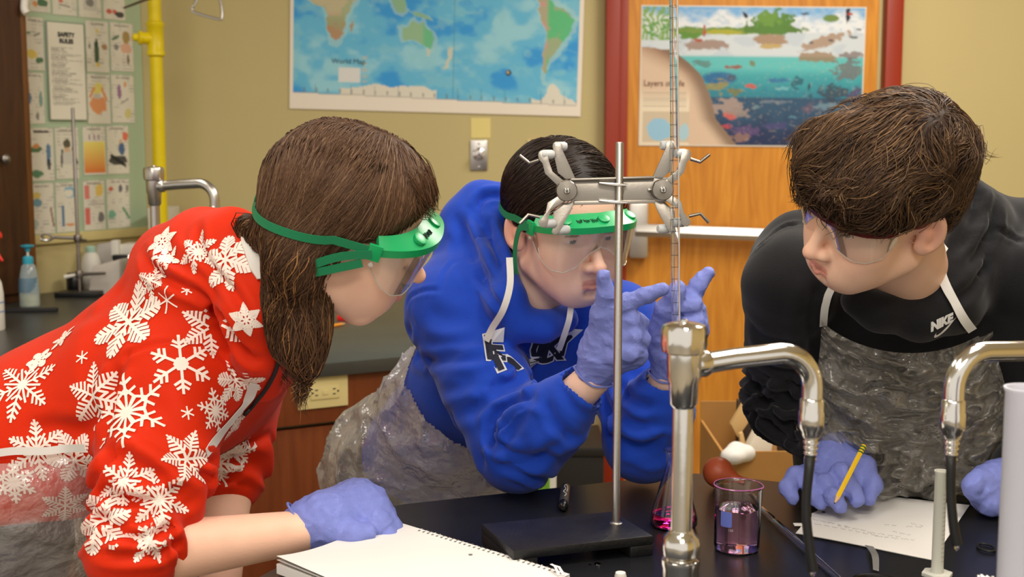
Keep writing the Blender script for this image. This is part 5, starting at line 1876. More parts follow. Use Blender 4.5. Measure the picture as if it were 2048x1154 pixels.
def head_ops(B, H, mouth=0.0, chin=0.0, nose=1.0, jaw=1.0, lids=0.5, cup=0.0):
    """Skull, face, ears as signed-distance parts."""
    s = H.s

    def E(c, r, k=0.012, mode='u', R=None):
        B.ell(H.pt(*c), np.array(r) * s, H.R if R is None else R, k, mode)

    def Cp(a, b, ra, rb, k=0.01, mode='u'):
        B.cap(H.pt(*a), H.pt(*b), ra * s, rb * s, k, mode)
    E((0, -.006, .045), (.0745, .095, .082), 0.02)
    E((0, .030, -.018), (.062, .060, .080), 0.03)
    E((0, .028, .040), (.064, .062, .058), 0.03)
    for g in (-1, 1):
        Cp((g * .050 * jaw, .000, -.055), (g * .022, .068 + chin, -.092 + cup), .018, .018, 0.03)
        E((g * .043, .055, -.022), (.024, .024, .022), 0.025)
        Cp((g * .006, .0875, .024), (g * .042, .071, .026), .009, .007, 0.014)
        E((g * .030, .062, -.050), (.026, .026, .028), 0.03)
    E((0, .066 + chin, -.094 + cup), (.023, .021, .018), 0.025)
    E((0, .072 + chin * 0.5, -.066), (.031, .022, .022), 0.022)
    for g in (-1, 1):
        E((g * .023, .070, -.067), (.015, .015, .016), 0.02)
    # eye sockets, balls, lids
    for g in (-1, 1):
        E((g * .031, .094, .006), (.017, .0135, .0105), 0.012, 's')
        E((g * .0315, .0715, .0055), (.0125, .0125, .0125), 0.002)
        # upper lid as a shell lowered over the ball
        E((g * .0315, .0705, .0105 - 0.002 * lids), (.0152, .0150, .0098), 0.003)
        E((g * .0315, .0700, -.0055), (.0150, .0140, .0068), 0.004)
    # nose
    Cp((0, .084, .016), (0, .1105, -.030), .0075, .0088, 0.012)
    E((0, .1085 + .004 * nose, -.0335), (.0105, .0110, .0090), 0.008)
    for g in (-1, 1):
        E((g * .0125, .099, -.0355), (.0078, .0105, .0075), 0.007)
        E((g * .0062, .1075, -.0425), (.0032, .0055, .0035), 0.003, 's')
    # mouth
    o = mouth
    for g in (-1, 1):
        Cp((0, .0955, -.0565 + o * .3), (g * .0215, .0850, -.0600), .0044, .0028, 0.005)
        Cp((0, .0945, -.0685 - o), (g * .0195, .0855, -.0632 - o * .5), .0056, .0032, 0.011)
    for g in (-1, 1):
        Cp((0, .1040, -.0622 - o * .3), (g * .0140, .0975, -.0615 - o * .2), .0016 + o * .45, .0003, 0.003, 's')
    # philtrum / chin crease
    Cp((0, .1035, -.047), (0, .1025, -.053), .0028, .0025, 0.006, 's')
    Cp((-.006, .097 + chin * .7, -.0800 + cup * .4), (.006, .097 + chin * .7, -.0800 + cup * .4), .003, .003, 0.012, 's')
    # ears
    for g in (-1, 1):
        Re = np.stack([norm(H.R[0] * g * 0.86 - H.R[1] * -0.5 * 1), norm(H.R[1] * 0.86 + H.R[0] * g * -0.5), H.R[2]])
        n = norm(H.R[0] * 0.90 * g + H.R[1] * 0.43)
        t = norm(np.cross(H.R[2], n))
        Re = np.stack([n, t, H.R[2]])
        c = H.pt(g * .0785, -.012, -.002)
        B.ell(c, np.array([.0075, .0185, .031]) * s, Re, 0.006)
        B.ell(H.pt(g * .0760, -.003, -.022), np.array([.007, .012, .013]) * s, Re, 0.006)
        B.ell(c + n * .0075 * s + t * 0, np.array([.0055, .0115, .0205]) * s, Re, 0.004, 's')
        B.ell(H.pt(g * .0775, -.004, -.006), np.array([.004, .008, .010]) * s, Re, 0.004)


SK0 = np.array(S(238, 192, 166))


def skin_col(V, H, base=SK0, lips=S(196, 104, 96), brow=S(70, 48, 34), iris=S(70, 90, 90), hairline=None, brow_on=True):
    n = len(V)
    C = np.tile(np.asarray(base, float), (n, 1))
    C *= (1 + 0.05 * noise3(V * 45, 2))[:, None]
    L = H.loc(V)
    r, f, u = L[:, 0], L[:, 1], L[:, 2]
    near = (np.abs(r) < .11) & (f > -.14) & (u > -.14) & (u < .15)

    def g(c, s):
        return np.exp(-(((L - np.array(c)) / np.array(s)) ** 2).sum(1)) * near
    for sg in (-1, 1):
        C = mixc(C, S(222, 136, 116), 0.40 * g((sg * .042, .06, -.028), (.022, .03, .02)))
        C = mixc(C, S(214, 130, 112), 0.55 * g((sg * .08, -.01, 0), (.012, .03, .035)))
    C = mixc(C, S(222, 136, 116), 0.35 * g((0, .112, -.035), (.014, .02, .014)))
    ra = np.abs(r)
    lip = (1 - sstep(.0165, .021, ra)) * sstep(.072, .080, f) * (1 - sstep(-.0560, -.0535, u + 7 * r * r)) * sstep(-.0755, -.0725, u - 12 * r * r)
    C = mixc(C, lips, lip * near * 0.6)
    mo = (1 - sstep(.017, .022, ra)) * sstep(.070, .078, f) * np.exp(-((u + .0624) / .0012) ** 2)
    C = mixc(C, S(130, 66, 58), mo * near * 0.35)
    if brow_on:
        for sg in (-1, 1):
            b = (np.abs(u - (.0285 + .10 * (np.abs(r) - .012) - 2.4 * (np.abs(r) - .03) ** 2 * 3)) < .0042) & (r * sg > .010) & (r * sg < .050) & (f > .05)
            C = mixc(C, brow, (b & near) * (0.75 + 0.2 * noise3(V * 600, 6)))
    for sg in (-1, 1):
        e = L - np.array((sg * .0315, .0715, .0055))
        er = np.sqrt((e ** 2).sum(1))
        ball = (er < .0134) & (e[:, 1] > .004) & (np.abs(e[:, 2]) < .0068)
        C = mixc(C, S(226, 216, 208), ball * 1.0)
        ir = ball & (np.hypot(e[:, 0] - sg * 0.0, e[:, 2] + .0015) < .0058)
        C = mixc(C, iris, ir * 1.0)
        pu = ball & (np.hypot(e[:, 0], e[:, 2] + .0015) < .0026)
        C = mixc(C, S(16, 14, 14), pu * 1.0)
        lash = (np.abs(e[:, 2] - .0062) < .0014) & (er < .0172) & (e[:, 1] > .003) & (np.abs(e[:, 0]) < .0145)
        C = mixc(C, S(60, 40, 34), lash * 0.7)
    return np.clip(C, 0, 1)


def strands(A, roots, dirfn, H, length, steps, rad, rng, off=(0.0005, 0.004), wave=0.0, stop=None, flare=0.0, noise_amp=0.25, nscale=30, dscale=1.0):
    """Hair strands that run along the hair surface A from the roots (world points)."""
    p = np.array(roots, float)
    n = len(p)
    o = rng.uniform(off[0], off[1], n)
    ln = np.asarray(length) * rng.uniform(0.75, 1.15, n)
    st = ln / steps
    out = [p.copy()]
    alive = np.ones(n)
    ph = rng.uniform(0, 6.28, n)
    jit = rng.normal(size=(n, 3)) * 0.12
    life = [alive.copy()]
    for k in range(steps):
        g = A.grad(p)
        L = H.loc(p)
        d = H.dirs(dirfn(L, k / steps)) + jit
        d = d + noise_amp * np.stack([noise3(p * nscale, 70 + i) for i in range(3)], -1)
        t = k / steps
        dt = d - (d * g).sum(1, keepdims=True) * g * (1 - flare * t)
        dt /= np.linalg.norm(dt, axis=1, keepdims=True) + 1e-9
        if wave:
            s = np.cross(dt, g)
            dt = dt + s * (wave * np.sin(ph + k * 1.1))[:, None]
            dt /= np.linalg.norm(dt, axis=1, keepdims=True) + 1e-9
        p = p + dt * (st * alive)[:, None]
        dist = A(p)
        corr = (dist - o) * (1 - flare * t)
        p = p - g * np.clip(corr, -0.004, 0.004)[:, None] * alive[:, None]
        if stop is not None:
            alive = alive * (~stop(H.loc(p))).astype(float)
        out.append(p.copy())
        life.append(alive.copy())
    Pn = np.stack(out, 1)
    return Pn, rad * rng.uniform(0.6, 1.25, n)


def strand_mesh(Pn, rad, cols, seg=3):
    n, m, _ = Pn.shape
    tg = np.gradient(Pn, axis=1)
    tg /= np.linalg.norm(tg, axis=2, keepdims=True) + 1e-9
    h = np.array([0.31, 0.52, 0.79])
    x = np.cross(tg, h)
    x /= np.linalg.norm(x, axis=2, keepdims=True) + 1e-9
    y = np.cross(tg, x)
    tap = np.interp(np.linspace(0, 1, m), [0, 0.15, 0.7, 1], [0.6, 1, 0.9, 0.15])
    V = []
    for k in range(seg):
        a = 2 * math.pi * k / seg
        V.append(Pn + (x * math.cos(a) + y * math.sin(a)) * (rad[:, None] * tap[None])[..., None])
    V = np.stack(V, 2)                                    # n, m, seg, 3
    idx = np.arange(n * m * seg).reshape(n, m, seg)
    Q = []
    for k in range(seg):
        k2 = (k + 1) % seg
        Q.append(np.stack([idx[:, :-1, k], idx[:, :-1, k2], idx[:, 1:, k2], idx[:, 1:, k]], -1).reshape(-1, 4))
    C = np.repeat(cols, m * seg, axis=0)
    return V.reshape(-1, 3), np.concatenate(Q), C


def surf_points(V, Q, n, rng, mask=None):
    a = np.linalg.norm(np.cross(V[Q[:, 2]] - V[Q[:, 0]], V[Q[:, 3]] - V[Q[:, 1]]), axis=1)
    if mask is not None:
        a = a * mask
    i = rng.choice(len(Q), n, p=a / a.sum())
    w = rng.dirichlet((1, 1, 1, 1), n)
    return (V[Q[i]] * w[..., None]).sum(1)


def tint(rng, n, c1, c2, c3=None, f3=0.0):
    t = rng.random(n)[:, None] ** 1.3
    c = np.array(c1) * (1 - t) + np.array(c2) * t
    if c3 is not None:
        m = rng.random(n) < f3
        c[m] = np.array(c3)
    return c


M_HAIR = mat('hair', S(70, 48, 34), 0.5, attr='Col', spec=0.3)


def glove(name, parent, build, label=None, res=0.0022, cuff=None):
    B = Sdf()
    build(B)
    B.disp.append(lambda p: 0.0009 * fbm(p * 90, 9, 2) - 0.0016 * (1 - np.abs(noise3(p * np.array([48, 48, 80]) + 1.2 * noise3(p * 30, 4)[:, None], 12))) ** 7)
    V, Q = B.mesh(res)
    o = mk(name, (V, Q), M_GLOVE, parent, angle=180, label=label)
    if cuff:
        c, ax, r, r2 = cuff
        x, y, a = frame_of(ax)
        pts = [c + x * math.cos(t) * r * (1 + .05 * math.sin(5 * t)) + y * math.sin(t) * r2 * (1 + .05 * math.cos(4 * t)) + a * 0.0025 * math.sin(3 * t) for t in np.linspace(0, 2 * math.pi, 40)]
        mk('rolled_cuff', tube(pts, 0.0017, 8), M_GLOVE, o)
    return o


def fold_lines(lines):
    """Creases: each (points, depth, width); positive depth cuts in, negative raises a ridge."""
    segs = []
    for pts, dep, w in lines:
        pts = catmull(pts, 4) if len(pts) > 2 else np.asarray(pts, float)
        for a, b in zip(pts[:-1], pts[1:]):
            segs.append((a, b))
        segs.append((dep, w))

    def fn(p):
        out = np.zeros(len(p))
        best = None
        lo, hi = p.min(0), p.max(0)
        for s in segs:
            if np.isscalar(s[0]):
                out += s[0] * np.exp(-(best / s[1] ** 2))
                best = None
                continue
            a, b = s
            ba = b - a
            t = np.clip(((p - a) @ ba) / max(ba @ ba, 1e-9), 0, 1)
            d = ((p - a - t[:, None] * ba) ** 2).sum(1)
            best = d if best is None else np.minimum(best, d)
        return out
    return fn


def rings(a, b, t0, t1, n, amp, seed=0, tilt=0.35, rr=0.09):
    """Bunched cloth around a limb a->b between fractions t0..t1."""
    a, b = np.asarray(a, float), np.asarray(b, float)
    ba = b - a
    L = ba @ ba

    def fn(p):
        t = ((p - a) @ ba) / L
        q = p - a - np.clip(t, 0, 1)[:, None] * ba
        near = np.sqrt((q * q).sum(1)) < rr
        w = sstep(t0 - .06, t0 + .06, t) * (1 - sstep(t1 - .03, t1 + .03, t)) * near
        ph = n * t + tilt * 2.2 * noise3(p * 11, seed) + 0.25 * noise3(p * 34, seed + 3)
        return amp * np.sin(2 * math.pi * ph) * w
    return fn


def creases(V, Q, lines, bvh=None):
    """Press folds into cloth along lines traced over its surface: (points, depth, width); negative depth raises."""
    bvh = bvh or bvh_of(V, Q)
    N = vnormals(V, Q)
    out = V.copy()
    for pts, dep, w in lines:
        c2 = catmull([np.array([x, y, 0.0]) for x, y in pts], 5)
        pl = [hit(bvh, x, y) for x, y, _ in c2]
        pl = np.array([h[0] for h in pl if h is not None])
        if len(pl) < 2:
            continue
        lo, hi = pl.min(0) - 3 * w, pl.max(0) + 3 * w
        idx = np.nonzero(np.all((V > lo) & (V < hi), axis=1))[0]
        if not len(idx):
            continue
        p = V[idx]
        best = np.full(len(idx), 1e9)
        tt = np.zeros(len(idx))
        n = len(pl) - 1
        for i in range(n):
            a, b = pl[i], pl[i + 1]
            ba = b - a
            if ba @ ba > .04 ** 2:
                continue
            t = np.clip(((p - a) @ ba) / max(ba @ ba, 1e-12), 0, 1)
            d = ((p - a - t[:, None] * ba) ** 2).sum(1)
            m = d < best
            best[m] = d[m]
            tt[m] = (i + t[m]) / n
        fade = np.clip(np.minimum(tt, 1 - tt) * 5 + .15, 0, 1)
        r = np.sqrt(best) / w
        # a groove with a small soft roll on both sides
        prof = np.exp(-r * r) - .45 * np.exp(-((r - 1.9) / .9) ** 2)
        out[idx] -= N[idx] * (dep * prof * fade)[:, None]
    return out


def project(bvh, c, n, t, b, pts2, lift=0.0007, far=0.06, mind=None):
    """Drop flat 2-D points (metres) at surface point c onto the mesh along -n."""
    out = []
    for x, y in pts2:
        o = c + t * x + b * y + n * far
        h = bvh.ray_cast(Vector(o), Vector(-n), far * 2.2)
        if h[0] is None or (mind is not None and abs(np.dot(np.array(h[0]) - c, n)) > mind):
            out.append(None)
        else:
            out.append(np.array(h[0]) + np.array(h[1]) * lift if np.dot(np.array(h[1]), n) > 0 else np.array(h[0]) + n * lift)
    return out


def strips(bvh, c, n, t, b, lines, w, step=0.004, lift=0.0013):
    """Printed lines: list of 2-D polylines laid on the mesh as thin strips."""
    V, Fs = [], []
    for ln in lines:
        ln = np.asarray(ln, float)
        for a, e in zip(ln[:-1], ln[1:]):
            L = np.linalg.norm(e - a)
            if L < 1e-6:
                continue
            k = max(2, int(L / step) + 1)
            d = (e - a) / L
            s = np.array([-d[1], d[0]])
            a2, e2 = a - d * w * 0.3, e + d * w * 0.3
            q = [a2 + (e2 - a2) * i / (k - 1) for i in range(k)]
            l = project(bvh, c, n, t, b, [p + s * w / 2 for p in q], lift)
            r = project(bvh, c, n, t, b, [p - s * w / 2 for p in q], lift)
            for i in range(k - 1):
                qq = (l[i], r[i], r[i + 1], l[i + 1])
                if any(z is None for z in qq):
                    continue
                if max(np.linalg.norm(qq[0] - qq[2]), np.linalg.norm(qq[1] - qq[3])) > 4 * max(step, w):
                    continue
                m = len(V)
                V += list(qq)
                Fs.append((m, m + 1, m + 2, m + 3))
    return V, Fs


def bvh_of(V, Q):
    return BVHTree.FromPolygons([tuple(v) for v in V.tolist()], [tuple(q) for q in Q.tolist()])


def hit(bvh, px, py):
    r = norm(ray(px, py))
    h = bvh.ray_cast(Vector(CP), Vector(r))
    if h[0] is None:
        return None
    n = np.array(h[1])
    if np.dot(n, r) > 0:
        n = -n
    return np.array(h[0]), n


def tangent(n, ang=0.0):
    up = np.array([0, 0, 1.0])
    b = norm(up - n * np.dot(up, n))
    t = np.cross(b, n)
    a = math.radians(ang)
    return t * math.cos(a) + b * math.sin(a), b * math.cos(a) - t * math.sin(a)


def trousers(parent, hip, side, feet, col, name='trousers'):
    """Legs from the pelvis to the floor with shoes."""
    B = Sdf()
    side = norm(side)
    B.ecap(hip + np.array([0, 0, .06]), hip - np.array([0, 0, .06]), (.165, .12), (.165, .125), side, 0.05)
    for g, ft in zip((-1, 1), feet):
        h = hip + side * g * .085 - np.array([0, 0, .08])
        kn = (h + np.array([*ft, .08])) / 2 + np.array([0, 0, .03])
        B.chain([h, kn, np.array([*ft, .07])], [.085, .062, .055], 0.04)
    B.disp.append(lambda p: 0.004 * fbm(p * 14, 5, 2))
    V, Q = B.mesh(0.009)
    o = mk(name, (V, Q), cloth(name + '_cloth_' + parent.name, col), parent, angle=180)
    return o


def shoes(parent, feet, fwd, col):
    fwd = norm((*fwd[:2], 0))
    for ft in feet:
        B = Sdf()
        c = np.array([*ft, 0.0])
        B.cap(c + fwd * -.05 + np.array([0, 0, .045]), c + fwd * .13 + np.array([0, 0, .035]), .042, .034, .02)
        B.cap(c + np.array([0, 0, .05]), c + np.array([0, 0, .095]), .042, .046, .02)
        B.plane((0, 0, 0.001), (0, 0, -1))
        V, Q = B.mesh(0.007)
        mk('shoe', (V, Q), mat('dark_shoe', S(40, 40, 44), 0.5), parent, angle=60)


def goggles(H, label, tail=None, tail2=None, w=1.0, strap_pts=None, anchor=(0, 0, 0), letters=None):
    """Green visor goggles with clear lens, vents and elastic strap."""
    g = thing('safety_goggles', label, 'goggles', H.pt(0, .1, 0), 'green splash goggles')
    aa = np.radians(np.linspace(-75, 75, 45))

    def bow(rr, ff, f0, u, a, sq=0.75):
        s, c = np.sin(a), np.cos(a)
        return np.stack([rr * np.sign(s) * np.abs(s) ** sq, f0 + ff * np.abs(c) ** sq, u - .016 * (1 - c)], -1)
    ax, ay, az = anchor
    inn_ = bow(.079 * w, .074, .022, .050 + az, aa)
    out_ = bow(.089 * w, .112, .014, .037 + az, aa)
    edge = bow(.0885 * w, .1115, .014, .027 + az, aa)
    edi = bow(.0865 * w, .1085, .014, .027 + az, aa)
    bi = bow(.077 * w, .071, .022, .043 + az, aa)
    bo = bow(.0855 * w, .1075, .014, .0315 + az, aa)
    prof = [inn_, out_, edge, edi, bo, bi]
    m, n = len(prof), len(aa)
    V = np.concatenate([H.pts(p) for p in prof])
    Fs = []
    for k in range(m):
        k2 = (k + 1) % m
        for i in range(n - 1):
            Fs.append((k * n + i, k * n + i + 1, k2 * n + i + 1, k2 * n + i))
    Fs.append(tuple(k * n for k in range(m)))
    Fs.append(tuple(k * n + n - 1 for k in reversed(range(m))))
    vis = mk('visor', (V, Fs), M_GREEN, g, angle=35)
    # lens
    V, Fs = [], []
    rows = 8
    for i, a in enumerate(aa):
        da = abs(math.degrees(a))
        dep = np.interp(da, [0, 9, 20, 34, 50, 64, 75], [.030, .040, .058, .066, .062, .046, .020])
        for j in range(rows):
            t = j / (rows - 1)
            q = bow(.0875 * w - .004 * t, .1095 - .012 * t, .014, .030 - dep * t + az, np.array([a]))[0]
            V.append(H.pt(*q))
    for i in range(n - 1):
        for j in range(rows - 1):
            k = i * rows + j
            Fs.append((k, k + 1, k + rows + 1, k + rows))
    mk('lens', (np.array(V), Fs), M_LENS, g, angle=180)
    rimp = [V[i * rows + rows - 1] for i in range(n)]
    mk('lens_edge', tube(rimp, 0.0008, 6), film('lens_edge_plastic', S(206, 204, 190), 0.5, 0.1), g)
    for a in (-36, 36, 0):
        ar = np.radians([a])
        p = (bow(.079 * w, .074, .022, .050 + az, ar)[0] * .5 + bow(.089 * w, .112, .014, .037 + az, ar)[0] * .5)
        nn = H.dirs(norm((0.25 * math.sin(ar[0]), .35, .88)))
        mk('vent_button', lathe([(0.0088, -0.002), (0.0092, 0.0015), (0.0088, 0.0028), (0.006, 0.0034), (0, 0.0034)], H.pts(p), nn, 20), M_GREEN, vis)
    for sg in (-1, 1):
        p = H.pt(sg * .0875 * w, .050, .020 + az)
        mk('strap_clip', box(p, .0022, .0085, .0105, H.R, 0.0012), M_GREEN, g)
        mk('lens_stud', lathe([(0, 0.002), (0.003, 0.0015), (0.0034, 0)], H.pt(sg * .0870 * w, .050, .004 + az), H.R[0] * sg, 12), film('clear_stud', S(220, 220, 215), 0.4, 0.1), g)
    if strap_pts is not None:
        pw = H.pts(strap_pts)
        cen = H.pt(0, -.01, .03)
        nn = np.array([norm(p - cen - H.R[2] * np.dot(p - cen, H.R[2])) for p in pw])
        mk('strap', ribbon(pw, nn, 0.0105, 0.0012), M_STRAP, g)
    for tl in (tail, tail2):
        if tl is not None:
            pw = H.pts(catmull(tl, 6))
            mk('strap_tail', ribbon(pw, np.tile(H.R[0] * (1 if tl[0][0] > 0 else -1), (len(pw), 1)), 0.0105, 0.0012), M_STRAP, g)
    if letters:
        a0, a1, t0, n_ = letters
        rr_ = random.Random(n_)
        for k in range(3):                       # handwritten pen marks on top of the visor
            pts = []
            b0, b1 = a0 + (a1 - a0) * k / 3, a0 + (a1 - a0) * (k + .8) / 3
            for i in range(n_):
                a = np.radians([b0 + (b1 - b0) * i / (n_ - 1)])
                t = t0 + (.13 if i % 2 else -.13) * rr_.uniform(.5, 1.2)
                p = bow(.079 * w, .074, .022, .050 + az, a)[0] * (1 - t) + bow(.089 * w, .112, .014, .037 + az, a)[0] * t
                pts.append(H.pts(p + np.array([0, .0002, .0006])))
            mk('pen_mark', tube(pts, .00055, 5), M_INK, vis)
    return g
# ================================================================== person 1: snowflake hoodie, long brown hair
SIDE_Y = np.array([0, 1.0, 0])
H1 = Head(677, 452, 1.62, -6, 18, -20, 1.0)
p1 = thing('person', 'long haired person in green goggles and red hoodie with white snowflakes, fist on table', 'person', (-0.75, 1.85, 0), 'students around the table')
sh_r, el_r, wr_r = P(352, 770, 1.70), P(268, 1112, 1.57), P(612, 1062, 1.69)
sh_l, el_l, wr_l = P(455, 770, 1.97), P(448, 960, 1.93), P(440, 1190, 1.86)
nk1 = P(520, 640, 1.72)
ch1, wa1, hp1 = P(380, 715, 1.84), P(110, 880, 1.86), P(-70, 1030, 1.88)

B = Sdf()
head_ops(B, H1, mouth=0.0, chin=-.012, nose=1.0, lids=1.0)
B.cap(H1.pt(0, -.022, -.035), nk1, .050, .056, .025)
B.cap(nk1, ch1, .052, .055, .03)
B.chain([sh_r, el_r, wr_r], [.05, .041, .027], .02)
B.chain([sh_l, el_l, wr_l], [.05, .043, .028], .02)
B.cap(sh_r, ch1, .042, .05, .03)
B.cap(sh_l, ch1, .042, .05, .03)
V, Q = B.mesh(0.0034)
V, Q = refine(V, Q, face_mask(V, Q, H1), B)
mk('body', (V, Q), M_SKIN, p1, angle=180, col=skin_col(V, H1))

# ---- hoodie
M_HOOD1 = mat('red_fleece', S(206, 42, 6), 0.66, sheen=0.04, bump=(600, 0.15, 2), spec=0.15)
T = Sdf()
T.ecap(P(455, 665, 1.80), ch1, (.13, .10), (.19, .125), SIDE_Y, .05)
T.ecap(ch1, wa1, (.19, .125), (.175, .128), SIDE_Y, .06)
T.ecap(wa1, hp1, (.175, .128), (.185, .125), SIDE_Y, .06)
T.plane(P(60, 1050, 1.72), (0, 0, -1), .01)
T.chain([P(375, 745, 1.76), sh_r, sh_r + (el_r - sh_r) * .5, el_r + np.array([0, 0, 0.01])], [.085, .074, .066, .060], .045)
T.chain([P(430, 740, 1.9), sh_l, sh_l + (el_l - sh_l) * .6, el_l], [.09, .072, .062, .055], .045)
# hood lying on the back and round the neck
T.chain([P(345, 505, 1.80), P(400, 488, 1.74), P(462, 488, 1.69), P(496, 540, 1.645), P(508, 620, 1.63), P(518, 700, 1.66), P(520, 760, 1.72)], [.036, .046, .044, .040, .040, .036, .03], .012)
T.ell(P(425, 560, 1.74), (.075, .10, .055), None, .05)
T.ell(P(360, 530, 1.80), (.06, .10, .04), None, .05)
T.chain([P(470, 475, 1.80), P(540, 600, 1.86), P(540, 720, 1.84)], [.035, .035, .03], .03)
T.disp.append(rings(sh_r, el_r + np.array([0, 0, -.0]), .50, 1.06, 5.5, .0065, 3, 0.5, .11))
T.disp.append(rings(sh_l, el_l, .55, 1.1, 4.5, .005, 8, 0.5, .09))
T.disp.append(lambda p: 0.0035 * fbm(p * 11, 33, 2))
T.disp.append(fold_lines([
    ([P(236, 745, 1.62), P(262, 705, 1.64), P(330, 682, 1.66), P(420, 700, 1.66), P(470, 770, 1.68)], .0035, .004),
    ([P(240, 750, 1.60), P(225, 830, 1.60), P(205, 900, 1.6)], .010, .014),
    ([P(300, 520, 1.75), P(400, 590, 1.68), P(470, 670, 1.64), P(525, 720, 1.66)], .007, .007),
    ([P(370, 570, 1.68), P(440, 600, 1.65), P(480, 650, 1.63)], -.006, .014),
    ([P(400, 900, 1.58), P(330, 840, 1.57), P(300, 800, 1.58)], .005, .02),
    ([P(60, 880, 1.70), P(140, 850, 1.68), P(200, 850, 1.66)], .006, .02)]))
hood1V, hood1Q = T.mesh(0.0042)
hood1V = creases(hood1V, hood1Q, [
    ([(241, 727), (266, 704), (317, 687), (385, 690), (431, 704), (465, 738), (470, 766)], .003, .004),
    ([(241, 727), (224, 772), (218, 829), (193, 897)], .011, .011),
    ([(221, 749), (218, 795), (170, 863), (102, 891)], .006, .014),
    ([(283, 500), (300, 535), (350, 565), (400, 590), (440, 630), (470, 680), (500, 715), (530, 725)], .011, .007),
    ([(395, 452), (402, 500), (430, 545), (470, 590), (505, 650)], .007, .007),
    ([(330, 480), (345, 515), (385, 545), (430, 575)], .005, .009),
    ([(198, 982), (255, 1004), (317, 999), (385, 970)], .009, .008),
    ([(187, 1027), (238, 1052), (317, 1027), (385, 998)], .009, .008),
    ([(181, 1066), (244, 1078), (317, 1066), (362, 1033)], .009, .008),
    ([(180, 1100), (238, 1112), (317, 1105), (355, 1080)], .007, .007),
    ([(210, 908), (272, 930), (340, 970)], .007, .011),
    ([(300, 800), (340, 850), (400, 890)], .005, .014),
    ([(395, 905), (440, 925), (495, 905)], .007, .007), ([(390, 945), (440, 958), (490, 940)], .007, .007),
    ([(60, 860), (120, 850), (180, 862)], .004, .010), ([(150, 640), (200, 620), (260, 560)], .003, .014)])
hood1 = mk('hoodie', (hood1V, hood1Q), M_HOOD1, p1, angle=180, label='red hoodie printed with white snowflakes')
bv1 = bvh_of(hood1V, hood1Q)


def flake(kind, R):
    L = []

    def rot2(p, a):
        c, s = math.cos(a), math.sin(a)
        return (p[0] * c - p[1] * s, p[0] * s + p[1] * c)
    for k in range(6):
        a = k * math.pi / 3
        arm = [[(0, 0), (0, R)]]
        if kind == 'fern':
            for i, t in enumerate((.48, .62, .76, .88)):
                l = R * (.34, .30, .24, .16)[i]
                for g in (-1, 1):
                    arm.append([(0, R * t - l * .25), (g * l * .82, R * t + l * .42)])
            for g in (-1, 1):
                arm.append([(0, R * .2), (g * R * .17, R * .40), (0, R * .36)][:2])
        elif kind == 'star':
            for t, l in ((.25, .30), (.40, .34), (.55, .28), (.70, .20), (.84, .12)):
                for g in (-1, 1):
                    arm.append([(0, R * t), (g * l * R * .75, R * t + l * R * .45)])
        elif kind == 'branch':
            for t, l in ((.55, .30), (.74, .22)):
                for g in (-1, 1):
                    arm.append([(0, R * t), (g * l * R * .8, R * t + l * R * .5)])
            h = R * .2
            arm.append([(-h * .5, h * .866), (h * .5, h * .866)])
            h = R * .12
            arm.append([(-h * .5, h * .866), (h * .5, h * .866)])
        elif kind == 'diamond':
            for g in (-1, 1):
                arm.append([(0, 0), (g * R * .24, R * .36), (0, R * .60)])
                arm.append([(0, R * .72), (g * R * .16, R * .84)])
            arm.append([(-R * .25, R * .62), (0, R * .48), (R * .25, R * .62)])
        elif kind == 'burst':
            for t, l in ((.3, .2), (.5, .26), (.66, .2), (.82, .14)):
                for g in (-1, 1):
                    arm.append([(0, R * t), (g * l * R * .7, R * t + l * R * .6)])
            arm.append([rot2((0, 0), 0), rot2((0, R * .55), math.pi / 6)])
        else:
            pass
        for ln in arm:
            L.append([rot2(p, a) for p in ln])
    return L


flakes = [(258, 645, 84, 8, 'fern', 9), (420, 655, 62, -4, 'star', 6), (362, 728, 62, 0, 'branch', 7), (254, 826, 84, 14, 'diamond', 7), (46, 770, 80, 6, 'burst', 6),
          (188, 792, 70, 18, 'star', 6), (430, 822, 48, 6, 'diamond', 5), (127, 677, 32, 4, 'burst', 4), (372, 918, 62, 20, 'star', 6), (247, 962, 62, -6, 'burst', 6),
          (374, 582, 11, 0, 'star0', 4), (375, 826, 13, 0, 'star0', 4), (452, 520, 60, 20, 'fern', 7), (325, 484, 36, 10, 'star', 5), (398, 505, 46, 0, 'burst', 5),
          (492, 640, 34, 8, 'star', 5), (318, 1000, 64, 10, 'burst', 6), (212, 1040, 66, -10, 'fern', 7), (300, 1082, 50, 20, 'burst', 6), (470, 760, 46, 12, 'fern', 5),
          (75, 900, 62, 8, 'burst', 6), (150, 920, 56, 30, 'fern', 6), (8, 690, 40, 0, 'star', 5), (470, 850, 44, 0, 'burst', 5), (440, 925, 52, 15, 'fern', 6), (28, 965, 46, 0, 'diamond', 6),
          (335, 600, 26, 0, 'star0', 4), (300, 560, 40, 14, 'burst', 4), (480, 905, 40, 40, 'diamond', 5), (80, 720, 30, 10, 'fern', 4), (330, 520, 34, 30, 'burst', 5), (130, 1010, 50, 0, 'star', 5), (165, 715, 14, 20, 'star0', 4)]
for fx, fy, fr, fa, kd, lw in flakes:
    h = hit(bv1, fx, fy)
    if h is None:
        continue
    c, n = h
    # average the normal over the flake's area so the print lies flat
    ns = [n]
    for k in range(6):
        g_ = hit(bv1, fx + fr * .5 * math.cos(k), fy + fr * .5 * math.sin(k))
        if g_ is not None and np.linalg.norm(g_[0] - c) < .09:
            ns.append(g_[1])
    n = norm(np.mean(ns, 0))
    k = c[1] / F
    t_, b_ = tangent(n, fa)
    vv, ff = strips(bv1, c, n, t_, b_, flake(kd, fr * k), lw * k * .82, step=0.0032)
    if len(ff) > 3:
        mk('snowflake_print', (np.array(vv), ff), mat('white_print', S(242, 226, 214), 0.75), hood1, smooth=False)
# seam lines, hood lining, cord, apron strap


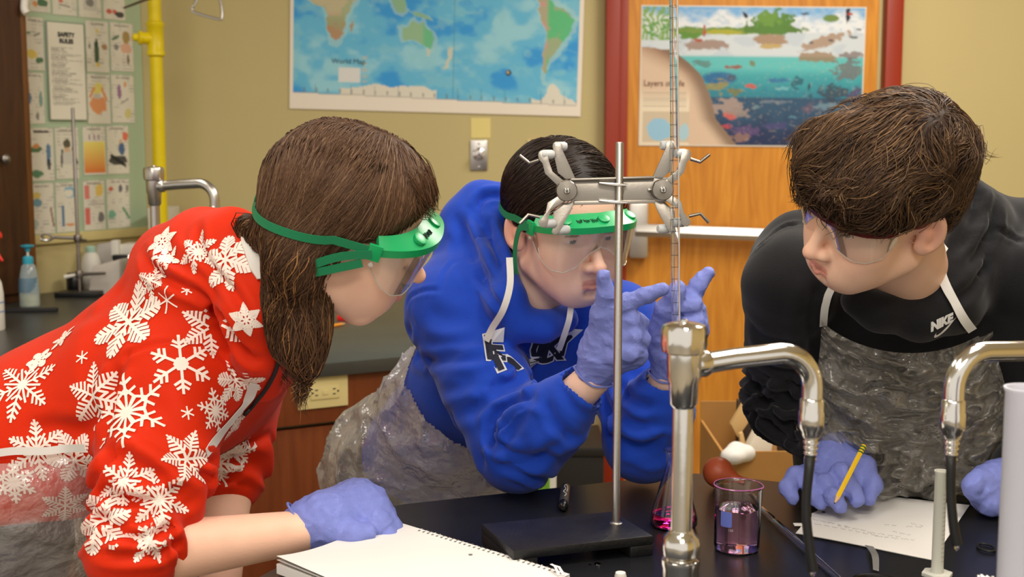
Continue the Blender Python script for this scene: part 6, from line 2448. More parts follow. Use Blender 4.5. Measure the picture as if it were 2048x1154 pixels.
def laid(bvh, px, lift, jump=.06):
    hs = [hit(bvh, x, y) for x, y, _ in catmull([np.array([x, y, 0.]) for x, y in px], 6)]
    hs = [h for h in hs if h is not None]
    out = [hs[0]] if hs else []
    for h in hs[1:]:
        if np.linalg.norm(h[0] - out[-1][0]) < jump:
            out.append(h)
    if len(out) < 3:
        return None
    p = np.array([h[0] + h[1] * lift for h in out])
    n = np.array([h[1] for h in out])
    for _ in range(3):
        p[1:-1] = (p[:-2] + 2 * p[1:-1] + p[2:]) / 4
        n[1:-1] = (n[:-2] + 2 * n[1:-1] + n[2:]) / 4
    return p, n


l_ = laid(bv1, [(481, 462), (498, 484), (510, 520), (517, 560)], .003)
if l_:
    mk('hood_lining', ribbon(l_[0], l_[1], np.interp(np.linspace(0, 1, len(l_[0])), [0, .4, .8, 1], [.006, .022, .018, .004]), .004), mat('white_lining', S(232, 226, 218), 0.8), hood1)
l_ = laid(bv1, [(556, 712), (545, 748), (522, 788), (485, 828)], .003)
if l_:
    mk('cord', tube(l_[0], .0028, 8), mat('black_cord', S(16, 16, 18), 0.6), p1)
l_ = laid(bv1, [(510, 765), (495, 800), (455, 848), (412, 905)], .002)
if l_:
    mk('apron_strap', ribbon(l_[0], l_[1], .013, .0008), M_RIBBON, p1)

# ---- gloved fist (right) and the hidden left hand


def fist1(B):
    w = P(606, 1056, 1.695)
    B.cap(w, P(650, 1040, 1.70), .032, .034, .015)
    B.ecap(P(645, 1042, 1.70), P(722, 1012, 1.735), (.036, .030), (.042, .031), P(735, 965, 1.76) - P(735, 1060, 1.70), .02)
    kn = [P(728, 985, 1.765), P(748, 998, 1.745), P(758, 1020, 1.725), P(755, 1046, 1.705)]
    for i, k in enumerate(kn):
        B.cap(P(690, 1020, 1.73), k, .022, .0155, .012)
        m = k + np.array([.016, -.004, -.022])
        e = k + np.array([-.006, -.012, -.040])
        B.chain([k, m, e], [.0150, .0130, .0115], .007)
    B.chain([P(668, 1062, 1.685), P(705, 1068, 1.675), P(735, 1066, 1.68)], [.018, .014, .0115], .010)


g1c = P(606, 1056, 1.695)
glove('glove', p1, fist1, 'blue nitrile glove closed to a fist', cuff=(g1c - norm(P(650, 1040, 1.70) - g1c) * .006, P(650, 1040, 1.70) - g1c, .034, .036))


def rest1(B):
    B.cap(wr_l, wr_l + np.array([.02, -.02, -.08]), .032, .036, .02)
    for i in range(4):
        s = wr_l + np.array([.02 + (i - 1.5) * .017, -.02, -.08])
        B.chain([s, s + np.array([.004, -.02, -.035]), s + np.array([.002, -.005, -.06])], [.014, .012, .010], .008)
    B.chain([wr_l + np.array([-.01, -.03, -.03]), wr_l + np.array([-.03, -.04, -.06]), wr_l + np.array([-.03, -.045, -.085])], [.016, .013, .011], .01)


glove('glove', p1, rest1, res=.003)

# ---- apron round the waist, trousers
AP = Sdf()
AP.ecap(P(150, 905, 1.84), wa1 + (hp1 - wa1) * .2, (.205, .150), (.205, .152), SIDE_Y, .05)
AP.ecap(wa1 + (hp1 - wa1) * .2, hp1, (.205, .152), (.21, .155), SIDE_Y, .05)
AP.ecap(hp1, hp1 + np.array([.02, 0, -.30]), (.215, .165), (.23, .19), SIDE_Y, .06)
AP.disp.append(lambda p: .010 * fbm(p * np.array([7, 7, 9]), 51, 3) + .004 * np.abs(noise3(p * 24, 55)))
V, Q = AP.mesh(.008)
cpx = V[Q].mean(1)
axd = norm(hp1 - ch1)
tpar = (cpx - P(185, 895, 1.7)) @ norm(P(0, 1030, 1.7) - P(185, 895, 1.7))
m_ = (tpar > .0) & (cpx[:, 2] > .55)
zl = P(0, 905, 1.70)[2]
m_ &= cpx[:, 2] < zl + .0
V, Q = keep_faces(V, Q, m_)
M_APRON = film('clear_apron_film', S(226, 220, 214), 0.18, 0.2, bump=(22, 1.0, 4, 0.02), gloss=.09)
mk('apron', (V, Q), M_APRON, p1, angle=180, label='clear plastic apron')
wv = [hit(bv1, x, y) for x, y in ((-150, 930), (-100, 920), (-50, 912), (2, 906), (40, 902), (90, 899), (140, 897), (190, 895))]
wv = [h[0] + h[1] * .012 for h in wv if h is not None]
if len(wv) > 2:
    mk('apron_waistband', ribbon(catmull(wv, 5), (0, -1, .1), .010, .001), M_RIBBON, p1)
feet = [(-.80, 1.72), (-.80, 2.0)]
trousers(p1, hp1 - np.array([-.02, 0, .0]), SIDE_Y, feet, S(70, 84, 110), 'jeans')
shoes(p1, feet, (1, 0), None)

# ---- hair
HA = Sdf()
HA.ell(H1.pt(0, -.004, .044), (.086, .104, .090), H1.R, .02)
HA.ell(H1.pt(0, .032, .074), (.058, .052, .038), H1.R, .03)
HA.ell(H1.pt(0, .15, -.030), (.2, .105, .105), H1.R, .012, 's')
HA.ell(H1.pt(.07, .062, -.022), (.07, .052, .056), H1.R, .010, 's')
nh = [H1.pt(.045, -.045, -.01), P(594, 575, 1.60), P(598, 630, 1.60), P(600, 685, 1.60), P(614, 735, 1.60)]
HA.chain(nh, [.040, .029, .029, .024, .009], .03)
HA.chain([H1.pt(.055, -.03, .0), P(592, 530, 1.56), P(600, 560, 1.56)], [.035, .026, .012], .02)
HA.chain([H1.pt(0, -.045, -.01), P(590, 590, 1.68), P(596, 680, 1.68)], [.044, .028, .016], .03)
HA.chain([P(520, 470, 1.60), P(495, 445, 1.64), P(498, 470, 1.64)], [.011, .009, .005], .015)
HA.disp.append(lambda p: .0025 * noise3(p * np.array([30, 30, 12]), 61))
hV, hQ = HA.mesh(.004)
rng = np.random.default_rng(3)


def dir1(L, t):
    r, f, u = L[:, 0], L[:, 1], L[:, 2]
    sg = np.where(r > -0.01, 1.0, -1.0)
    top = sstep(.02, .11, u)
    d = np.stack([sg * (.25 + .8 * top), -.35 + 1.25 * sstep(.00, .08, f) * (.4 + .6 * top), -1 + .35 * top], -1)
    d[u < .0] = np.array([0.05, -.10, -1.0])
    return d


def stop1(L):
    r, f, u = L[:, 0], L[:, 1], L[:, 2]
    return (f > .03) & (u < np.interp(f, [.03, .06, .09, .12], [-.03, .045, .080, .095]))


cen = hV[hQ].mean(1)
Lc = H1.loc(cen)
up_m = (Lc[:, 2] > .015)
roots = surf_points(hV, hQ, 6500, rng, up_m.astype(float) * (1 + 1.5 * (Lc[:, 2] > .09)))
PnA, rA = strands(HA, roots, dir1, H1, .15, 9, .00058, rng, (.0002, .0030), stop=stop1, noise_amp=.16, nscale=16)
roots = surf_points(hV, hQ, 2000, rng, ((Lc[:, 2] < .02)).astype(float))


def dir1b(L, t):
    return np.tile(np.array([.05, .10, -1.0]), (len(L), 1))


PnB, rB = strands(HA, roots, dir1b, H1, .13, 9, .0008, rng, (.0005, .006), wave=.42, flare=.25, noise_amp=.35, nscale=28)
# loose front tuft
roots = H1.pts(np.stack([rng.uniform(-.03, .05, 160), rng.uniform(.05, .085, 160), rng.uniform(.085, .115, 160)], -1))


def dir1c(L, t):
    return np.tile(np.array([.15, 1.0, -.55 + .3 * t]), (len(L), 1))


PnC, rC = strands(HA, roots, dir1c, H1, .06, 9, .0006, rng, (.001, .008), flare=.6, noise_amp=.3)
cA = tint(rng, len(PnA), S(78, 54, 38), S(108, 80, 58), S(132, 102, 76), .08)
cB = tint(rng, len(PnB), S(60, 38, 26), S(104, 74, 50), S(150, 108, 66), .12)
cC = tint(rng, len(PnC), S(74, 50, 34), S(110, 80, 56))
vs, qs, cs_ = strand_mesh(np.concatenate([PnA, PnB, PnC]), np.concatenate([rA, rB, rC]), np.concatenate([cA, cB, cC]))
hc = np.tile(np.array(S(70, 47, 32)), (len(hV), 1))
mk('hair', (np.concatenate([hV, vs]), np.concatenate([hQ, qs + len(hV)])), M_HAIR, p1, angle=180, col=np.concatenate([hc, cs_]), label='shoulder length brown hair', kind='stuff')


def wrap_strap(A, H, n=44, a0=88, a1=272, rr=.093, ff=.118, f0=-.004, u0=.022, u1=.0, gap=.0055):
    a = np.radians(np.linspace(a0, a1, n))
    L = np.stack([rr * np.sin(a), f0 + ff * np.cos(a), u0 + (u1 - u0) * np.sin((a - a[0]) / (a[-1] - a[0]) * math.pi) ** 0.8], -1)
    w = H.pts(L)
    for _ in range(6):
        d = A(w)
        g = A.grad(w)
        w = w - g * np.clip(d - gap, -.004, .006)[:, None]
    L = H.loc(w)
    L = np.vstack([[(.0885, .050, u0)], L, [(-.0885, .050, u0)]])
    return L


goggles(H1, 'green goggles on the long haired person in the red snowflake hoodie', strap_pts=wrap_strap(HA, H1), letters=(14, 30, .5, 7),
        tail=[(.0895, .048, .018), (.093, .012, .004), (.097, -.022, -.020), (.098, -.029, -.026), (.097, -.020, -.029), (.0905, .040, .004)])

# ================================================================== person 2: blue hoodie
H2 = Head(1124, 452, 2.0, 60, 13, -3, 0.99)
p2 = thing('person', 'dark haired person in blue hoodie and green goggles, both gloved hands at the burette', 'person', (-0.2, 2.35, 0), 'students around the table')
S2 = norm((.87, .42, 0))
sr2, er2, wr2 = P(908, 620, 2.08), P(1035, 903, 1.95), P(1185, 758, 1.862)
sl2, el2, wl2 = P(1235, 650, 2.12), P(1288, 885, 1.98), P(1338, 752, 1.90)
ch2, hp2 = P(1035, 740, 2.20), P(850, 940, 2.40)
nk2 = P(1050, 625, 2.09)
B = Sdf()
head_ops(B, H2, mouth=.0010, chin=0.0, nose=.6, jaw=.95, lids=.6, cup=.008)
B.cap(H2.pt(0, -.025, -.04), nk2, .047, .052, .025)
B.cap(nk2, ch2, .06, .08, .04)
for a, b, c in ((sr2, er2, wr2), (sl2, el2, wl2)):
    B.cap(a, ch2, .045, .08, .04)
    B.chain([a, b, c], [.045, .038, .0255], .02)
V, Q = B.mesh(.0034)
V, Q = refine(V, Q, face_mask(V, Q, H2), B)
mk('body', (V, Q), M_SKIN, p2, angle=180, col=skin_col(V, H2, S(238, 198, 176), S(208, 120, 114), S(46, 30, 22)))

M_BLUE = cloth('royal_blue_fleece', S(24, 66, 178), .8, .15)
T = Sdf()
T.ecap(P(1050, 640, 2.13), ch2, (.135, .095), (.165, .115), S2, .05)
T.ecap(ch2, hp2, (.165, .115), (.150, .115), S2, .06)
T.cap(P(945, 590, 2.13), P(1010, 620, 2.13), .085, .085, .05)
c_end2 = er2 + (wr2 - er2) * .86
T.chain([P(935, 600, 2.10), sr2, sr2 + (er2 - sr2) * .55, er2, er2 + (wr2 - er2) * .45, c_end2], [.080, .074, .066, .058, .052, .040], .03)
c_endl = el2 + (wl2 - el2) * .84
T.chain([P(1180, 640, 2.14), sl2, sl2 + (el2 - sl2) * .55, el2, el2 + (wl2 - el2) * .5, c_endl], [.075, .066, .058, .056, .050, .040], .03)
# hood
T.chain([P(1003, 400, 2.13), P(960, 408, 2.14), P(934, 440, 2.14), P(940, 500, 2.13), P(980, 570, 2.06), P(1012, 605, 1.99)], [.030, .036, .038, .045, .036, .026], .018)
T.chain([P(1000, 440, 2.10), P(980, 470, 2.09), P(990, 530, 2.04), P(1018, 590, 1.985)], [.026, .028, .027, .022], .012)
T.ell(P(960, 500, 2.15), (.06, .06, .08), None, .04)
T.chain([P(1012, 605, 1.99), P(1040, 650, 1.99), P(1085, 655, 2.0), P(1130, 640, 2.03)], [.026, .022, .020, .02], .02)
# hollow cuffs
T.cap(er2 + (wr2 - er2) * .82, wr2, .029, .031, .009, 's')
T.cap(el2 + (wl2 - el2) * .80, wl2, .029, .031, .009, 's')
T.disp.append(lambda p: .0035 * fbm(p * 12, 133, 2))
T.disp.append(rings(er2, c_end2, .0, .72, 2.2, .005, 21, .7, .10))
T.disp.append(rings(el2, c_endl, .0, .7, 2.2, .004, 25, .7, .10))
T.disp.append(rings(sr2, er2, .62, 1.05, 2.6, .004, 28, .8, .11))
T.disp.append(fold_lines([
    ([P(860, 545, 2.05), P(835, 585, 2.03), P(828, 640, 2.03), P(850, 700, 2.0)], .003, .0035),
    ([P(990, 690, 1.98), P(940, 705, 1.97), P(880, 712, 1.98)], .006, .008),
    ([P(1060, 800, 1.92), P(1010, 840, 1.90), P(980, 880, 1.9)], .006, .009),
    ([P(985, 905, 1.89), P(988, 850, 1.89), P(1010, 810, 1.9)], .003, .004),
    ([P(1040, 780, 1.9), P(985, 790, 1.91), P(930, 770, 1.93)], .005, .010),
    ([P(925, 480, 2.06), P(955, 540, 2.04), P(1000, 590, 1.98)], .006, .006),
    ([P(960, 385, 2.1), P(975, 430, 2.07), P(968, 480, 2.06)], .006, .006)]))
V, Q = T.mesh(.0042)
V = relax(V, Q, 1, .45)
V = creases(V, Q, [
    ([(882, 581), (890, 547), (912, 521)], .0025, .004), ([(813, 616), (821, 594), (852, 581), (882, 581)], .003, .004),
    ([(818, 640), (823, 693), (849, 720), (889, 720), (943, 718), (983, 707)], .008, .009),
    ([(850, 690), (900, 690), (960, 670)], .004, .010),
    ([(880, 780), (930, 769), (985, 765)], .006, .011), ([(870, 740), (930, 745), (990, 735)], .005, .010),
    ([(900, 830), (950, 815), (1010, 780)], .005, .011),
    ([(1032, 796), (987, 836), (983, 871), (981, 907)], .009, .008),
    ([(1059, 818), (1028, 849), (1005, 889)], .006, .009), ([(1090, 800), (1110, 845), (1150, 880)], .006, .008),
    ([(1120, 770), (1150, 815), (1190, 840)], .004, .006), ([(1000, 930), (1060, 925), (1130, 880)], .006, .010),
    ([(956, 420), (962, 401), (979, 391), (1006, 390)], .010, .007), ([(952, 428), (968, 458), (994, 504), (1002, 550)], .011, .008),
    ([(907, 428), (933, 473), (956, 527), (987, 573)], .009, .010), ([(949, 534), (979, 588), (1006, 626)], .007, .006),
    ([(915, 470), (925, 520), (960, 580)], .006, .010), ([(975, 430), (985, 470), (1005, 520)], .006, .006),
    ([(850, 620), (900, 640), (950, 640)], .004, .014),
    ([(1230, 760), (1260, 800), (1310, 820)], .007, .009), ([(1220, 820), (1270, 850), (1330, 850)], .007, .010), ([(1240, 880), (1290, 890), (1340, 870)], .006, .010)])
hood2 = mk('hoodie', (V, Q), M_BLUE, p2, angle=180, label='royal blue hoodie')
bv2 = bvh_of(V, Q)
# chest lettering


def lay_text(bvh, txt, size, px, py, ang, m, par, bold=0.0, lift=.0007, shear=0., sx=1., spacing=1.0, arc_=0.0, name='lettering', kind=None):
    h = hit(bvh, px, py)
    if h is None:
        return None
    c, n = h
    t, b = tangent(n, ang)
    V, Fs = text_vf(txt, size, (0, 0, 0), (1, 0, 0), (0, 1, 0), bold=bold, shear=shear, sx=sx, spacing=spacing, depth=0)
    V2 = V[:, :2].copy()
    if arc_:
        V2[:, 1] -= arc_ * V2[:, 0] ** 2
    q = project(bvh, c, n, t, b, V2, lift, .05, .03)
    ok = [x is not None for x in q]
    q = [x if x is not None else c for x in q]
    Fs = [f for f in Fs if all(ok[i] for i in f) and max(np.linalg.norm(q[f[0]] - q[i]) for i in f) < .08]
    if not Fs:
        return None
    return mk(name, (np.array(q), Fs), m, par, smooth=False, kind=kind)


for ch_, lx, ly in (('E', 988, 698), ('N', 1012, 716), ('T', 1036, 708), ('U', 1060, 706), ('C', 1084, 702), ('K', 1106, 696), ('Y', 1127, 688)):
    lay_text(bv2, ch_, .062, lx, ly, -4, mat('white_outline_print', S(206, 208, 214), .7), hood2, .0040, .0016, name='letter_outline')
    lay_text(bv2, ch_, .062, lx, ly, -4, mat('navy_print', S(14, 18, 40), .7), hood2, .0018, .0024, name='letter')
# neck straps of the apron
mk('apron_strap', ribbon(catmull([P(1019, 515, 1.93), P(1020, 570, 1.925), P(1006, 620, 1.93), P(985, 655, 1.955), P(972, 682, 1.965)], 6), (0, -1, .15), .010, .0008), M_RIBBON, p2)
mk('apron_strap', ribbon(catmull([P(1142, 612, 1.97), P(1138, 640, 1.97), P(1128, 672, 1.99), P(1118, 700, 2.02)], 6), (0, -1, .15), .009, .0008), M_RIBBON, p2)


def hand2r(B):
    w = P(1188, 748, 1.862)
    side_ = P(1240, 610, 1.80) - P(1250, 715, 1.82)
    B.cap(w, P(1205, 712, 1.85), .027, .033, .015)
    B.ecap(P(1203, 712, 1.848), P(1240, 665, 1.815), (.036, .021), (.042, .0185), side_, .018)
    # index pointing right, thumb up
    B.chain([P(1228, 628, 1.81), P(1250, 607, 1.80), P(1292, 590, 1.79), P(1324, 578, 1.785)], [.0155, .0125, .0105, .0088], .007)
    B.chain([P(1200, 680, 1.835), P(1204, 630, 1.815), P(1213, 590, 1.80), P(1207, 553, 1.79)], [.020, .0155, .0118, .0098], .009)
    for (x, y) in ((1262, 640), (1266, 672), (1260, 704)):
        B.chain([P(1228, y + 8, 1.82), P(x, y, 1.803), P(x + 17, y + 6, 1.818), P(x + 6, y + 10, 1.845)], [.017, .0135, .0122, .0105], .006)
    B.cap(P(1215, 715, 1.84), P(1262, 722, 1.825), .020, .012, .012)


c2 = P(1186, 752, 1.862)
glove('glove', p2, hand2r, 'blue nitrile glove, index finger pointing and thumb up', cuff=(c2, P(1205, 712, 1.85) - c2, .029, .030))


def hand2l(B):
    w = P(1340, 745, 1.90)
    B.cap(w, P(1346, 705, 1.888), .027, .032, .015)
    B.ecap(P(1346, 700, 1.885), P(1362, 636, 1.865), (.038, .022), (.038, .019), P(1400, 640, 1.87) - P(1310, 640, 1.87), .018)
    B.chain([P(1375, 620, 1.87), P(1380, 595, 1.862), P(1398, 568, 1.86), P(1416, 546, 1.86)], [.016, .0125, .0112, .0092], .007)
    B.chain([P(1322, 670, 1.875), P(1332, 620, 1.85), P(1352, 585, 1.835), P(1356, 576, 1.833)], [.019, .0145, .0118, .0105], .009)
    for i, (x, y) in enumerate(((1392, 625), (1398, 660), (1390, 692))):
        B.chain([P(1362, y + 14, 1.875), P(x, y, 1.868), P(x - 6, y - 14, 1.845), P(x - 24, y - 12, 1.838)], [.017, .0135, .0118, .0102], .007)


c3 = P(1339, 750, 1.90)
glove('glove', p2, hand2l, 'blue nitrile glove behind the burette', cuff=(c3, P(1346, 705, 1.888) - c3, .029, .030))
# beaded bracelet
bcn = wl2 + (el2 - wl2) * .16
x_, y_, a_ = frame_of(wl2 - el2)
brc = thing('beaded_bracelet', 'blue and white beaded bracelet on the wrist behind the faucet', 'bracelet', bcn)
for i in range(18):
    t = 2 * math.pi * i / 18
    c = bcn + (x_ * math.cos(t) + y_ * math.sin(t)) * .0335
    mk('bead', lathe([(0, -.005), (.0038, -.0035), (.005, 0), (.0038, .0035), (0, .005)], c, (0, 0, 1), 10), mat('blue_bead', S(50, 130, 200), .25) if i % 3 else M_WHITE, brc)

# ---- apron over torso and hips
AP = Sdf()
AP.ecap(ch2 + (hp2 - ch2) * .25, hp2, (.178, .130), (.175, .135), S2, .05)
AP.ecap(hp2, hp2 + np.array([-.015, .01, -.26]), (.175, .135), (.185, .15), S2, .06)
AP.disp.append(lambda p: .010 * fbm(p * np.array([8, 8, 11]), 151, 2) - .012 * (1 - np.abs(noise3(p * np.array([13, 13, 9]) + .9 * noise3(p * 9, 7)[:, None], 155))) ** 4 - .007 * (1 - np.abs(noise3(p * np.array([24, 24, 20]), 158))) ** 5)
V, Q = AP.mesh(.006)
cpx = V[Q].mean(1)
tp_ = (cpx - ch2) @ (hp2 - ch2) / ((hp2 - ch2) @ (hp2 - ch2))
m_ = (tp_ > .22) & (cpx[:, 2] > .70)
V, Q = keep_faces(V, Q, m_)
mk('apron', (V, Q), film('clear_apron_film_b', S(226, 224, 220), 0.24, 0.2, bump=(22, 1.0, 4, 0.02), gloss=.11), p2, angle=180, label='crumpled clear plastic apron')
feet = [(-.28, 2.52), (-.02, 2.6)]
trousers(p2, hp2 - np.array([0, 0, .05]), S2, feet, S(54, 52, 56))
shoes(p2, feet, (.4, -.9), None)

# ---- hair: dark, combed back
HA = Sdf()
HA.ell(H2.pt(0, -.012, .046), (.084, .105, .089), H2.R, .02)
HA.ell(H2.pt(0, .150, -.045), (.2, .095, .125), H2.R, .012, 's')
HA.ell(H2.pt(.075, .03, -.05), (.05, .06, .055), H2.R, .012, 's')
HA.ell(H2.pt(-.075, .03, -.05), (.05, .06, .055), H2.R, .012, 's')
HA.chain([H2.pt(0, -.08, .0), H2.pt(0, -.095, -.06), P(1020, 590, 2.06)], [.045, .035, .02], .03)
HA.disp.append(lambda p: .002 * noise3(p * np.array([26, 26, 14]), 161))
hV, hQ = HA.mesh(.004)
rng = np.random.default_rng(5)


def dir2(L, t):
    r, f, u = L[:, 0], L[:, 1], L[:, 2]
    sg = np.where(r > 0.012, 1.0, -1.0)
    top = sstep(.05, .12, u)
    return np.stack([sg * (.9 * top + .15), -.75 + .25 * top, -.65 - .1 * top], -1)


cen = hV[hQ].mean(1)
roots = surf_points(hV, hQ, 4200, rng, (H2.loc(cen)[:, 2] > -.02).astype(float))
Pn, rA = strands(HA, roots, dir2, H2, .11, 8, .00075, rng, (.0003, .003), noise_amp=.14, nscale=14)
fr = H2.pts(np.stack([rng.uniform(-.07, -.02, 70), rng.uniform(.07, .08, 70), rng.uniform(.06, .085, 70)], -1))
Pf, rF = strands(HA, fr, lambda L, t: np.tile(np.array([-.5, .1, -1.]), (len(L), 1)), H2, .09, 8, .0005, rng, (.001, .006), flare=.4)
cA = tint(rng, len(Pn) + len(Pf), S(28, 20, 16), S(58, 44, 36), S(88, 70, 58), .06)
vs, qs, cs_ = strand_mesh(np.concatenate([Pn, Pf]), np.concatenate([rA, rF]), cA)
mk('hair', (np.concatenate([hV, vs]), np.concatenate([hQ, qs + len(hV)])), M_HAIR, p2, angle=180, col=np.concatenate([np.tile(np.array(S(30, 22, 18)), (len(hV), 1)), cs_]), label='dark hair combed back', kind='stuff')
gg2 = goggles(H2, 'green goggles with black pen marks on the person in the blue hoodie', strap_pts=wrap_strap(HA, H2, rr=.086, ff=.11, u1=.012), letters=(24, 2, .55, 9),
              tail=[(.0895, .048, .020), (.093, .030, .014), (.094, .022, -.01), (.095, .024, -.035), (.096, .034, -.058)])

# ================================================================== person 3: black hoodie
H3 = Head(1768, 408, 1.65, 160, 17, 27, 0.985)
p3 = thing('person', 'brown haired person in black hoodie writing on paper with a yellow pencil', 'person', (.62, 2.2, 0), 'students around the table')
nk3 = P(1822, 590, 1.84)
sr3, er3, wr3 = P(1590, 570, 1.88), P(1572, 800, 2.0), P(1658, 896, 1.905)
sl3, el3, wl3 = P(2085, 575, 1.82), P(2130, 850, 1.93), P(2025, 965, 1.86)
ch3, wa3, hp3 = P(1800, 720, 2.02), P(1815, 930, 2.16), P(1820, 1010, 2.22)
S3 = norm((1, .05, 0))
B = Sdf()
head_ops(B, H3, mouth=.0016, chin=-.004, nose=.3, lids=1.0, cup=.014)
B.cap(H3.pt(0, -.025, -.04), nk3, .052, .058, .025)
B.cap(nk3, ch3, .052, .065, .03)
for a, b, c in ((sr3, er3, wr3), (sl3, el3, wl3)):
    B.cap(a, ch3, .045, .065, .03)
    B.chain([a, b, c], [.048, .041, .028], .02)
V, Q = B.mesh(.0034)
V, Q = refine(V, Q, face_mask(V, Q, H3), B)
mk('body', (V, Q), M_SKIN, p3, angle=180, col=skin_col(V, H3, S(240, 196, 168), S(208, 110, 104), S(56, 36, 26)))

M_BLK = cloth('black_fleece', S(22, 22, 25), .82, .12)
T = Sdf()
T.ecap(P(1620, 545, 1.95), P(2060, 530, 1.92), (.08, .095), (.085, .10), (0, 1, 0), .05)
T.ecap(P(1825, 600, 1.915), ch3, (.17, .105), (.19, .125), S3, .06)
T.ecap(ch3, wa3, (.19, .125), (.17, .125), S3, .06)
T.ecap(wa3, hp3, (.17, .125), (.17, .12), S3, .06)
c_end3 = er3 + (wr3 - er3) * .80
T.chain([sr3, sr3 + (er3 - sr3) * .5, er3, c_end3], [.078, .062, .060, .046], .03)
T.chain([sl3, sl3 + (el3 - sl3) * .5, el3, el3 + (wl3 - el3) * .8], [.078, .064, .060, .046], .03)
# hood behind the neck and collar in front
T.chain([P(1905, 380, 1.84), P(1945, 440, 1.84), P(1945, 540, 1.82), P(1905, 610, 1.78), P(1840, 640, 1.76), P(1760, 625, 1.75), P(1715, 600, 1.76)], [.036, .044, .044, .034, .026, .022, .02], .02)
T.chain([P(1925, 480, 1.80), P(1910, 560, 1.775), P(1875, 610, 1.76)], [.030, .030, .022], .014)
T.ell(P(1900, 480, 1.90), (.09, .08, .09), None, .04)
T.cap(er3 + (wr3 - er3) * .74, wr3, .034, .036, .003, 's')
T.disp.append(lambda p: .004 * fbm(p * 11, 233, 2))
T.disp.append(rings(sr3, er3, .55, 1.06, 4.2, .006, 41, .6, .10))
T.disp.append(rings(er3, c_end3, .0, .8, 2.6, .006, 44, .6, .10))
T.disp.append(fold_lines([
    ([P(1495, 508, 1.85), P(1540, 475, 1.84), P(1600, 450, 1.84)], .003, .004),
    ([P(1985, 460, 1.80), P(2020, 470, 1.79), P(2060, 490, 1.78)], .003, .004),
    ([P(1960, 380, 1.80), P(1975, 470, 1.79), P(1950, 570, 1.76)], .006, .007),
    ([P(1660, 600, 1.84), P(1640, 680, 1.86), P(1630, 760, 1.9)], .008, .014)]))
V, Q = T.mesh(.0045)
V = creases(V, Q, [
    ([(1494, 513), (1530, 482), (1566, 455), (1598, 448)], .004, .005), ([(1987, 459), (2020, 472), (2048, 486)], .004, .005),
    ([(1949, 333), (1958, 383), (1940, 450), (1918, 504)], .010, .008), ([(1994, 396), (1985, 450), (1958, 504), (1931, 540)], .008, .008),
    ([(1970, 520), (1950, 570), (1900, 610)], .007, .008),
    ([(1502, 759), (1536, 802), (1599, 816)], .010, .008), ([(1512, 802), (1555, 840), (1603, 850)], .010, .008), ([(1526, 831), (1565, 869), (1599, 888)], .010, .008),
    ([(1500, 700), (1540, 740), (1610, 750)], .007, .010), ([(1490, 640), (1530, 680), (1600, 690)], .005, .012), ([(1640, 560), (1620, 640), (1630, 720)], .007, .012)])
hood3 = mk('hoodie', (V, Q), M_BLK, p3, angle=180, label='black hoodie with small white chest logo')
bv3 = bvh_of(V, Q)
M_LOGO = mat('white_logo_print', S(214, 214, 212), .6)
lay_text(bv3, 'NIKE', .0165, 1882, 646, 22, M_LOGO, hood3, .0011, .0008, shear=.25, sx=.95)
h = hit(bv3, 1890, 655)
if h is not None:
    c, n = h
    t_, b_ = tangent(n, 18)
    k = c[1] / F * .75
    top_ = [(-30, -3), (-31, -9), (-27, -13), (-20, -12), (-5, -4), (12, 6), (34, 22)]
    bot_ = [(-30, -3), (-35, -12), (-33, -20), (-24, -22), (-8, -16), (10, -4), (34, 22)]
    a1_ = catmull([np.array([x * k, y * k, 0]) for x, y in top_], 5)[:, :2]
    a2_ = catmull([np.array([x * k, y * k, 0]) for x, y in bot_], 5)[:, :2]
    q1_, q2_ = project(bv3, c, n, t_, b_, a1_, .0008, .09), project(bv3, c, n, t_, b_, a2_, .0008, .09)
    vv, ff = [], []
    for i in range(len(q1_) - 1):
        qq = (q1_[i], q1_[i + 1], q2_[i + 1], q2_[i])
        if any(z is None for z in qq):
            continue
        m0 = len(vv)
        vv += list(qq)
        ff.append((m0, m0 + 1, m0 + 2, m0 + 3))
    if ff:
        mk('swoosh_logo', (np.array(vv), ff), M_LOGO, hood3, smooth=False)

# ---- hands


def hand3r(B):
    w = P(1655, 897, 1.905)
    B.cap(w, P(1668, 925, 1.885), .030, .034, .015)
    B.ecap(P(1668, 925, 1.885), P(1672, 958, 1.85), (.040, .022), (.045, .018), P(1720, 935, 1.86) - P(1610, 945, 1.87), .02)
    zt = .0105
    # little, ring, middle, index finger; thumb
    B.chain([P(1630, 945, 1.87), P(1592, 952, 1.845), P(1574, 975, 1.825), P(1585, 996, 1.815)], [.0155, .0125, .0108, .0092], .007)
    B.chain([P(1645, 955, 1.86), P(1618, 965, 1.835), P(1628, 990, 1.815), P(1640, 1006, 1.81)], [.0155, .0130, .0112, .0094], .007)
    B.chain([P(1662, 960, 1.855), P(1652, 968, 1.82), P(1667, 995, 1.795), P(1681, 1014, 1.785)], [.0155, .0130, .0112, .0094], .007)
    B.chain([P(1688, 952, 1.855), P(1682, 945, 1.825), P(1701, 975, 1.80), P(1715, 1000, 1.79)], [.0160, .0130, .0115, .0096], .007)
    B.chain([P(1695, 925, 1.875), P(1728, 935, 1.855), P(1745, 968, 1.835), P(1737, 996, 1.82)], [.020, .0155, .0128, .0105], .009)


c4 = P(1652, 893, 1.907)
glove('glove', p3, hand3r, 'blue nitrile glove holding the pencil', cuff=(c4, P(1668, 925, 1.885) - c4, .032, .033))


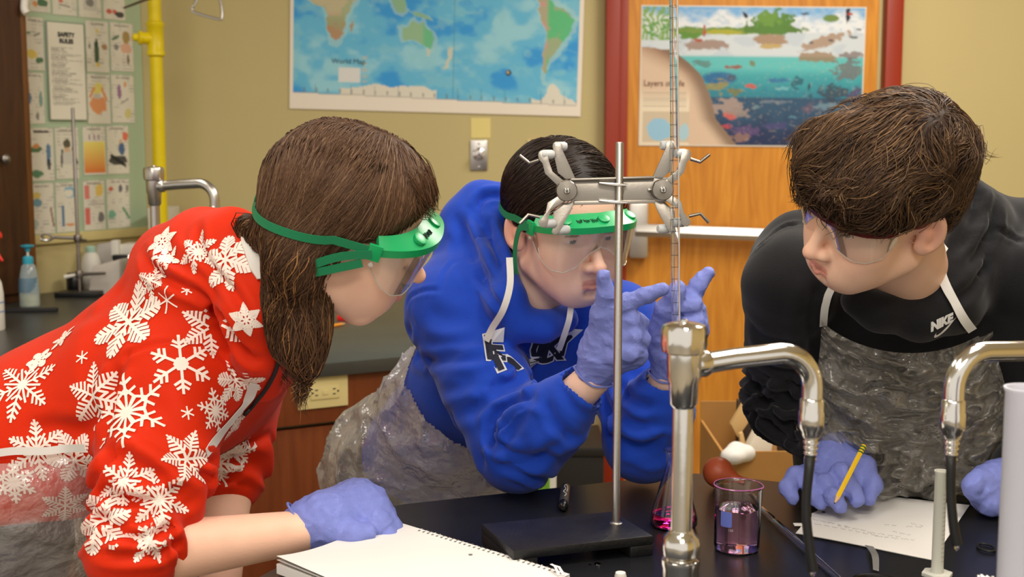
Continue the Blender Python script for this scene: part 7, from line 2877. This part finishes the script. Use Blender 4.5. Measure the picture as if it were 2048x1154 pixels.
def hand3l(B):
    w = P(2030, 960, 1.86)
    B.cap(w, P(2005, 972, 1.85), .030, .034, .015)
    B.ecap(P(2008, 972, 1.85), P(1975, 980, 1.83), (.036, .026), (.036, .028), (0, .3, 1), .018)
    B.chain([P(1990, 955, 1.83), P(1958, 962, 1.81), P(1945, 972, 1.80), P(1950, 990, 1.80)], [.017, .0145, .0128, .0105], .009)
    for i, (x, y) in enumerate(((1972, 985), (1978, 1000), (1985, 1012))):
        B.chain([P(2000, y - 12, 1.83), P(x, y - 6, 1.81), P(x - 6, y + 2, 1.805), P(x + 12, y + 6, 1.81)], [.015, .0132, .0118, .0105], .007)


glove('glove', p3, hand3l, 'blue nitrile glove closed to a fist')

# ---- apron bib and skirt: a hanging sheet with swags
nu_, nv_ = 110, 130
uu, vv_ = np.meshgrid(np.linspace(0, 1, nu_), np.linspace(0, 1, nv_), indexing='ij')
w2 = (2 * uu - 1) ** 2
xt = 1643 + (1985 - 1643) * uu
xb = 1625 + (2025 - 1625) * uu
topy = 640 + 62 * (1 - w2) ** .8 + 8 * uu
yb_ = 1012 + 8 * w2
xx = xt + (xb - xt) * sstep(0, .55, vv_)
yy = topy + (yb_ - topy) * vv_
q3_ = np.stack([uu * 3.0, vv_ * 4.5, uu * 0 + .3], -1)
nz = fbm(q3_ * 1.6, 301, 3)
dd = 1.795 + .11 * vv_ + .05 * w2 * (1 - .4 * vv_) - .018 * (1 - w2) * np.sin(np.minimum(vv_, .5) * 2 * math.pi)
ve = vv_ * 6.5 - 1.5 * (1 - w2) + .9 * nz
sw = np.abs(np.sin(math.pi * ve)) * 2 * (1 - sstep(.38, .55, vv_))
vert = np.sin(2 * math.pi * (uu * 5 + .8 * nz + .5 * vv_)) * sstep(.45, .7, vv_)
dd = dd - .017 * (1 - np.abs(np.sin(math.pi * ve))) ** 2 * 2 * (1 - sstep(.42, .6, vv_)) + .012 * vert - .020 * (1 - np.abs(noise3(q3_ * 2.6 + nz[..., None], 305))) ** 5 + .0064 * nz
V = CP + dd[..., None] * (FW + RT * ((xx - 1024) / F)[..., None] - UPV * ((yy - 577) / F)[..., None])
V = V.reshape(-1, 3)
Fs = []
for i in range(nu_ - 1):
    for j in range(nv_ - 1):
        a = i * nv_ + j
        Fs.append((a, a + 1, a + nv_ + 1, a + nv_))
V = np.array(V)
V[:, 2] = np.maximum(V[:, 2], .906)
mk('apron', (V, Fs), film('clear_apron_film_c', S(196, 190, 178), 0.20, 0.22, bump=(24, 1.0, 4, 0.02), gloss=.09), p3, angle=180, label='clear plastic apron hanging from the neck')
l_ = laid(bv3, [(1878, 520), (1892, 575), (1922, 632), (1952, 668)], .004)
a_ = np.array([P(1890, 490, 1.76), P(1880, 505, 1.73)])
if l_:
    mk('apron_strap', ribbon(np.vstack([a_, l_[0]]), np.vstack([np.tile([0, -1, .2], (2, 1)), l_[1]]), .0125, .0008), M_RIBBON, p3)
l_ = laid(bv3, [(1660, 578), (1652, 600), (1648, 622), (1645, 648)], .004)
if l_:
    mk('apron_strap', ribbon(l_[0], l_[1], .0105, .0008), M_RIBBON, p3)
feet = [(.50, 2.30), (.78, 2.28)]
trousers(p3, hp3 - np.array([0, 0, .04]), S3, feet, S(40, 42, 50))
shoes(p3, feet, (0, -1), None)

# ---- pencil in the hand
pe0, pe1 = P(1668, 1009, 1.757), P(1727, 893, 1.800)
pdv = norm(pe1 - pe0)
PLn = np.linalg.norm(pe1 - pe0)
pen = thing('yellow_pencil', 'yellow pencil with green bands held in the writing glove', 'pencil', pe0)
mk('barrel', lathe([(.0036, .012), (.0036, PLn - .012)], pe0, pdv, 6), mat('yellow_lacquer', S(232, 190, 36), .35), pen, angle=20)
mk('wood_cone', lathe([(.0011, .003), (.0036, .0125)], pe0, pdv, 12), mat('bare_wood', S(214, 176, 120), .6), pen)
mk('lead', lathe([(0, 0), (.0011, .0032)], pe0, pdv, 8), M_INK, pen)
for h0 in (.012, .0075, .003):
    mk('ferrule_band', lathe([(.0038, PLn - h0), (.0038, PLn - h0 + .0022)], pe0, pdv, 14), mat('green_band', S(40, 100, 40), .4), pen)
mk('ferrule', lathe([(.0037, PLn - .0125), (.0037, PLn + .001), (.003, PLn + .002), (0, PLn + .002)], pe0, pdv, 14), mat('yellow_lacquer', S(232, 190, 36), .35), pen)

# ---- hair: tousled brown
HA = Sdf()
HA.ell(H3.pt(0, -.010, .045), (.087, .104, .090), H3.R, .02)
HA.ell(H3.pt(.035, .052, .072), (.052, .052, .045), H3.R, .03)
HA.ell(H3.pt(-.02, .060, .064), (.062, .048, .045), H3.R, .03)
HA.ell(H3.pt(-.012, -.028, .098), (.062, .062, .040), H3.R, .03)
HA.ell(H3.pt(0, .165, -.050), (.2, .105, .105), H3.R, .012, 's')
HA.ell(H3.pt(.075, .04, -.045), (.05, .06, .055), H3.R, .012, 's')
HA.ell(H3.pt(-.092, .005, -.035), (.05, .06, .060), H3.R, .010, 's')
HA.chain([H3.pt(0, -.085, .0), H3.pt(0, -.085, -.045)], [.04, .03], .03)
HA.disp.append(lambda p: .0042 * fbm(p * 20, 261, 2))
hV, hQ = HA.mesh(.004)
rng = np.random.default_rng(9)


def dir3(L, t):
    r, f, u = L[:, 0], L[:, 1], L[:, 2]
    top = sstep(.03, .12, u)
    cen_ = np.stack([r + .01, f + .085, u * 0], -1)
    cen_ /= np.linalg.norm(cen_, axis=1, keepdims=True) + .02
    d = cen_ * (.5 + .6 * top)[:, None]
    d[:, 2] = -.75 + .35 * top
    d[:, 1] += .35 * sstep(.0, .06, f)
    return d


def stop3(L):
    r, f, u = L[:, 0], L[:, 1], L[:, 2]
    return ((f > .045) & (u < .018)) | ((np.abs(r) > .05) & (f > -.03) & (u < .022))


cen = hV[hQ].mean(1)
Lc = H3.loc(cen)
roots = surf_points(hV, hQ, 5200, rng, (Lc[:, 2] > -.01).astype(float) * (1 + 1.6 * (Lc[:, 2] > .08)))
Pn, rA = strands(HA, roots, dir3, H3, .075, 9, .0008, rng, (.0005, .006), noise_amp=1.0, nscale=24, flare=.18, wave=.18, stop=stop3)
roots = surf_points(hV, hQ, 500, rng, (Lc[:, 2] > .05).astype(float))
Pf, rF = strands(HA, roots, dir3, H3, .07, 9, .0005, rng, (.002, .012), noise_amp=1.2, nscale=30, flare=.6, wave=.25, stop=stop3)
cA = tint(rng, len(Pn) + len(Pf), S(50, 34, 24), S(98, 72, 48), S(128, 98, 68), .10)
vs, qs, cs_ = strand_mesh(np.concatenate([Pn, Pf]), np.concatenate([rA, rF]), cA)
mk('hair', (np.concatenate([hV, vs]), np.concatenate([hQ, qs + len(hV)])), M_HAIR, p3, angle=180, col=np.concatenate([np.tile(np.array(S(46, 31, 22)), (len(hV), 1)), cs_]), label='tousled brown hair', kind='stuff')

# ---- safety glasses with dark red brow bar
sg = thing('safety_glasses', 'clear safety glasses with dark red top bar on the person in black', 'glasses', H3.pt(0, .1, 0))
aa = np.radians(np.linspace(-78, 78, 41))


def bowl(rr, ff, f0, u):
    s, c = np.sin(aa), np.cos(aa)
    return np.stack([rr * np.sign(s) * np.abs(s) ** .8, f0 + ff * np.abs(c) ** .8, u], -1)


M_MAROON = mat('dark_red_plastic', S(92, 22, 24), .25)
brow_u = .024 + .006 * np.cos(aa * 2)
mk('brow_bar', ribbon(H3.pts(bowl(.082, .092, .018, brow_u)), np.array([H3.dirs(norm((math.sin(a), math.cos(a), 0))) for a in aa]), .0055, .0035), M_MAROON, sg)
V, Fs = [], []
rows = 8
for i, a in enumerate(aa):
    da = abs(math.degrees(a))
    dep = np.interp(da, [0, 8, 20, 35, 50, 66, 78], [.010, .022, .042, .048, .046, .036, .012])
    for j in range(rows):
        t = j / (rows - 1)
        s, c = math.sin(a), math.cos(a)
        V.append(H3.pt((.082 - .003 * t) * np.sign(s) * abs(s) ** .8, .018 + (.092 - .010 * t) * abs(c) ** .8, brow_u[i] - .002 - dep * t))
n = len(aa)
for i in range(n - 1):
    for j in range(rows - 1):
        k = i * rows + j
        Fs.append((k, k + 1, k + rows + 1, k + rows))
mk('lens', (np.array(V), Fs), M_LENS, sg, angle=180)
mk('lens_edge', tube([V[i * rows + rows - 1] for i in range(n)], .0006, 6), film('lens_edge_plastic', S(190, 190, 180), .35, .1), sg)
for s_ in (-1, 1):
    tp_ = [H3.pt(s_ * .081, .030, .024), H3.pt(s_ * .083, .010, .020), H3.pt(s_ * .081, -.012, .022), H3.pt(s_ * .078, -.03, .008)]
    mk('temple', ribbon(catmull(tp_, 5), H3.R[0] * s_, .008, .003), M_MAROON if s_ < 0 else M_MAROON, sg)
